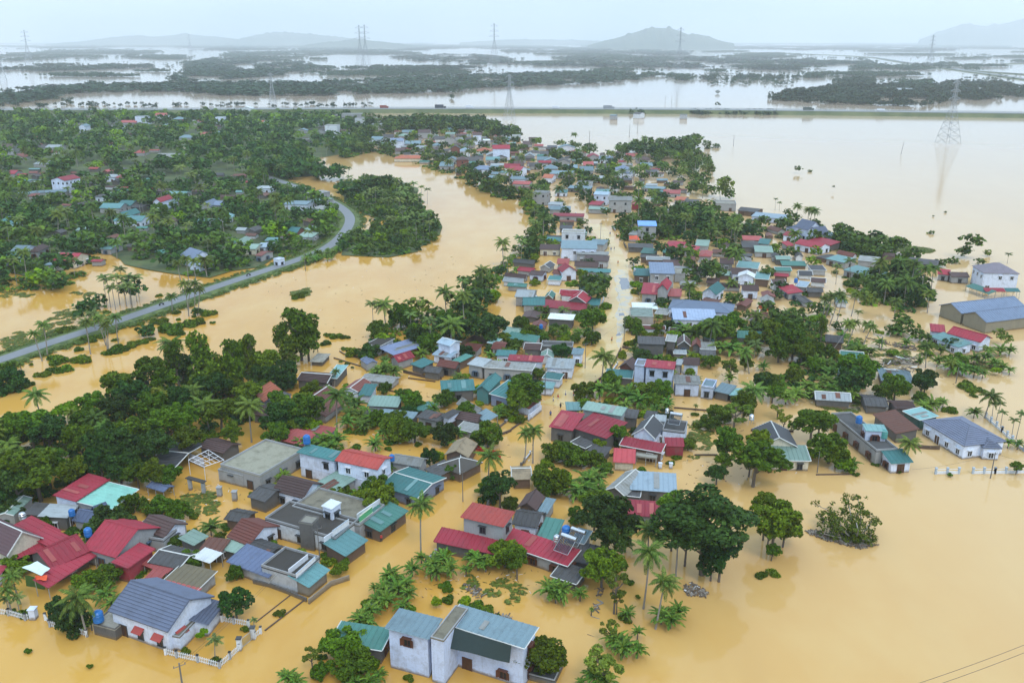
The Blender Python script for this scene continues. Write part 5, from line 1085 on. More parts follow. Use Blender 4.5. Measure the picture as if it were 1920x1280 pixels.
PL([(650,60,34,'ar',None,(655,135)),(690,65,30,'ar',None,(692,150)),(420,45,34,'ar',None,(425,120)),(1180,180,36,'ar',None,(1185,260)),(1285,225,30,'ar',None,(1285,330)),(1240,205,28,'ar',None,(1240,300)),(1195,410,52,'ar',5),(1020,440,52,'ar',4.5),
    (830,260,48,'ar',6),(870,230,40,'ar',6),(950,240,45,'ar',6),(990,300,45,'ar',6),(1080,300,45,'ar',6),(1130,260,45,'ar',6),(1100,220,45,'ar',6),(1180,300,40,'ar',6),(1220,270,40,'ar',6),(960,300,40,'ar',5),
    (920,170,60,'b',5),(970,160,55,'d',5),(840,200,70,'d'),(700,230,80,'d'),(780,250,70,'d'),(660,190,60,'d'),(330,1010,55,'s',.8),(290,1025,35,'s',.6),(365,990,28,'s',.6)])
T(480, 600, 3.7647)
PL([(230,130,150,'t',8.5,(330,290)),(310,150,110,'t',7,(370,290)),(130,150,90,'t',7,(200,290)),(240,210,110,'t',5),(545,590,115,'co',7.5,(560,760)),(1640,1080,115,'co',8,(1640,1240)),(545,398,38,'co',4,(545,470)),(300,640,140,'b',4),(170,690,120,'d',4),(380,720,90,'br',2.4),(150,800,90,'b',3),(250,760,80,'b'),
    (675,215,68,'br'),(620,200,30,'s'),(565,108,55,'s'),(500,160,42,'s'),(630,115,35,'s'),(510,100,35,'s'),(860,700,70,'b'),(1000,700,75,'b'),(1010,800,85,'b'),(960,850,60,'s'),(890,780,60,'ba',2),(1330,800,80,'d',None,(1330,870)),(1640,800,100,'b',None,(1640,890)),(1590,840,60,'b'),(1090,560,85,'b'),(1130,600,60,'b'),(1050,520,50,'b'),
    (1390,1060,62,'b'),(1290,950,62,'br'),(710,890,42,'s'),(840,860,75,'ba',2),(560,830,90,'ba',2.4),(480,840,90,'ba',2.4),(520,880,80,'ba',2.2),(400,860,80,'ba',2.2),(320,840,70,'ba',2.2),(700,580,85,'ba',2.4),(650,540,70,'ba',2.4),(730,650,70,'ba',2.2),(640,700,70,'ba',2.2),(760,730,60,'ba',2),(900,340,85,'ba',2.4),(970,350,75,'ba',2.2),(850,350,60,'ba',2.2),(1150,50,85,'br'),(1240,80,60,'ba',2),(1380,40,115,'co',7),
    (800,225,65,'d'),(780,280,50,'b'),(1170,230,60,'ba',2),(1600,40,115,'d',5),(1700,30,70,'d',5),(1720,1150,95,'d',5),(1620,1190,60,'b'),(850,1210,105,'b'),(800,1240,80,'b'),(1250,610,55,'ba',2),(1720,640,62,'ba',2),(1780,650,50,'b'),(620,1230,60,'b'),(560,1250,60,'b'),(640,780,40,'s'),(740,780,50,'s'),(1140,870,28,'s'),(940,900,28,'s'),(930,590,50,'s'),(350,560,70,'b'),(400,500,70,'b'),(220,420,60,'b'),(40,300,100,'b',5),(30,380,90,'d',4),(150,560,70,'b',4),(1220,620,40,'ba',2),(600,290,15,'s'),(640,305,22,'s'),(680,330,15,'s'),(1380,470,45,'ba',2),(970,310,40,'s')])
T(960, 600, 3.7647)
PL([(155,830,85,'co',7,(140,1005)),(105,850,75,'co',6.5,(100,1010)),(1700,300,72,'co',5.5,(1695,375)),(300,920,85,'b'),(390,950,85,'b'),(480,975,80,'b'),(570,980,75,'b'),(250,990,60,'br'),(90,480,115,'b',5),(40,560,80,'b',4),(510,500,68,'b'),(620,480,85,'ba',2.2),(730,490,90,'ba',2.2),(700,430,70,'b'),(820,520,90,'ba',2.2),(900,560,80,'ba',2),(940,490,85,'b'),(1060,500,80,'b'),
    (980,570,60,'b'),(700,560,60,'br'),(800,590,60,'ba',2),(620,855,55,'br',2.6),(760,790,62,'b',3.6),(720,860,40,'d'),(1590,900,150,'b',6.5,(1715,1180)),(1690,990,80,'b',3.5),(1510,880,80,'b',5),(1520,830,90,'b',6),(1740,850,90,'b',6),(1500,990,60,'b',4),(1425,1080,72,'d',None,(1440,1160)),(1430,650,60,'b'),(1500,680,60,'b'),(1580,640,110,'o',5),(1640,600,100,'b',4),(1540,320,80,'o',4),(1540,395,50,'ba',1.8),(1290,660,28,'s'),(1300,740,35,'s'),
    (1390,720,60,'b'),(1240,880,52,'b'),(1270,850,40,'s'),(1165,965,36,'s'),(1120,1000,30,'s'),(540,1120,110,'ba',2.2),(500,1180,100,'ba',2.2),(600,1100,85,'ba',2.2),(450,1190,80,'ba',2.2),(620,1180,80,'ba',2.2),(290,1130,120,'b'),(240,1180,80,'b'),(350,1110,90,'br'),(660,1050,50,'b'),(920,1055,40,'s'),(330,80,85,'o',3),(560,130,55,'b'),(850,40,62,'b'),(890,70,45,'b'),(830,155,50,'br'),(1030,70,52,'b'),(780,230,40,'br'),(900,250,40,'br'),
    (1300,90,90,'ba',2.2),(1220,70,80,'ba',2.2),(1470,190,80,'ba',2),(1550,200,80,'ba',2),(1620,210,70,'ba',2),(1400,290,60,'b'),(1460,60,100,'b',4),(1530,30,90,'b',4),(1390,70,80,'b',4),(1700,500,115,'co',5),(1640,540,80,'co',4),(1780,440,80,'d',3.6),(1720,170,60,'ar',4),(1300,600,20,'ba',1.4),(1090,600,50,'ba',1.6),(920,610,40,'ba',1.8),(20,690,50,'br'),(60,700,40,'b'),(470,310,30,'br'),(1000,640,40,'ba',1.6),(60,30,60,'b',3),(20,180,50,'b')])
T(1440, 600, 3.7647)
PL([(1285,170,58,'d',None,(1285,215)),(1575,540,90,'co',None,(1520,695)),(1590,590,32,'ar',None,(1580,695)),(1640,590,40,'ar',None,(1610,710)),(1655,650,38,'ar',None,(1640,770)),(1735,705,42,'ar',None,(1715,830)),(1790,660,42,'ar',None,(1755,840)),(1740,1045,38,'b',1.8,(1745,1090)),(1000,870,92,'co',None,(985,1030)),(310,720,115,'b',5),(370,690,80,'b',5),(430,880,110,'b',4),(480,940,80,'b',3),(560,990,100,'br',2),(600,1010,60,'ba',1.6),
    (640,340,110,'b',5),(600,420,90,'d',4),(900,470,90,'b',4),(820,510,70,'b',3),(1090,440,85,'d',4),(1120,400,60,'d',4),(1430,470,70,'s'),(1400,440,40,'s'),(1490,490,40,'s'),(1450,528,26,'s'),(1460,640,55,'ba',1.8),(1300,630,55,'s'),(1260,630,35,'s'),(1160,580,68,'ba',2),(1100,600,60,'ba',2),(1210,570,45,'ba',1.8),(1080,550,50,'b'),(650,200,80,'ba',2.6),(720,210,60,'ba',2.2),(600,180,60,'ba',2),(1135,200,68,'co',6,(1128,340)),(1200,280,50,'ba',1.8),
    (730,50,52,'ta',None,(655,170)),(580,35,58,'ta',None,(430,250)),(620,20,45,'ta',None,(530,230)),(940,50,62,'ba',3,(940,120)),(880,70,50,'b'),(1060,100,55,'b'),(1110,130,50,'b'),(1180,170,60,'s'),(1100,190,40,'s'),(1320,330,85,'ba',2.2),(1290,300,60,'co',3.5),(1380,340,75,'ba',2),(1460,350,68,'ba',2),(1520,370,40,'ba',1.6),(1540,250,60,'ba',2),(1460,260,60,'ba',2),(1600,290,60,'ba',2),(1660,320,50,'ba',1.8),(1710,345,38,'ba',1.6),(1640,100,52,'o',3),(1680,130,48,'o',3),
    (1640,210,62,'ba',1.8),(1560,210,55,'ba',1.8),(1710,205,52,'ba',1.8),(130,530,75,'ba',2.2),(200,510,75,'ba',2.2),(280,460,75,'ba',2.2),(330,500,65,'ba',2),(330,290,80,'ba',2.2),(400,310,75,'ba',2.2),(280,260,70,'ba',2.2),(440,370,80,'ba',2.2),(430,430,75,'ba',2.2),(520,470,80,'ba',2.2),(460,480,70,'ba',2),(600,520,60,'ba',2),(560,500,60,'b'),(240,210,80,'b',4),(180,150,100,'b',5),(60,80,110,'b',5),(80,200,90,'b',4),(160,60,100,'b',6),(270,120,60,'o',5),(370,90,45,'t',6,(370,180)),(490,230,28,'s'),(960,270,50,'ba',1.6),(1070,280,40,'ba',1.6),(870,290,55,'s',.6),
    (1240,570,40,'ba',1.6),(330,920,60,'br',1.6),(30,430,80,'b',4),(40,500,60,'b',3),(20,980,60,'b',3),(70,620,60,'o',2.6),(120,700,60,'o',2.6),(1770,870,40,'ba',1.4),(1700,860,40,'ba',1.4),(620,1085,28,'s',.4),(1280,1085,22,'s',.5),(760,1010,26,'s'),(930,1068,18,'s'),(1010,640,20,'s')])
T(1440, 300, 4)
PL([(1535,610,75,'b',None,(1512,745)),(1440,690,45,'b',None,(1450,735)),(1490,680,40,'b',2.5),(1632,695,32,'o',None,(1640,722)),(1805,708,30,'ar',None,(1795,775)),(1590,762,36,'b'),(216,75,26,'b',3,(225,100)),(315,85,15,'s'),(490,215,11,'b',3,(487,240)),(1225,547,24,'s'),(60,295,20,'ar',None,(52,378)),(88,322,22,'ar',None,(85,378)),(145,390,32,'b'),
    (225,348,46,'co',None,(215,425)),(305,375,48,'co',8),(355,385,48,'co',8),(865,595,60,'co',None,(865,665)),(330,370,40,'co',8),(1210,1000,60,'co',7),(1140,960,50,'co',7),(960,1060,60,'co',7),(520,800,45,'ar',None,(512,930)),(620,760,55,'ar',None,(610,900)),(755,1040,70,'o',None,(750,1170)),(660,1010,50,'ta',None,(630,1170)),(480,1020,60,'ta',None,(440,1200)),(540,1010,60,'ta',None,(470,1240)),(560,1040,55,'ta',None,(510,1250)),(430,1040,50,'ta',None,(415,1210)),
    (680,1140,35,'ar',None,(665,1230)),(610,920,60,'s',.8),(1380,760,40,'s'),(1300,770,40,'b'),(60,1010,50,'d'),(100,950,60,'d'),(1030,1240,80,'b',3),(1000,1200,60,'b',3),(600,1225,60,'ta',None,(600,1279)),(770,1230,55,'ta',None,(700,1290)),(1330,390,10,'s'),(1240,420,8,'s')])
T(1280, 0, 3)
PL([(75,790,48,'b',5),(35,810,60,'b',5),(20,860,60,'b',4),(85,870,30,'s'),(135,810,24,'b',4),(145,830,20,'s'),(190,825,20,'s')])
T(960, 300, 4)
PL([(1590,180,75,'o',9),(1560,220,50,'co',8),(1180,80,50,'co',9,(1180,150)),(1430,200,40,'co',8),(1370,210,60,'b'),(1490,230,55,'b'),(1620,250,50,'b'),(1000,60,50,'co',9),(1255,150,24,'ar',7),(1480,410,60,'co',7),(1680,430,60,'co',7),(1640,690,85,'b',5),(1630,1060,60,'b',3,(1630,1110)),(1830,1170,80,'co',4),(1870,1220,60,'b'),(1610,610,35,'d'),
    (640,920,95,'b',5),(620,1000,85,'b',4),(560,930,70,'b',4),(450,920,60,'br',3),(170,910,55,'br'),(1280,700,90,'b',4),(1220,700,70,'d',4),(1320,780,60,'b',4),(1110,660,50,'d',4),(930,920,50,'br'),(930,980,40,'br'),(700,1080,60,'br'),(640,1130,60,'br'),(700,620,35,'b'),(510,575,50,'b'),(1510,840,85,'b',4),(1440,830,70,'d',4),(1650,920,60,'co',3),(390,1120,50,'ar',3),(600,1190,90,'b',4),(1330,860,60,'b'),(910,1220,60,'b'),(1085,1260,40,'b')])

# ---------------------------------------------------------------- growth filled over ground areas
def inside(poly, x, y):
    c = False; n = len(poly)
    for i in range(n):
        x0, y0 = poly[i]; x1, y1 = poly[(i+1) % n]
        if (y0 > y) != (y1 > y) and x < (x1-x0) * (y-y0) / (y1-y0) + x0: c = not c
    return c
UNDER = []
MAN = [(p['c'].x, p['c'].y, p['r']) for p in PLANTS]
GRID = {}
for m_ in MAN: GRID.setdefault((int(m_[0] // 10), int(m_[1] // 10)), []).append(m_)
def near_manual(x, y, f=.8):
    gx, gy = int(x // 10), int(y // 10)
    for i in (-1, 0, 1):
        for j in (-1, 0, 1):
            for m_ in GRID.get((gx+i, gy+j), ()):
                if math.hypot(m_[0]-x, m_[1]-y) < m_[2] * f: return True
    return False
def fill(poly_px, step, mix, rr, seed, under=0, openw=False):
    rnd = random.Random(seed); W = [P(x, y) for x, y in poly_px]; poly = [(p.x, p.y) for p in W]
    x0, x1 = min(p[0] for p in poly), max(p[0] for p in poly); y0, y1 = min(p[1] for p in poly), max(p[1] for p in poly)
    kinds = list(mix); ws = [mix[k] for k in kinds]
    y = y0
    while y < y1:
        x = x0
        while x < x1:
            X, Y = x + rnd.uniform(-.45, .45) * step, y + rnd.uniform(-.45, .45) * step
            x += step
            if not inside(poly, X, Y) or block_hit(X, Y) or near_manual(X, Y): continue
            if openw and (open_water(X, Y) or rnd.random() < .12): continue
            k = rnd.choices(kinds, ws)[0]; r = rnd.uniform(*rr)
            if k in ('co', 'ta'): r = rnd.uniform(3.2, 4); h = rnd.uniform(6, 10)
            elif k == 'ar': r = rnd.uniform(2, 2.5); h = rnd.uniform(5.5, 9)
            elif k == 'ba': r = rnd.uniform(1.7, 2.3); h = rnd.uniform(.6, 1.2)
            elif k == 's': r *= .5; h = r * .3
            else: h = r * rnd.uniform(.7, 1.05)
            px, py = topx(Vector((X, Y, h)))
            if px < -60 or px > 1980 or py > 1330: continue
            PLANTS.append(dict(kind=k, c=Vector((X, Y, h)), r=r, lean=Vector((0, 0, 0)), px=px, py=py, man=False))
        y += step
    if under:
        y = y0
        while y < y1:
            x = x0
            while x < x1:
                X, Y = x + rnd.uniform(-.5, .5) * under, y + rnd.uniform(-.5, .5) * under; x += under
                if inside(poly, X, Y) and not block_hit(X, Y): UNDER.append((X, Y, rnd.uniform(.5, 1.0) * under * .75))
            y += under
MIXF = dict(b=5, d=6, ar=3, co=2, br=.7)
fill([(-60, 545), (40, 548), (110, 540), (185, 512), (180, 480), (240, 480), (330, 510), (400, 522), (520, 485), (600, 458), (628, 438), (636, 415), (622, 398), (590, 378), (540, 360), (505, 342), (-60, 342)], 8.5, MIXF, (3.0, 5.2), 3, 5)
fill([(-80, 342), (505, 342), (580, 330), (588, 302), (640, 290), (700, 270), (720, 235), (640, 219), (-80, 220)], 12.5, MIXF, (4.2, 6.8), 4, 0)
fill([(560, 300), (600, 330), (660, 338), (640, 345), (600, 340), (520, 336), (480, 330)], 8, dict(d=1), (4, 6), 41)
fill([(632, 350), (700, 336), (770, 350), (800, 400), (824, 425), (812, 455), (775, 473), (720, 482), (650, 476), (628, 462), (655, 442), (700, 430), (730, 418), (690, 405), (650, 385)], 5.6, dict(b=7, d=2, s=2, br=1, ba=1, ar=1), (1.7, 3.3), 5, 3.5)
fill([(-40, 960), (-40, 850), (60, 800), (130, 790), (250, 745), (330, 700), (430, 685), (520, 700), (560, 725), (520, 745), (470, 760), (470, 800), (400, 840), (330, 850), (280, 905), (230, 900), (130, 905), (90, 950), (40, 960)], 6.8, dict(b=5, d=4, br=1, ba=1, t=2, o=.7, co=1), (2.6, 4.9), 6, 3.2)
fill([(690, 655), (700, 615), (760, 600), (840, 580), (880, 545), (930, 500), (975, 470), (1000, 430), (975, 375), (945, 362), (1010, 380), (1045, 430), (1010, 490), (950, 530), (925, 560), (910, 600), (930, 640), (880, 655), (800, 668), (740, 680)], 6.2, dict(b=5, d=3, ba=2, ar=2, co=1.5, br=1, t=1, o=.5), (2.3, 4.4), 7, 3)
fill([(640, 300), (700, 285), (760, 300), (860, 335), (905, 360), (945, 380), (975, 372), (930, 345), (880, 318), (800, 296), (700, 268), (640, 262)], 8, dict(b=5, d=3, ar=1, co=1), (3.5, 5), 8, 5)
fill([(640, 262), (700, 235), (740, 240), (860, 236), (980, 262), (1050, 272), (1080, 270), (1130, 290), (1200, 280), (1290, 285), (1320, 300), (1310, 330), (1270, 350), (1250, 400), (1330, 420), (1100, 400), (1010, 380), (980, 372), (930, 345), (800, 296)], 15, dict(b=5, d=3, co=2, br=1), (2.8, 4.4), 9)
fill([(720, 238), (780, 232), (860, 234), (900, 236), (980, 262), (940, 262), (860, 252), (720, 250)], 8, dict(b=4, d=3, co=1), (5, 7), 10)
fill([(1150, 292), (1180, 280), (1250, 278), (1310, 290), (1300, 300), (1200, 300)], 8, dict(b=4, d=2, co=2), (4, 6), 101)
fill([(1140, 425), (1200, 400), (1300, 395), (1360, 420), (1400, 470), (1360, 480), (1290, 465), (1240, 450), (1200, 470), (1170, 450)], 7.5, dict(b=5, d=4, co=2, ar=1), (3, 4.6), 11, 5)
fill([(1340, 430), (1420, 425), (1500, 425), (1560, 440), (1640, 470), (1700, 490), (1650, 500), (1560, 480), (1480, 455), (1400, 450)], 8, dict(b=4, d=3, ba=2, br=1), (2.8, 4), 12, 5)
fill([(1560, 440), (1630, 452), (1720, 485), (1740, 505), (1700, 510), (1640, 490), (1580, 470)], 6, dict(b=4, d=3, ba=2), (3, 4.6), 13, 4)
fill([(1450, 500), (1530, 520), (1560, 560), (1540, 600), (1480, 580), (1440, 560), (1430, 520)], 7.5, dict(b=5, br=4, d=1, ba=2), (2.4, 3.6), 14, 4)
fill([(1640, 520), (1700, 515), (1745, 540), (1740, 580), (1690, 588), (1640, 575), (1600, 560)], 5.2, dict(b=4, d=4, co=3), (3, 4.4), 15, 4)
fill([(1380, 590), (1480, 580), (1540, 610), (1560, 660), (1620, 720), (1600, 760), (1500, 750), (1440, 735), (1480, 700), (1480, 660), (1400, 640)], 7.5, dict(b=5, br=2, ba=5, ar=1), (2.2, 3.8), 16, 4)
fill([(1100, 610), (1160, 600), (1200, 590), (1180, 640), (1120, 700), (1060, 750), (1050, 740), (1110, 680)], 9, dict(ba=1, br=1), (1.4, 2.2), 17)
fill([(970, 660), (1100, 560), (1130, 480), (1150, 490), (1140, 590), (1100, 640), (1060, 660)], 9, dict(b=3, br=2, ba=2, d=1), (2, 3.2), 18)
fill([(1170, 470), (1300, 480), (1420, 540), (1440, 600), (1380, 620), (1250, 600), (1180, 600), (1190, 540)], 9.5, dict(b=4, d=2, ba=3, br=1), (2.2, 3.4), 19)
fill([(980, 640), (1050, 640), (1060, 700), (1000, 720)], 9, dict(b=2, ba=2), (1.8, 2.6), 191)
fill([(1190, 620), (1440, 610), (1470, 700), (1400, 720), (1280, 690)], 10, dict(b=2, ba=4, br=1), (1.8, 2.8), 20)
fill([(1260, 300), (1330, 305), (1340, 345), (1290, 360)], 10, dict(b=3, co=2), (3, 4.6), 21)
fill([(480, 720), (560, 740), (700, 780), (800, 790), (800, 830), (640, 830), (520, 840), (480, 810)], 7, dict(ba=5, b=2, br=1), (1.6, 2.8), 22)
fill([(300, 585), (380, 560), (405, 580), (350, 620), (280, 640), (180, 685), (120, 700), (90, 690), (180, 650)], 7, dict(s=1), (1.8, 3.2), 23)
fill([(200, 570), (300, 545), (330, 540), (250, 585), (190, 600)], 6, dict(s=3, ar=1), (2, 3.4), 24)
fill([(560, 490), (630, 470), (640, 480), (610, 492), (570, 500)], 4, dict(ba=4, s=1), (2, 3), 25)

VM = dict(ba=5, br=4, b=3, s=6, d=2, co=.5)
fill([(420,960),(540,860),(600,700),(700,655),(880,650),(1120,580),(1140,640),(1030,760),(960,830),(880,900),(760,1000),(640,1100),(420,1060)], 4.1, VM, (1.2, 2.5), 51, 0, True)
fill([(1190,640),(1190,480),(1430,450),(1500,500),(1560,600),(1620,720),(1480,700),(1380,760),(1290,860),(1040,880),(1060,760),(1160,680)], 4.5, VM, (1.2, 2.6), 52, 0, True)
fill([(980,640),(960,520),(1050,430),(1060,400),(1140,450),(1145,560),(1080,640)], 5.5, dict(ba=3, br=2, b=5, s=2, d=3), (1.6, 3.0), 53, 0, True)
fill([(1000,375),(760,300),(720,240),(860,245),(1060,285),(1250,310),(1290,380),(1250,400),(1130,410)], 10, dict(br=2, b=4, d=3, co=1, ba=1), (1.8, 3.2), 54, 0, True)
fill([(1430,440),(1500,450),(1700,520),(1640,560),(1560,600),(1440,560)], 6.5, VM, (1.6, 3.0), 55, 0, True)
fill([(0,1080),(0,960),(120,940),(260,960),(420,1000),(420,1060),(250,1080)], 4.4, dict(b=3, s=4, br=2, ba=1), (1.2, 2.2), 56, 0, True)
fill([(660,1080),(760,1000),(830,970),(860,1000),(760,1090),(700,1140)], 4, dict(ba=1), (1.8, 2.4), 57)
fill([(1480,600),(1760,630),(1900,660),(1890,705),(1760,730),(1640,760),(1560,700)], 7, dict(ba=4, s=4, br=2, b=1), (1.3, 2.6), 58)
fill([(1200,300),(1290,330),(1260,390),(1120,410),(1000,372),(900,330),(760,290)], 11, dict(b=4, d=3, co=1), (2.4, 3.8), 59)
# ---------------------------------------------------------------- make the plants
KIND = dict(b=('round/mid', 'broadleaf_tree', 'tree', 'mid green leafy tree'), d=('round/dark', 'broadleaf_tree', 'tree', 'dark green dense tree'), br=('bush/bright', 'shrub', 'shrub', 'bright green low bush'),
    y=('open/yellow', 'broadleaf_tree', 'tree', 'thin yellow green tree'), o=('open/yellow', 'broadleaf_tree', 'tree', 'sparse branched yellowish tree'), t=('tall/mid', 'broadleaf_tree', 'tree', 'tall feathery green tree'),
    big=('broad/dark', 'broadleaf_tree', 'tree', 'huge spreading dark green tree'), s=('bush/mid', 'shrub', 'shrub', 'low green shrub'), co=(None, 'coconut_palm', 'palm', 'coconut palm'), ta=(None, 'coconut_palm', 'palm', 'tall slim palm'),
    ar=(None, 'areca_palm', 'palm', 'small pale green areca palm'), ba=(None, 'banana_plant', 'banana plant', 'broad leaved banana plant'))
PLANTS.sort(key=lambda d: d['c'].length)
cap = {}; ITEMS = {}; REST = []
def landmark(px, py, c):
    best = None
    for h in HOUSES:
        if not h['short']: continue
        d = math.hypot((px - h['px']), (py - h['py']) * 1.6)
        if best is None or d < best[0]: best = (d, h)
    return best
def hamlet(d):
    best = min(HOUSES, key=lambda h: math.hypot(h['px'] - d['px'], (h['py'] - d['py']) * 1.6))
    return rel(d['px'], d['py'], best) + ' the ' + (best['short'] or WORDS[best['rc']] + ' roofed hamlet house') + ' left of river'
for i, d in enumerate(PLANTS):
    key, nm, cat, words = KIND[d['kind']]; c, r = d['c'], d['r']
    vis = -30 < d['px'] < 1950
    lim = 290
    if cap.get(nm, 0) >= lim or not vis or d['c'].length > 700: REST.append(d); continue
    cap[nm] = cap.get(nm, 0) + 1; dist = c.length; yaw = (i * 2.399) % 6.283
    if nm == 'shrub':
        V = proto(key); me = V[i % len(V)][0]; o = link('shrub', me, None, (c.x, c.y, max(.0, c.z - r * .3)), yaw, (r * .98, r * .98, r * .8)); root = o
    elif nm == 'broadleaf_tree':
        V = proto(key); cr, tr = V[i % len(V)]
        root = link(nm, None, None, (c.x, c.y, 0), yaw)
        sz = {'t': 1.15, 'big': .62, 'o': .85, 'b': .88, 'd': .9, 'y': .9}[d['kind']]
        link('crown', cr, root, (0, 0, c.z), 0, (r * (1 + .16 * math.sin(i * 3.7)), r * (1 + .16 * math.sin(i * 5.3 + 1)), r * sz * (1 + .18 * math.sin(i * 2.1)))); ts = min(r, max(.4, c.z / 1.2)); tz = c.z / 1.2
        link('trunk', tr, root, (0, 0, c.z), 0, (r * .8, r * .8, max(tz, .3)))
    else:
        root = link(nm, None, None, (c.x, c.y, 0), yaw)
        base_r = {'coconut_palm': 3.75, 'areca_palm': 2.25, 'banana_plant': 2.15}[nm]; s = r / base_r
        tk = palm_trunk(nm, c.z, i % 3); to = link('trunk', tk, root, (0, 0, c.z), 0, (max(.8, min(1.2, s)),) * 2 + (c.z / round(c.z) if round(c.z) > 0 else 1,))
        if d['lean'].length > .1:
            sh = d['lean'] if d['lean'].length < c.z * .6 else d['lean'].normalized() * c.z * .6
            M = Matrix.Identity(4)
            loc_l = Matrix.Rotation(-yaw, 4, 'Z') @ sh
            M[0][2] = loc_l.x / c.z; M[1][2] = loc_l.y / c.z
            k2 = ('lean', tk.name, i); me2 = tk.copy(); me2.transform(M); to.data = me2
            hub = Vector((loc_l.x, loc_l.y, c.z)); to.location = hub; 
        else: hub = Vector((0, 0, c.z))
        if dist < 175 and d['man']:
            rng = np.random.default_rng(i)
            for yw, pit, me, q in fronds_for(nm, rng):
                fo = link('frond' if nm != 'banana_plant' else 'leaf', me, root, hub, 0, s); fo.rotation_euler = (0, pit, yw)
        else: link('crown' if nm != 'banana_plant' else 'leaves', joined_fronds(nm, i % 3), root, hub, 0, s)
    lm = landmark(d['px'], d['py'], c)
    zone = 'at its far left end' if d['px'] < 110 else 'in its left half' if d['px'] < 230 else 'in its middle' if d['px'] < 350 else 'near its upper right end'
    row = 'front' if d['py'] > 1010 - d['px'] * .42 else 'back'
    size = 'small ' if r < (2.6 if nm == 'broadleaf_tree' else 1.3) and nm in ('broadleaf_tree',) else ''
    if lm and lm[0] < 75: lab = size + words + ' ' + rel(d['px'], d['py'], lm[1]) + ' the ' + lm[1]['short']
    elif d['py'] < 560 and d['px'] < 660 and not (d['px'] > 300 and d['py'] > 500): lab = size + words + ' ' + hamlet(d)
    elif d['px'] < 640 and d['py'] > 640 and d['py'] < 960: lab = size + words + ' in the %s rows of river bank grove, %s' % (row, zone)
    elif 620 < d['px'] < 830 and 320 < d['py'] < 490: lab = size + words + ' on the round river bend islet'
    elif d['px'] < 420 and d['py'] < 700: lab = size + words + ' along the curved causeway road, ' + ('its lower left end' if d['px'] < 70 else 'left of its leaning palms' if d['px'] < 150 else 'under its leaning palms' if d['px'] < 230 else 'between its two palm rows' if d['px'] < 310 else 'by its tall palm row')
    elif lm: lab = size + words + ' out ' + rel(d['px'], d['py'], lm[1]) + ' the ' + lm[1]['short']
    else: lab = words + ' standing in the flood'
    tag(root, cat=cat)
    ITEMS.setdefault(nm, []).append(dict(o=root, base=' '.join(lab.split()[:13]), px=d['px']))
GN = dict(broadleaf_tree='broadleaf trees of the village', coconut_palm='coconut palms of the village', areca_palm='areca palms of the hamlet', banana_plant='banana plants round the houses', shrub='shrubs above the flood')
for k, L in ITEMS.items(): settle(L, GN[k])

# everything past the nearest few hundred of each kind: joined woodland
def low_clump(rng, n, size=.34):
    return quad_cloud(rng, n, crown_lobes(rng, 'round'), size, .35, .45)
LOWS = [low_clump(np.random.default_rng(900 + i), 110, .22) for i in range(6)]
STAR = []
for i in range(3):
    rng = np.random.default_rng(i); qs = []
    for k in range(16):
        a = k * 2.399; ca, sa = math.cos(a), math.sin(a); el = -.1 + .9 * k / 16
        def pt(t, w): 
            rr = t * (1 - .1 * t); z = t * math.sin(el) * 1.1 - .8 * t * t
            return (ca * rr - sa * w, sa * rr + ca * w, z)
        for t0, t1, w0, w1 in ((0, .45, .06, .22), (.45, 1, .22, .03)):
            qs.append([pt(t0, -w0), pt(t1, -w1), pt(t1, w1), pt(t0, w0)])
    STAR.append(np.array(qs))
def joined(name, items, mats, chooser, label, cat='woodland'):
    """items: (x,y,z,r,rz,kindindex) ; numpy join"""
    Vs, mi = [], []; rng = np.random.default_rng(len(items))
    for (x, y, z, r, sz, k) in items:
        src = chooser(k, rng); a = rng.random() * 6.283; ca, sa = math.cos(a), math.sin(a)
        R3 = np.array([[ca, -sa, 0], [sa, ca, 0], [0, 0, 1]]); q = (src @ R3.T) * np.array([r, r, r * sz]) + np.array([x, y, z])
        Vs.append(q); mi.append(np.full(len(q), min(k, len(mats) - 1)))
    if not Vs: return None
    o = link(name, quads_mesh(name, np.concatenate(Vs), mats, mi=np.concatenate(mi)))
    return tag(o, label, cat, kind='stuff')
kidx = dict(b=0, t=0, big=0, d=1, br=2, y=3, o=3, s=0, co=4, ta=4, ar=5, ba=6)
matsR = [LEAF['wood'], LEAF['dark'], LEAF['bright'], LEAF['yellow'], LEAF['palm'], LEAF['areca'], LEAF['banana']]
def choR(k, rng): return (STAR[rng.integers(3)] if k in (4, 5) else LOWS[rng.integers(6)])
left, mid = [], []
for d in REST:
    c = d['c']; (left if d['px'] < 660 else mid).append((c.x, c.y, c.z, d['r'], .9 if kidx[d['kind']] < 4 else 1, kidx[d['kind']]))
joined('woodland', left, matsR, choR, 'mixed green woodland and palms far left of the river')
joined('woodland', mid, matsR, choR, 'mixed trees between the farther roofs of the upper village')
und = [(x, y, .1, r, .8, 0 if i % 3 else 1) for i, (x, y, r) in enumerate(UNDER)]
SM = [quad_cloud(np.random.default_rng(70 + i), 34, [(0,0,0,.8,.55), (.5,.3,0,.5,.4), (-.4,-.4,.1,.5,.4)], .30, .4, .5) for i in range(5)]
joined('undergrowth', und, [LEAF['mid'], LEAF['dark']], lambda k, rng: SM[rng.integers(5)], 'green undergrowth beneath the groves', 'undergrowth')
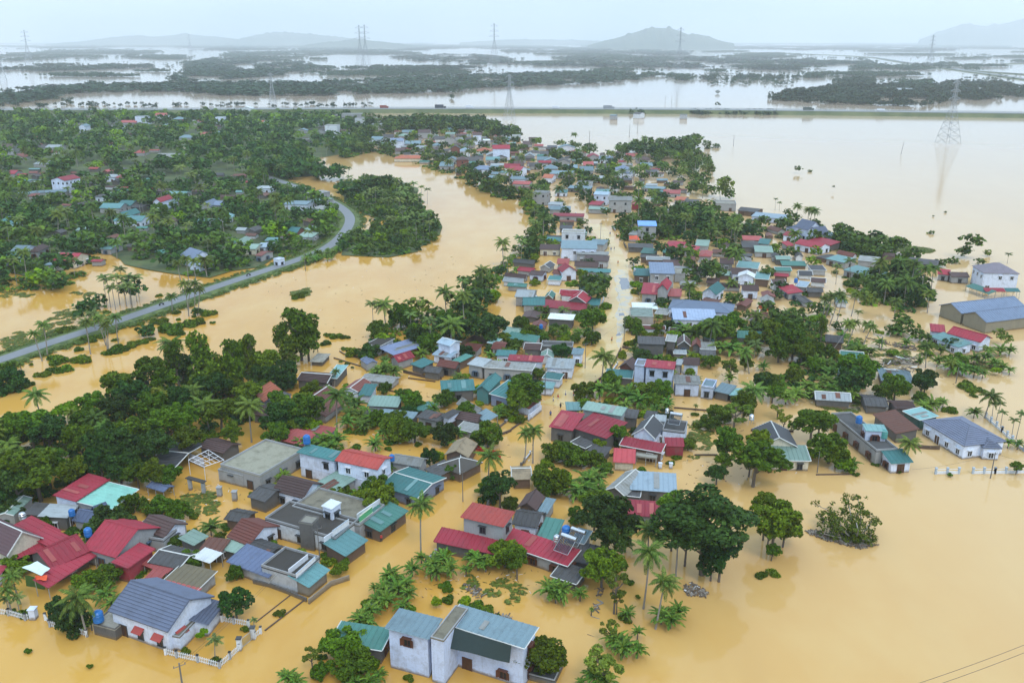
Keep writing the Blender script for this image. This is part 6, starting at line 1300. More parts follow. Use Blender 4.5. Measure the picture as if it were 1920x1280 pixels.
# far wooded bands beyond the dike
from mathutils import noise as mnoise
rs_ = random.Random(404)
for k in range(80):      # thin hedges and tree rows between the drowned fields
    yy = 82 + 62 * rs_.random() ** 1.5; xx = rs_.uniform(-20, 1900); ln = rs_.uniform(40, 260); th = .5 + (yy - 80) * rs_.uniform(.01, .06); sl = rs_.uniform(-.02, .02)
    far_land.append([(xx, yy), (xx + ln*.5, yy + th*.5 + sl*ln*.5), (xx + ln, yy + sl*ln), (xx + ln*.6, yy - th*.6 + sl*ln*.5)])
FC = [quad_cloud(np.random.default_rng(50 + i), 46, crown_lobes(np.random.default_rng(i), 'round'), .30, .3, .6) for i in range(4)]
THIN = []
for bi, q in enumerate(far_land):
    W = [P(x, y) for x, y in q]; poly = [(p.x, p.y) for p in W]; ym = sum(p[1] for p in poly) / len(poly); rnd = random.Random(bi)
    x0, x1 = min(p[0] for p in poly), max(p[0] for p in poly); y0, y1 = min(p[1] for p in poly), max(p[1] for p in poly)
    area = abs(sum(poly[i][0] * poly[(i+1) % len(poly)][1] - poly[(i+1) % len(poly)][0] * poly[i][1] for i in range(len(poly)))) / 2
    st = max(8.5, math.sqrt(area / 1300)); its = []; d0 = ym
    y = y0
    while y < y1:
        x = x0
        while x < x1:
            X, Y = x + rnd.uniform(-.5, .5) * st, y + rnd.uniform(-.5, .5) * st; x += st
            if inside(poly, X, Y) and rnd.random() < .92 and abs(X) < Y * .64 + 80 and mnoise.fractal(Vector((X / (d0 * .05), Y / (d0 * .09), bi * .7)), 1, 2, 3) > (-.28 if bi == 0 else -.12 if bi == 16 else .02 if bi < 32 else -.2):
                r = st * rnd.uniform(.5, .85); hh = rnd.uniform(2.5, 7.5) if st < 20 else rnd.uniform(3, 8)
                its.append((X, Y, hh * .7, r, hh * .9 / r, 0))
        y += st
    # ragged rim of separate trees along the outline
    for a, b_ in zip(poly, poly[1:] + poly[:1]):
        L = math.dist(a, b_); n = int(min(60, L / max(9, ym * .006)))
        for k in range(n):
            if rnd.random() < .5:
                t = rnd.random(); w = ym * .008; X, Y = a[0] + (b_[0]-a[0])*t + rnd.uniform(-w, w), a[1] + (b_[1]-a[1])*t + rnd.uniform(-w, w)
                if abs(X) < Y * .64 + 80: r = rnd.uniform(2.5, 5) * max(1, ym / 2500); its.append((X, Y, 3.5, r, min(1.2, 5 / r), 0))
    if bi >= 32: THIN += its; continue
    joined('treeline', its, [LEAF['far']], lambda k, rng: FC[rng.integers(4)], 'hazy dark treeline across the flooded fields beyond the dike', 'treeline')
joined('treeline', THIN, [LEAF['far']], lambda k, rng: FC[rng.integers(4)], 'thin hedges and tree rows between the drowned fields', 'treeline')
# scattered drowned trees
its = []; rnd = random.Random(77)
for (xa, xb, ya, yb, n) in ((1330, 1500, 135, 160, 120), (1280, 1480, 140, 152, 60), (1560, 1700, 140, 165, 90), (1700, 1860, 100, 112, 60), (1380, 1560, 100, 118, 60), (650, 900, 166, 176, 40), (100, 140, 186, 194, 8), (1800, 1915, 140, 158, 50), (220, 330, 118, 128, 30)):
    for k in range(n):
        p = P(rnd.uniform(xa, xb), rnd.uniform(ya, yb)); r = rnd.uniform(2, 4); its.append((p.x, p.y, 2.4, r, .9, 0))
for x, y in ((1184, 214), (1202, 214), (1192, 212), (1204, 217), (1345, 176), (1345, 200), (846, 184), (848, 187), (880, 162)):
    p = P(x, y); its.append((p.x, p.y, 3, 3.5, 1, 0))
joined('drowned_trees', its, [LEAF['far']], lambda k, rng: FC[rng.integers(4)], 'scattered drowned trees standing in distant flood water', 'trees')
# trees along the dike's edges
its = []
for i in range(260):
    t = rnd.random(); px = rnd.choice([rnd.uniform(0, 700), rnd.uniform(1280, 1460)]) ; p = P(px, 199 if px < 700 else 213); its.append((p.x, p.y + rnd.uniform(-30, 30), 2, rnd.uniform(2, 4), .8, 0)) if rnd.random() < .6 else None
joined('dike_bushes', its, [LEAF['far']], lambda k, rng: FC[rng.integers(4)], 'low bushes growing along the dike foot', 'bushes')
# grass on verges of the causeway, floating weed
its = []
for i, p in enumerate(ROAD):
    d = (ROAD[min(i+1, len(ROAD)-1)] - ROAD[max(i-1, 0)]).normalized(); s = Vector((d.y, -d.x, 0))
    for k in range(16):
        o = rnd.choice([rnd.uniform(3.1, 7.5), -rnd.uniform(3.1, 7.5)]); q = p + s * o + d * rnd.uniform(-4, 4)
        its.append((q.x, q.y, .35, rnd.uniform(.5, 1.1), .5, 0))
joined('grass', its, [LEAF['grass']], lambda k, rng: SM[rng.integers(5)], 'tall grass tufts on the causeway verges', 'grass')
its = []
for (poly, n) in (([(100, 590), (150, 570), (190, 575), (140, 600), (80, 650), (60, 640)], 120), ([(0, 640), (40, 620), (60, 640), (20, 660)], 60), ([(1660, 455), (1740, 465), (1760, 470), (1740, 474), (1680, 472)], 220),
                  ([(880, 1080), (960, 1090), (1000, 1120), (950, 1130), (880, 1100)], 14), ([(1250, 800), (1330, 790), (1340, 850), (1290, 860)], 30), ([(340, 930), (400, 925), (410, 960), (350, 965)], 26), ([(0, 545), (60, 548), (60, 556), (0, 560)], 20), ([(130, 548), (180, 550), (160, 556)], 14),
                  ([(545, 548), (575, 540), (582, 545), (575, 555), (555, 558)], 60), ([(1570, 620), (1640, 640), (1700, 660), (1760, 650), (1740, 680), (1640, 670), (1570, 650)], 70), ([(1780, 660), (1900, 690), (1880, 700), (1790, 690)], 40), ([(1540, 740), (1620, 760), (1600, 775), (1540, 765)], 40)):
    W = [P(x, y) for x, y in poly]; pw = [(p.x, p.y) for p in W]; x0, x1 = min(p[0] for p in pw), max(p[0] for p in pw); y0, y1 = min(p[1] for p in pw), max(p[1] for p in pw); m = 0; g = 0
    while m < n and g < 5000:
        g += 1; X, Y = rnd.uniform(x0, x1), rnd.uniform(y0, y1)
        if inside(pw, X, Y): m += 1; its.append((X, Y, .05, rnd.uniform(.6, 1.8), .22, 0))
joined('floating_weed', its, [LEAF['grass']], lambda k, rng: SM[rng.integers(5)], 'mats of floating weed on the brown flood', 'weed')
# ---------------------------------------------------------------- pylons
def pylon(px, py, Hh, label, arms=3, w0=None):
    g = P(px, py); root = link('power_pylon', None, None, (g.x, g.y, 0), R(25)); w0 = w0 or Hh * .115; mb = MB(); t = max(.17, g.length * .00012)
    def w(z): f = z / Hh; return (w0 * (1 - f / .62) + 1.3 * f / .62) if f < .62 else 1.3 * (1 - (f - .62) / .38 * .45)
    lev = [-1] + [Hh * q for q in (.11, .22, .32, .41, .49, .56, .62, .70, .78, .86, .94, 1)]
    cs = ((1,1), (-1,1), (-1,-1), (1,-1))
    for a, b in zip(lev, lev[1:]):
        wa, wb_ = w(max(0, a)), w(b)
        for k in range(4):
            c0, c1 = cs[k], cs[(k+1) % 4]
            mb.bar((c0[0]*wa, c0[1]*wa, a), (c0[0]*wb_, c0[1]*wb_, b), t, cap=False)
            mb.bar((c0[0]*wa, c0[1]*wa, a), (c1[0]*wb_, c1[1]*wb_, b), t * .6, n=3, cap=False); mb.bar((c1[0]*wa, c1[1]*wa, a), (c0[0]*wb_, c0[1]*wb_, b), t * .6, n=3, cap=False)
            mb.bar((c0[0]*wb_, c0[1]*wb_, b), (c1[0]*wb_, c1[1]*wb_, b), t * .6, n=3, cap=False)
    link('tower', mb.mesh('tower', simple('steel')), root)
    for k, f in enumerate((.70, .82, .94)[:arms]):
        ma = MB(); z = Hh * f; l = Hh * (.13, .11, .09)[k]
        for s in (-1, 1):
            for yy in (-.9, .9): ma.bar((s*.9, yy, z - Hh*.015), (s*l, 0, z), t * .9, n=3); ma.bar((s*.9, yy, z + Hh*.035), (s*l, 0, z), t * .9, n=3)
            ma.bar((s*l, 0, z), (s*l, 0, z - 2.2), t * .8)
        link('crossarm', ma.mesh('crossarm', simple('steel')), root)
    tag(root, label, 'pylon', 'lattice power pylons across the flood'); return root
pylon(1777, 268, 50, 'nearest tall lattice power pylon rising from the wide flood at right', w0=7)
pylon(955, 224, 46, 'lattice power pylon just in front of the dike at the centre')
pylon(1742, 126, 95, 'hazy lattice pylon beyond the dike near the far roads at right')
pylon(1272, 138, 110, 'hazy lattice pylon in front of the big round hill')
pylon(927, 124, 130, 'hazy lattice pylon above the distant middle treeline')
pylon(677, 130, 120, 'left of two hazy pylons standing close together far away')
pylon(687, 131, 120, 'right of two hazy pylons standing close together far away')
pylon(512, 197, 40, 'faint pylon behind the dike above the left village')
pylon(56, 124, 110, 'hazy pylon at the far left among flooded fields')
pylon(357, 96, 120, 'tiny far pylon under the low left hills')
pylon(6, 152, 60, 'faint pylon at the left picture edge beyond the dike')

# ---------------------------------------------------------------- poles and wires
def pole(px, py, Hh, label, arm=True, lean=0, t=.14, grp='utility poles'):
    g = P(px, py); root = link('utility_pole', None, None, (g.x, g.y, 0), R(35)); mb = MB()
    mb.bar((0, 0, -.6), (lean, 0, Hh), t, t * .65, 8); link('shaft', mb.mesh('shaft', simple('pole')), root)
    if arm:
        ma = MB(); ma.bar((lean - .8, 0, Hh - .5), (lean + .8, 0, Hh - .5), .06)
        for s in (-.7, 0, .7): ma.bar((lean + s, 0, Hh - .5), (lean + s, 0, Hh - .2), .05)
        link('crossarm', ma.mesh('crossarm', simple('pole')), root)
    tag(root, label, 'pole'); return Vector((g.x + lean, g.y, Hh - .3))
def wire(a, b, label, sag=.8, r=.018, n=10):
    mb = MB(); pts = []
    for i in range(n + 1):
        t = i / n; p = a.lerp(b, t); p.z -= sag * 4 * t * (1 - t); pts.append(p)
    mb.tube(pts, [r] * (n + 1), 4); me = mb.mesh('power_line', simple('cable'))
    tag(link('power_line', me), label, 'cable')
w1 = pole(343, 1292, 4.2, 'brown utility pole at the bottom edge beside the picket fence')
w2 = pole(600, 1052, 6.5, 'thin pole on the street beside the steel sided shop', t=.09)
w3 = pole(868, 940, 6.5, 'thin pole on the street left of the coconut palm', t=.09)
w4 = pole(1022, 742, 7, 'pole at the street edge by the white wall', t=.1)
w5 = pole(1097, 690, 7, 'pole on the street across from the packed dark roofs', t=.1)
w6 = pole(1170, 640, 7, 'pole at right edge of the shallow wet street', t=.1)
w7 = pole(1126, 448, 7, 'pole beside the upper flooded street', t=.1)
w8 = pole(1857, 896, 5.5, 'dark pole in front of the white bungalow fence', t=.12)
w9 = pole(1375, 275, 9, 'pole alone in the flood with a cross piece at its foot', t=.16)
w10 = pole(1689, 290, 10, 'leaning bare pole alone in the wide flood', False, 2, .16)
pole(1792, 718, 4, 'short brown post among water weeds at right', False, .2, .12)
pole(1652, 658, 4.2, 'brown post near the fallen branches at right', False, -.2, .12)
pole(573, 508, 7, 'dark pole in the river beside the causeway bend', False, 0, .12)
pole(613, 383, 5, 'pole at the kerb of the curved road', False, 0, .12)
pole(596, 660, 6.2, 'bare pole beside the tall tree on the near river bank', True, 0, .12)
pole(1532, 886, 4.6, 'dark gate post of the rail fence before the cream house', False, 0, .1)
for i, (x, y) in enumerate(((1105, 272), (1180, 258), (1195, 250), (1247, 196), (700, 235), (32, 200), (175, 205), (326, 205), (573, 200), (645, 205), (1259, 196))):
    pole(x, y, 11, ['thin pole at the flooded edge of the upper village', 'thin pole in the flood beyond the upper village, left one', 'thin pole in the flood beyond the upper village, right one', 'thin pole on the dike near the grey pump house', 'thin pole left of the upper village by the dike',
         'thin pole before the dike at the far left', 'thin pole before the dike above the left hamlet', 'thin pole before the dike over the hamlet palms', 'thin pole before the dike near the three storey block', 'thin pole behind the grey flat roofed block', 'second thin pole on the dike near the pump house'][i], True, 0, .2)
wire(w1, w2, 'overhead line along the lower street left of the shops')
wire(w1 + Vector((.6, .4, 0)), w2 + Vector((.4, .2, 0)), 'second overhead line along the lower street')
wire(w2, w3, 'overhead line over the street in front of the tube house'); wire(w3, w4, 'overhead line over the middle street'); wire(w4, w5, 'overhead line from the white wall up the street'); wire(w5, w6, 'overhead line crossing the wet street')
wire(w6, w7, 'overhead line over the upper street', 1.5)
wire(w8, P(1710, 880, 4.5), 'overhead line left of the dark pole by the bungalow', .5); wire(w8, P(1990, 872, 4.5), 'overhead line right of the dark pole by the bungalow', .5)
wire(P(1560, 1330, 10), P(1990, 1180, 10), 'upper one of two cables low over the lower right flood', .6, .03); wire(P(1590, 1335, 10), P(1990, 1194, 10), 'lower one of two cables low over the lower right flood', .6, .03)
wire(w3, P(1300, 862, 4.5), 'overhead line crossing in front of the crimson twin roofs', .8)

# ---------------------------------------------------------------- walls and fences
def lowwall(pts, h, t, mat, label, name='garden_wall', cat='wall', z0=-.6, caps=0):
    W = [P(x, y, h) for x, y in [tp(*p) for p in pts]]; g = W[0].copy(); g.z = 0
    root = link(name, None, None, g); mb = MB()
    for a, b in zip(W, W[1:]):
        d = (b - a); d.z = 0; L = d.length; d.normalize(); s = Vector((d.y, -d.x, 0)) * t / 2; q = []
        a2, b2 = a - d * .02 - g, b + d * .02 - g
        for z in (z0, h): q += [Vector((v.x, v.y, z)) for v in (a2 - s, b2 - s, b2 + s, a2 + s)]
        mb.add(q, [(0,3,2,1),(4,5,6,7),(0,1,5,4),(1,2,6,5),(2,3,7,6),(3,0,4,7)])
    link('wall', mb.mesh('wall', mat), root)
    if caps:
        mc = MB(); 
        for a, b in zip(W, W[1:]):
            n = max(1, int((b - a).length / caps))
            for k in range(n + (b is W[-1])):
                p = a.lerp(b, k / n) - g; mc.box(p.x - .16, p.y - .16, z0, p.x + .16, p.y + .16, h + .35)
        link('pillars', mc.mesh('pillars', simple('fencepost')), root)
    tag(root, label, cat)
brownw = simple('lowwall')
T(960, 600, 3.7647)
lowwall([(1145, 612), (1385, 632), (1440, 640)], .35, .22, brownw, 'low brown wall top just above water below the pale blue house')
lowwall([(1010, 0), (1000, 25), (1130, 35)], .5, .2, brownw, 'low wall beside the tan concrete box')
lowwall([(770, 190), (730, 270), (680, 360), (590, 430), (450, 530)], .55, .25, brownw, 'brown retaining wall along the right edge of the flooded street')
lowwall([(115, 670), (207, 600)], 1.5, .18, wallmat('white'), 'white roadside wall below the brown roof on the street')
lowwall([(-40, 790), (110, 680)], .4, .22, brownw, 'low brown kerb wall along the street left side')
lowwall([(1290, 945), (1450, 945)], .3, .2, brownw, 'low wall line left of the big branching tree')
lowwall([(780, 180), (890, 205)], .7, .2, brownw, 'short wall left of the blackened house')
T(480, 600, 3.7647)
lowwall([(1075, 405), (1265, 430)], .25, .3, simple('door_brown'), 'reddish brown wall top across the square pond')
lowwall([(880, 470), (930, 490), (1000, 505)], .25, .3, simple('door_brown'), 'curved red brown wall top at the pond corner')
lowwall([(1040, 350), (1180, 385), (1310, 398)], .8, .2, brownw, 'dark compound wall under the rounded brown roofs')
lowwall([(550, 262), (735, 320)], .3, .25, brownw, 'low wall across brown water left of the tiny navy hut')
lowwall([(590, 215), (620, 235), (740, 262)], .3, .25, brownw, 'low curved bank wall around the bright bush')
lowwall([(1450, 150), (1540, 105), (1650, 130)], 1.8, .2, wallmat('brown'), 'brown courtyard wall with water inside it')
lowwall([(1720, 800), (1800, 770)], .5, .3, brownw, 'low wall on the street corner near the round tree')
T(480, 920, 3.5556)
lowwall([(-20, 590), (90, 615), (200, 655), (335, 712)], .7, .22, wallmat('dconc'), 'dark concrete wall foot along the steel sided shop')
lowwall([(0, 870), (230, 690)], .12, .15, brownw, 'thin drowned kerb line left of the street, near the steel shop')
lowwall([(60, 925), (320, 725)], .15, .2, brownw, 'second drowned kerb line running to the street corner')
lowwall([(620, 560), (500, 600), (350, 720)], .9, .2, wallmat('brown2'), 'street front wall below the hedge')
T(1440, 600, 3.7647)
lowwall([(340, 1085), (600, 1082)], .25, .18, brownw, 'low drowned wall in front of the broad bush')
lowwall([(-120, 768), (180, 775)], .5, .2, brownw, 'low wall behind the cream gabled house')
def rail_fence(pts, label, h=1.0, step=2.3):
    W = [P(x, y) for x, y in [tp(*p) for p in pts]]; g = W[0]; root = link('fence', None, None, g)
    n_ = 0
    for a, b in zip(W, W[1:]):
        d = (b - a); L = d.length; d.normalize(); s = Vector((d.y, -d.x, 0)) * .07; n = max(1, round(L / step)); mb = MB(); q = []
        for z in (-.3, .55): q += [Vector((v.x, v.y, z)) - Vector((g.x, g.y, 0)) for v in (a - s, b - s, b + s, a + s)]
        mb.add(q, [(0,3,2,1),(4,5,6,7),(0,1,5,4),(1,2,6,5),(2,3,7,6),(3,0,4,7)])
        link('wall_panel', mb.mesh('wall_panel', simple('picket')), root)
        mr = MB(); mr.bar(a - g + Vector((0,0,h)), b - g + Vector((0,0,h)), .05); link('rail', mr.mesh('rail', simple('picket')), root)
        for k in range(n + 1):
            p = a.lerp(b, k / n) - g
            if 'fpost' not in MESHC:
                mp = MB(); mp.box(-.17, -.17, -.4, .17, .17, 1.25); mp.box(-.23, -.23, 1.25, .23, .23, 1.36); MESHC['fpost'] = mp.mesh('post', simple('fencepost'))
            link('post', MESHC['fpost'], root, p)
    tag(root, label, 'fence')
rail_fence([(1182, 1085), (1345, 1083)], 'white and blue grey fence left of the bungalow gate')
rail_fence([(1445, 1083), (1600, 1082), (1830, 1078)], 'white and blue grey fence right of the bungalow gate')
rail_fence([(1535, 690), (1650, 790), (1760, 890), (1850, 960)], 'white post fence running diagonally behind the areca palms')
def picket_fence(pts, label, closed=False):
    W = [P(x, y) for x, y in [tp(*p) for p in pts]]; g = W[0]; root = link('picket_fence', None, None, g); up = Vector((0, 0, 1))
    for a, b in zip(W, W[1:]):
        d = (b - a); L = d.length; d.normalize(); n = max(2, round(L / .30)); mb = MB()
        for z in (.30, .85): mb.bar(a - g + up * z, b - g + up * z, .035)
        link('rail', mb.mesh('rail', simple('picket')), root)
        if 'picket' not in MESHC:
            mp = MB(); mp.box(-.055, -.02, .08, .055, .02, 1.0); mp.add([(-.055,-.02,1.0), (.055,-.02,1.0), (0,-.02,1.1), (-.055,.02,1.0), (.055,.02,1.0), (0,.02,1.1)], [(0,1,2), (5,4,3), (0,2,5,3), (1,4,5,2)]); MESHC['picket'] = mp.mesh('picket', simple('picket'))
        yaw = math.atan2(d.y, d.x)
        for k in range(1, n): link('picket', MESHC['picket'], root, a.lerp(b, k / n) - g, yaw)
        m = max(1, round(L / 2.6))
        if 'ppost' not in MESHC:
            mp = MB(); mp.box(-.14, -.14, -.4, .14, .14, 1.15); MESHC['ppost'] = mp.mesh('post', simple('picket')); mq = MB(); mq.box(-.18, -.18, 1.15, .18, .18, 1.25); MESHC['pcap'] = mq.mesh('post_cap', simple('frame_dark'))
        for k in range(m + 1):
            po = link('post', MESHC['ppost'], root, a.lerp(b, k / m) - g); link('cap', MESHC['pcap'], po)
    tag(root, label, 'fence')
T(0, 920, 3.5556)
picket_fence([(1105, 1090), (1180, 1110), (1320, 1140), (1465, 1180)], 'white picket fence in front of the white villa')
picket_fence([(1465, 1180), (1535, 1120), (1600, 1062)], 'white picket fence on the street side, below the gate')
picket_fence([(1700, 985), (1740, 950)], 'short white picket piece above the gate at the street')
picket_fence([(1480, 870), (1560, 885), (1660, 905)], 'white picket fence behind the courtyard of the white villa')
picket_fence([(305, 860), (335, 905), (430, 925), (580, 970)], 'white picket fence under the palm left of the villa')
picket_fence([(-20, 820), (60, 830), (170, 862), (230, 850)], 'white picket fence at the left picture edge')
def gate():
    a, b = P(*tp(1600, 1058)), P(*tp(1690, 985)); root = link('gate', None, None, a); d = b - a; L = d.length; d.normalize()
    mb = MB()
    for z in (.15, 1.5): mb.bar(Vector((0,0,z)), d * L + Vector((0,0,z)), .05)
    link('gate_frame', mb.mesh('gate_frame', simple('steel')), root)
    for k in range(1, 12):
        m = MB(); p = d * (L * k / 12); m.bar(p + Vector((0,0,.15)), p + Vector((0,0,1.5)), .035); link('bar', m.mesh('bar', simple('steel')), root)
    for p in (Vector((0,0,0)), d * L):
        m = MB(); m.box(p.x-.3, p.y-.3, -.4, p.x+.3, p.y+.3, 1.9); m2 = MB(); m2.box(p.x-.38, p.y-.38, 1.9, p.x+.38, p.y+.38, 2.02)
        po = link('gate_post', m.mesh('gate_post', wallmat('white2')), root); link('post_cap', m2.mesh('post_cap', simple('frame_dark')), po)
    tag(root, 'grey metal gate between two capped posts at the villa courtyard', 'gate')
gate()
for lab, (x, y) in (('square white post at the end of the left edge picket fence', (228, 850)),):
    m = MB(); m.box(-.45, -.45, -.4, .45, .45, 1.7); m.box(-.55, -.55, 1.7, .55, .55, 1.82); tag(link('gate_post', m.mesh('gate_post', wallmat('white'))), lab, 'post').location = P(*tp(x, y))
# white steel frame and pale gates in the yard
T(0, 600, 3.7647)
def frame_roof():
    q = [P(*tp(*p), 3.2) for p in ((1330, 985), (1440, 1035), (1580, 985), (1470, 915))]; g = q[0].copy(); g.z = 0; root = link('steel_frame', None, None, g); mb = MB()
    for i in range(4): mb.bar(q[i] - g, q[(i+1) % 4] - g, .07); mb.bar(Vector((q[i].x-g.x, q[i].y-g.y, -.5)), q[i] - g, .06)
    for t in (.2, .4, .6, .8): mb.bar(q[0].lerp(q[3], t) - g, q[1].lerp(q[2], t) - g, .05)
    for t in (.33, .66): mb.bar(q[0].lerp(q[1], t) - g, q[3].lerp(q[2], t) - g, .05)
    link('frame', mb.mesh('frame', simple('frame_white')), root)
    m2 = MB(); a, b = P(*tp(1340, 1000), 0), P(*tp(1440, 1045), 0); m2.add([a - g + Vector((0,0,-.4)), b - g + Vector((0,0,-.4)), b - g + Vector((0,0,1.9)), a - g + Vector((0,0,1.9))], [(0,1,2,3)])
    a = a + Vector((.1,.1,0)); m2.add([a - g + Vector((0,0,-.4)), b - g + Vector((.1,.1,-.4)), b - g + Vector((.1,.1,1.9)), a - g + Vector((0,0,1.9))], [(0,1,2,3)])
    link('side_panel', m2.mesh('side_panel', wallmat('white')), root); tag(root, 'bare white steel roof frame over the flooded yard', 'frame')
frame_roof()
def gate_roof():
    a, b = P(*tp(1320, 1105), 2.6), P(*tp(1445, 1140), 2.6); g = a.copy(); g.z = 0; root = link('gateway', None, None, g); d = (b - a); L = d.length; d.normalize(); s = Vector((-d.y, d.x, 0))
    m = MB(); q = [a - g - s*.5, b - g - s*.5, b - g + s*.5, a - g + s*.5]; m.add([v + Vector((0,0,-.15)) for v in q] + q, [(0,3,2,1),(4,5,6,7),(0,1,5,4),(1,2,6,5),(2,3,7,6),(3,0,4,7)]); link('canopy', m.mesh('canopy', roofmat('blackflat')), root)
    for t in (.12, .88):
        p = d * L * t; m = MB(); m.box(p.x-.3, p.y-.3, -.5, p.x+.3, p.y+.3, 2.4); link('pillar', m.mesh('pillar', wallmat('grey')), root)
    tag(root, 'small dark roofed gateway standing in the flooded yard', 'gateway')
gate_roof()
for lab, (x, y) in (('grey gate pillar in the flooded yard, near the small gateway', (1553, 1240)), ('grey gate pillar at the house corner of the yard', (1660, 1270))):
    m = MB(); m.box(-.4, -.4, -.5, .4, .4, 1.8); m.box(-.5, -.5, 1.8, .5, .5, 1.92); tag(link('gate_pillar', m.mesh('gate_pillar', wallmat('grey'))), lab, 'pillar').location = P(*tp(x, y))
T(960, 600, 3.7647)
for lab, (x, y) in (('left one of two white gate pillars below the crimson skirts', (1045, 1045)), ('right one of two white gate pillars below the crimson skirts', (1120, 1045))):
    m = MB(); m.box(-.3, -.3, -.5, .3, .3, 1.1); m.box(-.38, -.38, 1.1, .38, .38, 1.2); tag(link('gate_pillar', m.mesh('gate_pillar', wallmat('white'))), lab, 'pillar').location = P(*tp(x, y))

# ---------------------------------------------------------------- tanks, heaters
def lathe(mb, prof, n=14, c=(0,0,0)):
    vs = []; m = len(prof)
    for i in range(n):
        a = 2 * math.pi * i / n
        for r, z in prof: vs.append((c[0] + r * math.cos(a), c[1] + r * math.sin(a), c[2] + z))
    fs = [(i*m+k, ((i+1) % n)*m+k, ((i+1) % n)*m+k+1, i*m+k+1) for i in range(n) for k in range(m-1)]
    mb.add(vs, fs)
def tank(px, py, z, s, mat, label, legs=True):
    z *= .9; g = P(*tp(px, py), z); root = link('water_tank', None, None, g, .4, s * .78)
    mb = MB(); lathe(mb, [(0, 0), (.55, 0), (.62, .08), (.6, .4), (.64, .44), (.6, .5), (.6, .9), (.64, .95), (.6, 1.0), (.58, 1.25), (.42, 1.42), (.2, 1.5), (.2, 1.56), (0, 1.58)])
    link('drum', mb.mesh('drum', simple(mat)), root)
    if legs:
        ml = MB()
        for a, b in ((.45,.45), (-.45,.45), (.45,-.45), (-.45,-.45)): ml.bar((a, b, -1.1), (a, b, 0), .04)
        ml.bar((.45,.45,-.1), (-.45,-.45,-.1), .04); ml.bar((-.45,.45,-.1), (.45,-.45,-.1), .04); link('stand', ml.mesh('stand', simple('steel')), root)
    tag(root, label, 'water tank', 'water tanks')
T(0, 920, 3.5556)
tank(155, 190, 3.6, 1.2, 'tank_steel', 'pale steel and blue water tank behind the crimson annex'); tank(482, 165, 3.4, 1.1, 'tank_blue', 'blue water tank beside the navy roofed outhouse'); tank(590, 300, 4.2, 1.3, 'tank_blue', 'blue water tank behind the big crimson house'); tank(660, 868, 2.45, 1.5, 'tank_blue', 'blue water tank on the block left of the villa', False)
T(480, 600, 3.7647)
tank(360, 868, 6.6, 1.5, 'tank_blue', 'square set blue tank over the teal terraced house'); tank(960, 990, 4.4, 1.1, 'tank_blue', 'round blue tank between the red roof and fibre roof')
T(960, 600, 3.7647)
tank(205, 60, 3.6, 1.1, 'tank_blue', 'blue tank among the packed roofs left of the street'); tank(1095, 655, 4.6, .9, 'tank_steel', 'steel tank behind the pediment house'); tank(1690, 705, 5, 1.1, 'tank_steel', 'steel tank on the cream gabled house')
T(960, 920, 3.5556)
tank(360, 295, 4.6, 1.5, 'tank_blue', 'bright blue tank beside the solar heaters', True); tank(298, 340, 4.4, 1.1, 'tank_steel', 'steel tank beside the solar heaters', True)
T(1440, 600, 3.7647)
tank(640, 725, 4.7, 1.4, 'tank_blue', 'blue tank on the roof of the grey tube house'); tank(815, 830, 4.2, 1.5, 'tank_teal', 'big green tank on the tube house front terrace', False); tank(100, 540, 3, .8, 'tank_blue', 'small tank left of the banana rows') if False else None
T(480, 920, 3.5556)
tank(358, 210, 4.3, .9, 'tank_steel', 'small steel tank beside the roof cubicle of the tube house')
T(0, 0, 1)
tank(1492, 530, 4.0, 1.3, 'tank_blue', 'small blue tank by the little crimson roof at right'); tank(1190, 508, 4.0, .9, 'tank_steel', 'steel tank left of the teal porch roof')
def heater(px, py, z, yaw, s, label):
    g = P(*tp(px, py), z); root = link('solar_heater', None, None, g, yaw, s)
    m = MB(); m.tube([(-.9, .75, 1.0), (.9, .75, 1.0)], [.26, .26], 12); link('cylinder', m.mesh('cylinder', simple('tank_steel')), root)
    m = MB()
    for k in range(10): x = -.75 + 1.5 * k / 9; m.bar((x, -.9, .12), (x, .62, .95), .05, n=6)
    link('tubes', m.mesh('tubes', simple('solar')), root)
    m = MB()
    for x in (-.85, .85): m.bar((x, -.95, .05), (x, .7, .95), .035); m.bar((x, .75, -.1), (x, .75, .8), .035)
    m.bar((-.85, -.95, .05), (.85, -.95, .05), .035); link('stand', m.mesh('stand', simple('steel')), root)
    tag(root, label, 'solar heater', 'solar water heaters')
T(960, 920, 3.5556)
heater(355, 385, 4.4, -.6, 1.5, 'front one of two solar heaters on the crimson block'); heater(420, 335, 4.4, -.6, 1.4, 'rear one of two solar heaters on the crimson block')
T(960, 600, 3.7647)
heater(1150, 720, 4.7, -.4, 1.4, 'solar heater on the flat roof of the pediment house')

# ---------------------------------------------------------------- tarps, netting, boat, debris
def cloth(pts, mat, label, name='tarpaulin', sag=.25, n=8, th=.03, parent=None):
    q = [P(*tp(p[0], p[1]), p[2]) for p in pts]; g = q[0].copy(); g.z = 0; mb = MB(); vs = []; rnd_ = random.Random(int(pts[0][0]))
    for lay in (0, 1):
        for j in range(n + 1):
            for i in range(n + 1):
                s, t = i / n, j / n; p = q[0].lerp(q[1], s).lerp(q[3].lerp(q[2], s), t)
                vs.append(p - g + Vector((0, 0, -sag * 16 * s * (1-s) * t * (1-t) * .5 + .06 * math.sin(s * 9 + t * 4) - lay * th)))
    N = (n + 1) ** 2; fs = []
    for lay in (0, 1): fs += [tuple(lay * N + v for v in ((j*(n+1)+i), (j*(n+1)+i+1), ((j+1)*(n+1)+i+1), ((j+1)*(n+1)+i))) for j in range(n) for i in range(n)]
    mb.add(vs, fs); o = link(name, mb.mesh(name, mat), None, g); tag(o, label, 'tarp'); return o
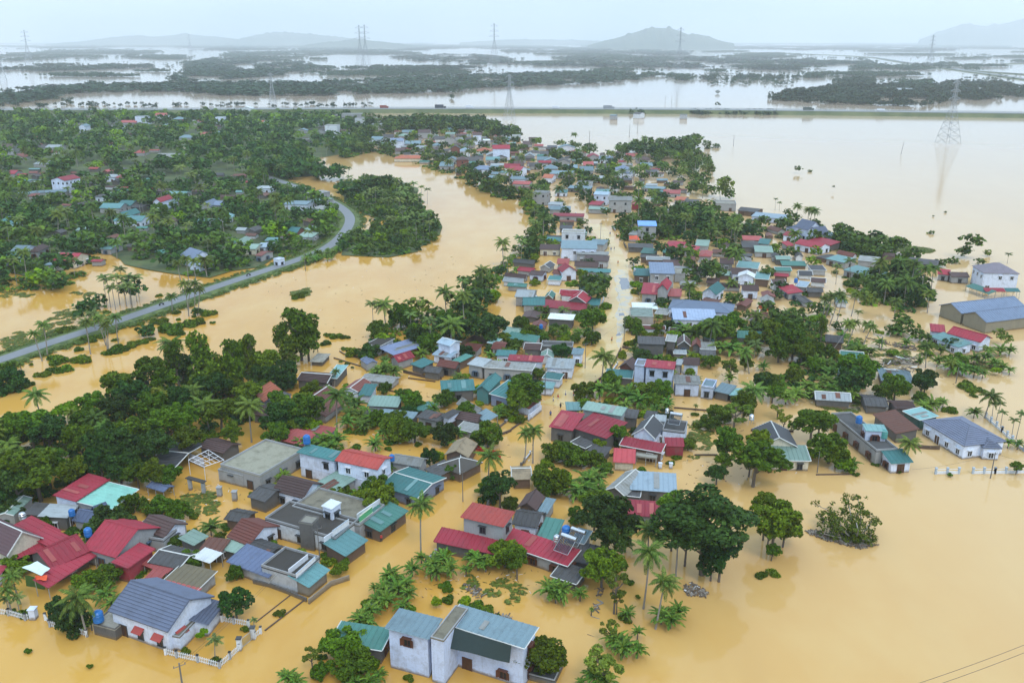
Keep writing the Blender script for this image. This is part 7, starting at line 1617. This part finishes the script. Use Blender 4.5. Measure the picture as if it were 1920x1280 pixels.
wt_ = flatmat('white_tarp', (.62, .74, .74), .45); gt = flatmat('green_tarp', (.03, .16, .04), .5); ot = flatmat('orange_tarp', (.75, .10, .03), .5); net = flatmat('green_netting', (.025, .045, .045), .8)
T(0, 920, 3.5556)
cloth([(145, 510, 3.9), (250, 468, 4.2), (335, 515, 4.2), (275, 562, 3.6)], wt_, 'white tarp stretched at the corner of the crimson house')
cloth([(165, 560, 3.2), (300, 585, 3.2), (298, 655, .4), (175, 630, .4)], gt, 'green tarp hanging below the white tarp')
cloth([(232, 566, 3.6), (316, 560, 3.6), (310, 596, 3.1), (240, 590, 3.1)], ot, 'orange cloth under the white tarp')
cloth([(1360, 555, 1.2), (1430, 565, 1.2), (1437, 620, .2), (1365, 605, .2)], wt_, 'white sheet hanging in the water behind the villa')
T(480, 920, 3.5556)
cloth([(1255, 890, 6.8), (1703, 1030, 6.8), (1690, 1145, 4.6), (1272, 1040, 4.6)], net, 'dark green netting hung over the wall of the tube house', 'netting', .1)
T(960, 300, 4)
cloth([(878, 570, 4), (940, 566, 4), (962, 600, 3), (880, 596, 3)], ot, 'bright orange tarp below the blue topped house')
cloth([(900, 1095, 3.2), (1000, 1100, 3.4), (1010, 1125, 2.6), (905, 1120, 2.6)], wt_, 'white tarp on the goods shelter, left one')
cloth([(1020, 1090, 3.2), (1085, 1095, 3.2), (1095, 1118, 2.6), (1030, 1112, 2.6)], wt_, 'white tarp on the goods shelter, right one')
def boat(px, py, L, yaw, mat, label, z=0):
    g = P(*tp(px, py)); root = link('boat', None, None, (g.x, g.y, z), yaw); mb = MB(); st = 9; vs = []
    for i in range(st):
        t = i / (st - 1); x = (t - .5) * L; w = .62 * math.sin(math.pi * min(1, t * .93 + .05)) ** .55 * L / 6; zt = .42 + .28 * abs(t - .5) ** 2 * 4
        for s, z_ in ((-1, zt), (-.75, 0), (0, -.12), (.75, 0), (1, zt)): vs.append((x, s * w, z_))
    fs = [(i*5+k, i*5+k+1, (i+1)*5+k+1, (i+1)*5+k) for i in range(st-1) for k in range(4)]; mb.add(vs, fs)
    vs2 = [(v[0], v[1] * .88, v[2] + .07) for v in vs]; mb.add(vs2, fs)
    link('hull', mb.mesh('hull', mat), root)
    for x in (-.2, .15):
        m = MB(); m.box(x*L - .12, -.5*L/6, .3, x*L + .12, .5*L/6, .36); link('seat', m.mesh('seat', simple('wood')), root)
    tag(root, label, 'boat')
redp = flatmat('red_paint', (.62, .02, .025), .4)
T(480, 600, 3.7647)
boat(1610, 925, 6.5, R(-32), redp, 'red boat moored beside the thatched house, nearer the wall'); boat(1660, 955, 5, R(-40), redp, 'red boat moored beside the thatched house, nearer the palm')
T(1440, 600, 3.7647)
boat(1120, 905, 5, R(-10), simple('wood'), 'dark wooden boat beside the white bungalow wall')
T(960, 300, 4)
boat(1895, 1120, 5, R(-60), flatmat('orange_paint', (.75, .12, .02), .4), 'orange boat near the right hand palms')
def debris(pts, n, label, mats, size=(.6, 2.4), z=(.02, .5), seed=1):
    W = [P(*tp(*p)) for p in pts]; poly = [(p.x, p.y) for p in W]; x0, x1 = min(p[0] for p in poly), max(p[0] for p in poly); y0, y1 = min(p[1] for p in poly), max(p[1] for p in poly); rnd_ = random.Random(seed); mb = MB(); k = 0; g_ = 0
    while k < n and g_ < 4000:
        g_ += 1; X, Y = rnd_.uniform(x0, x1), rnd_.uniform(y0, y1)
        if not inside(poly, X, Y): continue
        k += 1; a = rnd_.uniform(0, 3.14); l = rnd_.uniform(*size); z0 = rnd_.uniform(*z); d = Vector((math.cos(a), math.sin(a), rnd_.uniform(-.15, .15))) * l / 2; c = Vector((X, Y, z0))
        mb.bar(c - d, c + d, rnd_.uniform(.04, .16), mi=rnd_.randrange(len(mats)))
    o = link('debris', mb.mesh('debris', mats)); tag(o, label, 'debris', kind='stuff')
wd = [simple('wood'), simple('bark'), simple('bark_pale'), simple('picket')]
T(1440, 600, 3.7647)
debris([(770, 370), (900, 325), (1020, 350), (1060, 420), (980, 440), (830, 430)], 90, 'planks and debris heaped on the broken grey roof', wd[:3] * 3 + wd[3:], (1, 3.4), (2.6, 3.4), 2)
debris([(360, 540), (600, 580), (640, 640), (480, 620)], 120, 'floating sticks and boards below the banana rows', wd[:3], (.8, 3), (.02, .2), 3)
debris([(680, 120), (1060, 190), (1040, 230), (720, 140)], 80, 'drifting brush by the flooded gardens at right', wd[:3], (.8, 2.4), (.02, .2), 4)
T(960, 920, 3.5556)
debris([(1140, 640), (1200, 610), (1310, 680), (1300, 708), (1170, 700)], 160, 'heap of rubbish and twigs beneath the huge spreading tree', wd[:3] * 6 + wd[3:], (.2, .8), (.0, .25), 5)
debris([(520, 1060), (560, 640), (620, 660), (600, 690)], 20, 'loose sticks drifting between palms', wd[:3], (.5, 1.6), (.01, .1), 6)
T(480, 920, 3.5556)
debris([(1380, 620), (1500, 650), (1530, 700), (1480, 720), (1400, 660)], 70, 'rubble heap behind the pale blue tube house', wd[:3] * 6 + wd[3:], (.2, .7), (0, .3), 7)
debris([(1550, 850), (1600, 830), (1700, 860), (1690, 900)], 60, 'brushwood along the rear bushes of the tube house', wd[:3], (.5, 1.8), (0, .6), 8)
T(1440, 920, 3.5556)
debris([(262, 270), (300, 300), (480, 352), (620, 378), (730, 365), (600, 350), (420, 310), (300, 260)], 260, 'floating raft of twigs around the fallen tree', wd[:3], (.4, 1.6), (0, .3), 9)
# the fallen, drifting tree
def fallen_tree():
    g = P(*tp(530, 300)); root = link('fallen_tree', None, None, (g.x, g.y, 0)); rng = np.random.default_rng(5); mb = MB(); tips = []
    k = F / zc(g) * 1.0
    def pt(x, y, z): q = P(*tp(x, y), z); return Vector((q.x - g.x, q.y - g.y, z))
    limbs = [[(600,330,.3),(520,220,2.2),(430,140,2.6),(300,85,2.4)], [(600,330,.3),(560,200,3),(540,100,3.6),(520,45,3.4)], [(600,330,.3),(620,200,3),(610,110,3.4),(600,45,3)], [(600,330,.3),(650,260,2.4),(690,200,2.6),(720,190,2.2)], [(560,300,.5),(450,210,2),(345,170,2)], [(520,300,.4),(420,240,1.6),(360,200,1.4)], [(560,330,.2),(430,300,1),(350,280,.8)], [(600,330,.2),(670,330,1),(710,330,.8)], [(590,330,.4),(600,260,3),(580,170,4)], [(560,320,.4),(500,260,2.6),(470,190,3)]]
    for L in limbs:
        pts = [pt(*p) for p in L]; mb.tube(pts, [.16 - .04 * i for i in range(len(pts))], 6)
        for i in range(1, len(pts)):
            for j in range(5):
                b = pts[i-1].lerp(pts[i], rng.random()); e = b + Vector((rng.uniform(-1.3, 1.3), rng.uniform(-1.3, 1.3), rng.uniform(-.2, 1.2))); mb.tube([b, e], [.04, .012], 4); tips.append(e)
            tips.append(pts[i])
    link('branches', mb.mesh('branches', simple('bark_pale')), root)
    lob = [(t.x, t.y, t.z, rng.uniform(.35, .8), .4) for t in tips] + [tuple(pt(x, y, z)) + (1.0, .7) for x, y, z in ((590,300,1.2),(640,320,.8),(540,300,.8),(480,290,.7),(600,220,3),(560,240,2.5),(450,280,.6),(680,340,.5),(630,160,3.2),(520,160,2.8))]
    link('foliage', quads_mesh('foliage', quad_cloud(rng, 5200, lob, .17), LEAF['mid']), root)
    tag(root, 'bare branched fallen tree drifting alone in the lower right flood', 'tree')
fallen_tree()
T(480, 300, 4)
# ---------------------------------------------------------------- vehicles on the dike
def truck(px, py, L, mat, label, z=4.1, hgt=3.0, kind='truck'):
    g = P(px, py, z); i = min(range(len(DIKE)), key=lambda k: abs(DIKE[k].x - g.x)); d = DIKE[min(i+1, len(DIKE)-1)] - DIKE[i]; yaw = math.atan2(d.y, d.x)
    c = DIKE[i].lerp(DIKE[min(i+1, len(DIKE)-1)], max(0, min(1, (g.x - DIKE[i].x) / max(.1, d.x)))); root = link(kind, None, None, (c.x, c.y - 3, z), yaw)
    m = MB(); m.box(-L/2, -1.2, .9, L*.28, 1.2, .9 + hgt); link('cargo_box' if kind == 'truck' else 'body', m.mesh('body', mat), root)
    m = MB(); m.box(L*.3, -1.15, .6, L/2, 1.15, 2.7); link('cab', m.mesh('cab', mat), root); m = MB(); m.box(L/2 + .003, -1.0, 1.6, L/2 + .03, 1.0, 2.4); link('windscreen', m.mesh('windscreen', simple('darkglass')), root)
    m = MB(); m.box(-L/2, -.5, .55, L*.45, .5, .85); link('chassis', m.mesh('chassis', simple('tyre')), root)
    for x in (-L*.38, -L*.25, L*.38):
        for s in (-1, 1):
            k = 'wheel'
            if k not in MESHC: mw = MB(); mw.tube([(0, -.18, 0), (0, .18, 0)], [.5, .5], 12); MESHC[k] = mw.mesh('wheel', simple('tyre'))
            link('wheel', MESHC[k], root, (x, s * 1.05, .5))
    tag(root, label, kind)
truck(834, 196, 13, flatmat('dark_paint', (.05, .06, .08), .4), 'dark lorry on the dike left of the central pylon', hgt=3.6)
truck(873, 198, 9, simple('frame_white'), 'white van truck on the dike behind the dark lorry')
truck(1020, 200, 8, simple('frame_white'), 'small white truck on the dike right of the central pylon', hgt=2.2)
truck(1135, 200, 13, flatmat('grey_paint', (.28, .3, .32), .4), 'grey lorry on the dike above the lone flood house', hgt=3.2)
truck(695, 205, 10, flatmat('red_truck', (.25, .06, .05), .4), 'reddish truck on the dike above the grey block', hgt=2.8)
truck(1505, 205, 12, flatmat('green_truck', (.07, .1, .09), .4), 'dark green truck on the dike above the wide flood', hgt=3)
truck(1645, 208, 8, simple('frame_white'), 'white truck on the dike left of the tall right pylon', hgt=2)

# ---------------------------------------------------------------- people wading in the street
def person_mesh(pose):
    vs = [(0,0,.92),(0,0,1.12),(0,0,1.32),(0,0,1.46),(0,.01,1.60),(.17,0,1.36),(.24,.02,1.10),(.25,.16 if pose else .04,.92),(-.17,0,1.36),(-.25,0,1.10),(-.27,.05,.86),(.10,0,.86),(.11,.05 if pose else 0,.48),(.12,-.02,.05),(-.10,0,.86),(-.11,.12 if pose else 0,.48),(-.11,-.05 if pose else 0,.05),(.12,.12,.02),(-.11,.09,.02)]
    es = [(0,1),(1,2),(2,3),(3,4),(2,5),(5,6),(6,7),(2,8),(8,9),(9,10),(0,11),(11,12),(12,13),(13,17),(0,14),(14,15),(15,16),(16,18)]
    rs = [.145,.135,.16,.06,.105,.065,.048,.035,.065,.048,.035,.095,.068,.045,.095,.068,.045,.035,.035]
    me = bpy.data.meshes.new('tmp'); me.from_pydata(vs, es, []); o = bpy.data.objects.new('tmp', me); COL.objects.link(o)
    m = o.modifiers.new('s', 'SKIN'); o.modifiers.new('u', 'SUBSURF').levels = 1
    for i, v in enumerate(me.skin_vertices[0].data): v.radius = (rs[i], rs[i]); v.use_root = (i == 0)
    dg = bpy.context.evaluated_depsgraph_get(); dg.update(); out = bpy.data.meshes.new_from_object(o.evaluated_get(dg)); bpy.data.objects.remove(o); return out
def person(px, py, shirt, trousers, pose, hat, label, yaw=0, z=-.5):
    k = ('person', pose)
    if k not in MESHC: MESHC[k] = person_mesh(pose)
    g = P(px, py); me = MESHC[k].copy(); me.materials.clear()
    for c in ((.42, .24, .15), shirt, trousers): me.materials.append(flatmat('cloth_%02d%02d%02d' % tuple(int(q * 99) for q in c), c, .8))
    for p in me.polygons:
        c = p.center; p.material_index = 1 if .95 < c.z < 1.45 and abs(c.x) < .27 else (2 if c.z <= .95 and abs(c.x) < .2 else 0)
    root = link('person', None, None, (g.x, g.y, z), yaw); link('body', me, root)
    mb = MB()
    if hat: lathe(mb, [(.30, 1.66), (.02, 1.86), (0, 1.86)], 12); link('hat', mb.mesh('hat', simple('hat')), root)
    else: lathe(mb, [(0, 1.74), (.07, 1.73), (.105, 1.68), (.11, 1.62), (.09, 1.60)], 12); link('hair', mb.mesh('hair', simple('tyre')), root)
    tag(root, label, 'person', 'people wading in the street')
T(960, 600, 3.7647)
RED, DK, WH, BL, OR = (.5, .05, .05), (.03, .03, .035), (.7, .7, .7), (.08, .12, .3), (.7, .2, .04)
for a in (((705,145),OR,DK,1,0,'person in orange shirt wading by the shallow wet street'), ((660,315),DK,DK,0,0,'person in black wading alone in the middle street'), ((378,528),WH,BL,1,1,'person in white shirt and cone hat near the street trees'), ((325,555),RED,WH,0,0,'person in red top wading beside the white wall'),
          ((292,572),WH,BL,1,0,'pale clothed person wading closest to the white wall'), ((435,532),OR,BL,0,1,'person in orange and cone hat at the right street edge'), ((343,615),DK,DK,1,0,'person in dark clothes below the wading group'), ((272,672),BL,DK,0,0,'person in blue wading nearest to the crimson twin roofs')):
    person(*tp(*a[0]), *a[1:], yaw=random.uniform(0, 6))
T(960, 300, 4)
for a in (((735,558),BL,DK,1,0,'left one of two people wading up the street past blue topped house'), ((782,572),RED,DK,0,1,'right one of two people wading past the blue topped house'), ((743,675),BL,BL,0,0,'left one of two people wading beside the wide blue grey roof'), ((767,672),DK,BL,1,0,'right one of two people wading beside the wide blue grey roof'), ((795,775),OR,DK,1,0,'person in orange wading above the wet road patch')):
    person(*tp(*a[0]), *a[1:], yaw=random.uniform(0, 6))
for (x, y, c, lab) in ((822, 1018, RED, 'person in red at the front of the green and red patched shop'), (715, 1015, RED, 'person in red crouched at the light teal awning')): person(x, y, c, DK, 0, 0, lab, z=-.2)
def motorbike(px, py, label):
    g = P(px, py, .7); root = link('motorbike', None, None, (g.x, g.y, .7), R(50))
    for x in (-.62, .62):
        m = MB(); m.tube([(x, -.05, .3), (x, .05, .3)], [.3, .3], 12); link('wheel', m.mesh('wheel', simple('tyre')), root)
    m = MB(); m.tube([(-.6,0,.3), (-.3,0,.65), (.3,0,.55), (.5,0,.95)], [.06,.14,.13,.05], 8); link('frame', m.mesh('frame', simple('frame_dark')), root)
    m = MB(); m.tube([(-.55,0,.78), (.1,0,.76)], [.1,.12], 8); link('saddle', m.mesh('saddle', simple('tyre')), root); m = MB(); m.bar((.48,-.3,1.02), (.48,.3,1.02), .03); link('handlebar', m.mesh('handlebar', simple('steel')), root)
    tag(root, label, 'motorbike')
motorbike(466, 517, 'motorbike riding on the causeway road')
motorbike(303, 572, 'dark motorbike on the causeway left of the palms')

# ---------------------------------------------------------------- signs on shops
def sign(px, py, px2, py2, z, h, mat, mat2, text, label):
    a, b = P(*tp(px, py), z), P(*tp(px2, py2), z); g = a.copy(); g.z = 0; d = b - a; L = d.length; yaw = math.atan2(d.y, d.x)
    root = link('sign_board', None, None, g, yaw); m = MB(); m.box(0, -.05, z, L, .05, z + h); link('board', m.mesh('board', mat), root)
    m = MB(); m.box(-.06, -.08, z - .08, L + .06, .08, z - .002); m.box(-.06, -.08, z + h + .002, L + .06, .08, z + h + .08); link('border', m.mesh('border', mat2), root)
    tag(root, label, 'sign')
T(480, 920, 3.5556)
sign(693, 205, 775, 140, 3.9, 1.0, flatmat('sign_green', (.10, .42, .2), .5), flatmat('sign_cream', (.65, .66, .5), .5), '', 'green and cream sign board over the green patched shop')
sign(512, 300, 620, 222, 4.25, .9, simple('frame_white'), simple('fencepost'), '', 'white facade sign on the black roofed tube house')
sign(270, 575, 395, 462, 4.25, .6, simple('frame_white'), simple('fencepost'), '', 'white facade strip on the steel sided shop')

# ---------------------------------------------------------------- small floating bits and leaves on the water
mb = MB(); rnd_ = random.Random(12)
for k in range(1500):
    px, py = (rnd_.uniform(500, 1400), rnd_.uniform(480, 900)) if k % 3 else rnd_.choice([(rnd_.gauss(1500, 120), rnd_.gauss(680, 50)), (rnd_.gauss(1340, 50), rnd_.gauss(830, 40)), (rnd_.gauss(350, 60), rnd_.gauss(940, 22)), (rnd_.gauss(900, 90), rnd_.gauss(1090, 20))])
    p = P(px, py)
    if block_hit(p.x, p.y) and street_d(p.x, p.y) > 6: continue
    a = rnd_.uniform(0, 3.14); l = rnd_.uniform(.1, .4); d_ = Vector((math.cos(a), math.sin(a), 0)) * l; mb.bar(p - d_ + Vector((0, 0, .03)), p + d_ + Vector((0, 0, .05)), rnd_.uniform(.02, .07), n=3, mi=rnd_.choice([0, 0, 1, 1, 2]))
tag(link('floating_litter', mb.mesh('floating_litter', [simple('wood'), LEAF['grass'], simple('picket')])), 'twigs leaves and litter drifting on the brown flood', 'litter', kind='stuff')

# ---------------------------------------------------------------- compound walls along both sides of the street
rnd_ = random.Random(31); WALLS = []
SP = strip_path([P(*q) for q in STREET_PX[1:13]], 5)
for i in range(len(SP) - 1):
    for side in (-1, 1):
        if rnd_.random() < .42: continue
        a, b = SP[i], SP[i+1]; d = (b - a); L = min(d.length, 14); d.normalize(); s = Vector((d.y, -d.x, 0)) * side * rnd_.uniform(5.3, 5.9); a = a + s; b = a + d * L * rnd_.uniform(.6, .98)
        if block_hit(*(a.lerp(b, .5) + s.normalized() * 1.2).xy, False) or block_hit(*(a + s.normalized() * .8).xy, False): continue
        h = rnd_.uniform(.45, 1.3); t = s.normalized() * .1; root = link('compound_wall', None, None, (a.x, a.y, 0)); o = Vector((a.x, a.y, 0)); m = MB(); q = []
        for z in (-.5, h): q += [Vector((v.x, v.y, z)) - o for v in (a - t, b - t, b + t, a + t)]
        m.add(q, [(0,3,2,1),(4,5,6,7),(0,1,5,4),(1,2,6,5),(2,3,7,6),(3,0,4,7)]); kind = rnd_.choice(['grey', 'white2', 'brown2', 'dconc', 'grey2']); link('wall', m.mesh('wall', wallmat(kind)), root)
        n = max(1, int((b - a).length / 3.2))
        for k in range(n + 1):
            p = a.lerp(b, k / n) - o; m = MB(); m.box(p.x-.2, p.y-.2, -.5, p.x+.2, p.y+.2, h + .3); link('pillar', m.mesh('pillar', wallmat(kind)), root)
        px, py = topx(a.lerp(b, .5)); lm = landmark(px, py, a); root['category'] = 'wall'
        WALLS.append(dict(o=root, base=f"{WWORDS.get(kind, 'grey')} street wall with pillars {rel(px, py, lm[1])} the {lm[1]['short']}", px=px))
settle(WALLS, 'compound walls along the flooded street')
# ---------------------------------------------------------------- labels of houses
items = []
SIZEW = lambda h: 'two storey ' if h['ze'] > 5 and h['ze'] < 9 else ('three storey ' if h['ze'] >= 9 else ('long ' if h['L'] > 16 else ('small ' if h['L'] < 7 else '')))
for h in HOUSES:
    cat = h['cat']; o = h['root']; o['category'] = cat
    if h['label']: o['label'] = h['label']; continue
    lab = f"{SIZEW(h)}{WORDS[h['rc']]} roofed {cat if cat != 'house' else (WWORDS.get(h['wc'], '') + ' house').strip()}"
    best = None
    for g in HOUSES:
        if g is h or not g['short']: continue
        d = math.hypot(h['px'] - g['px'], (h['py'] - g['py']) * 1.6)
        if best is None or d < best[0]: best = (d, g)
    lab = lab.replace('roofed roof', 'roof')
    if best and best[0] < 70: lab += ' ' + rel(h['px'], h['py'], best[1]) + ' the ' + best[1]['short']
    else: lab += ' ' + region(h['px'], h['py'])
    items.append(dict(o=o, base=' '.join(lab.split()[:13]), px=h['px']))
settle(items, 'village houses')
bpy.context.view_layer.update()
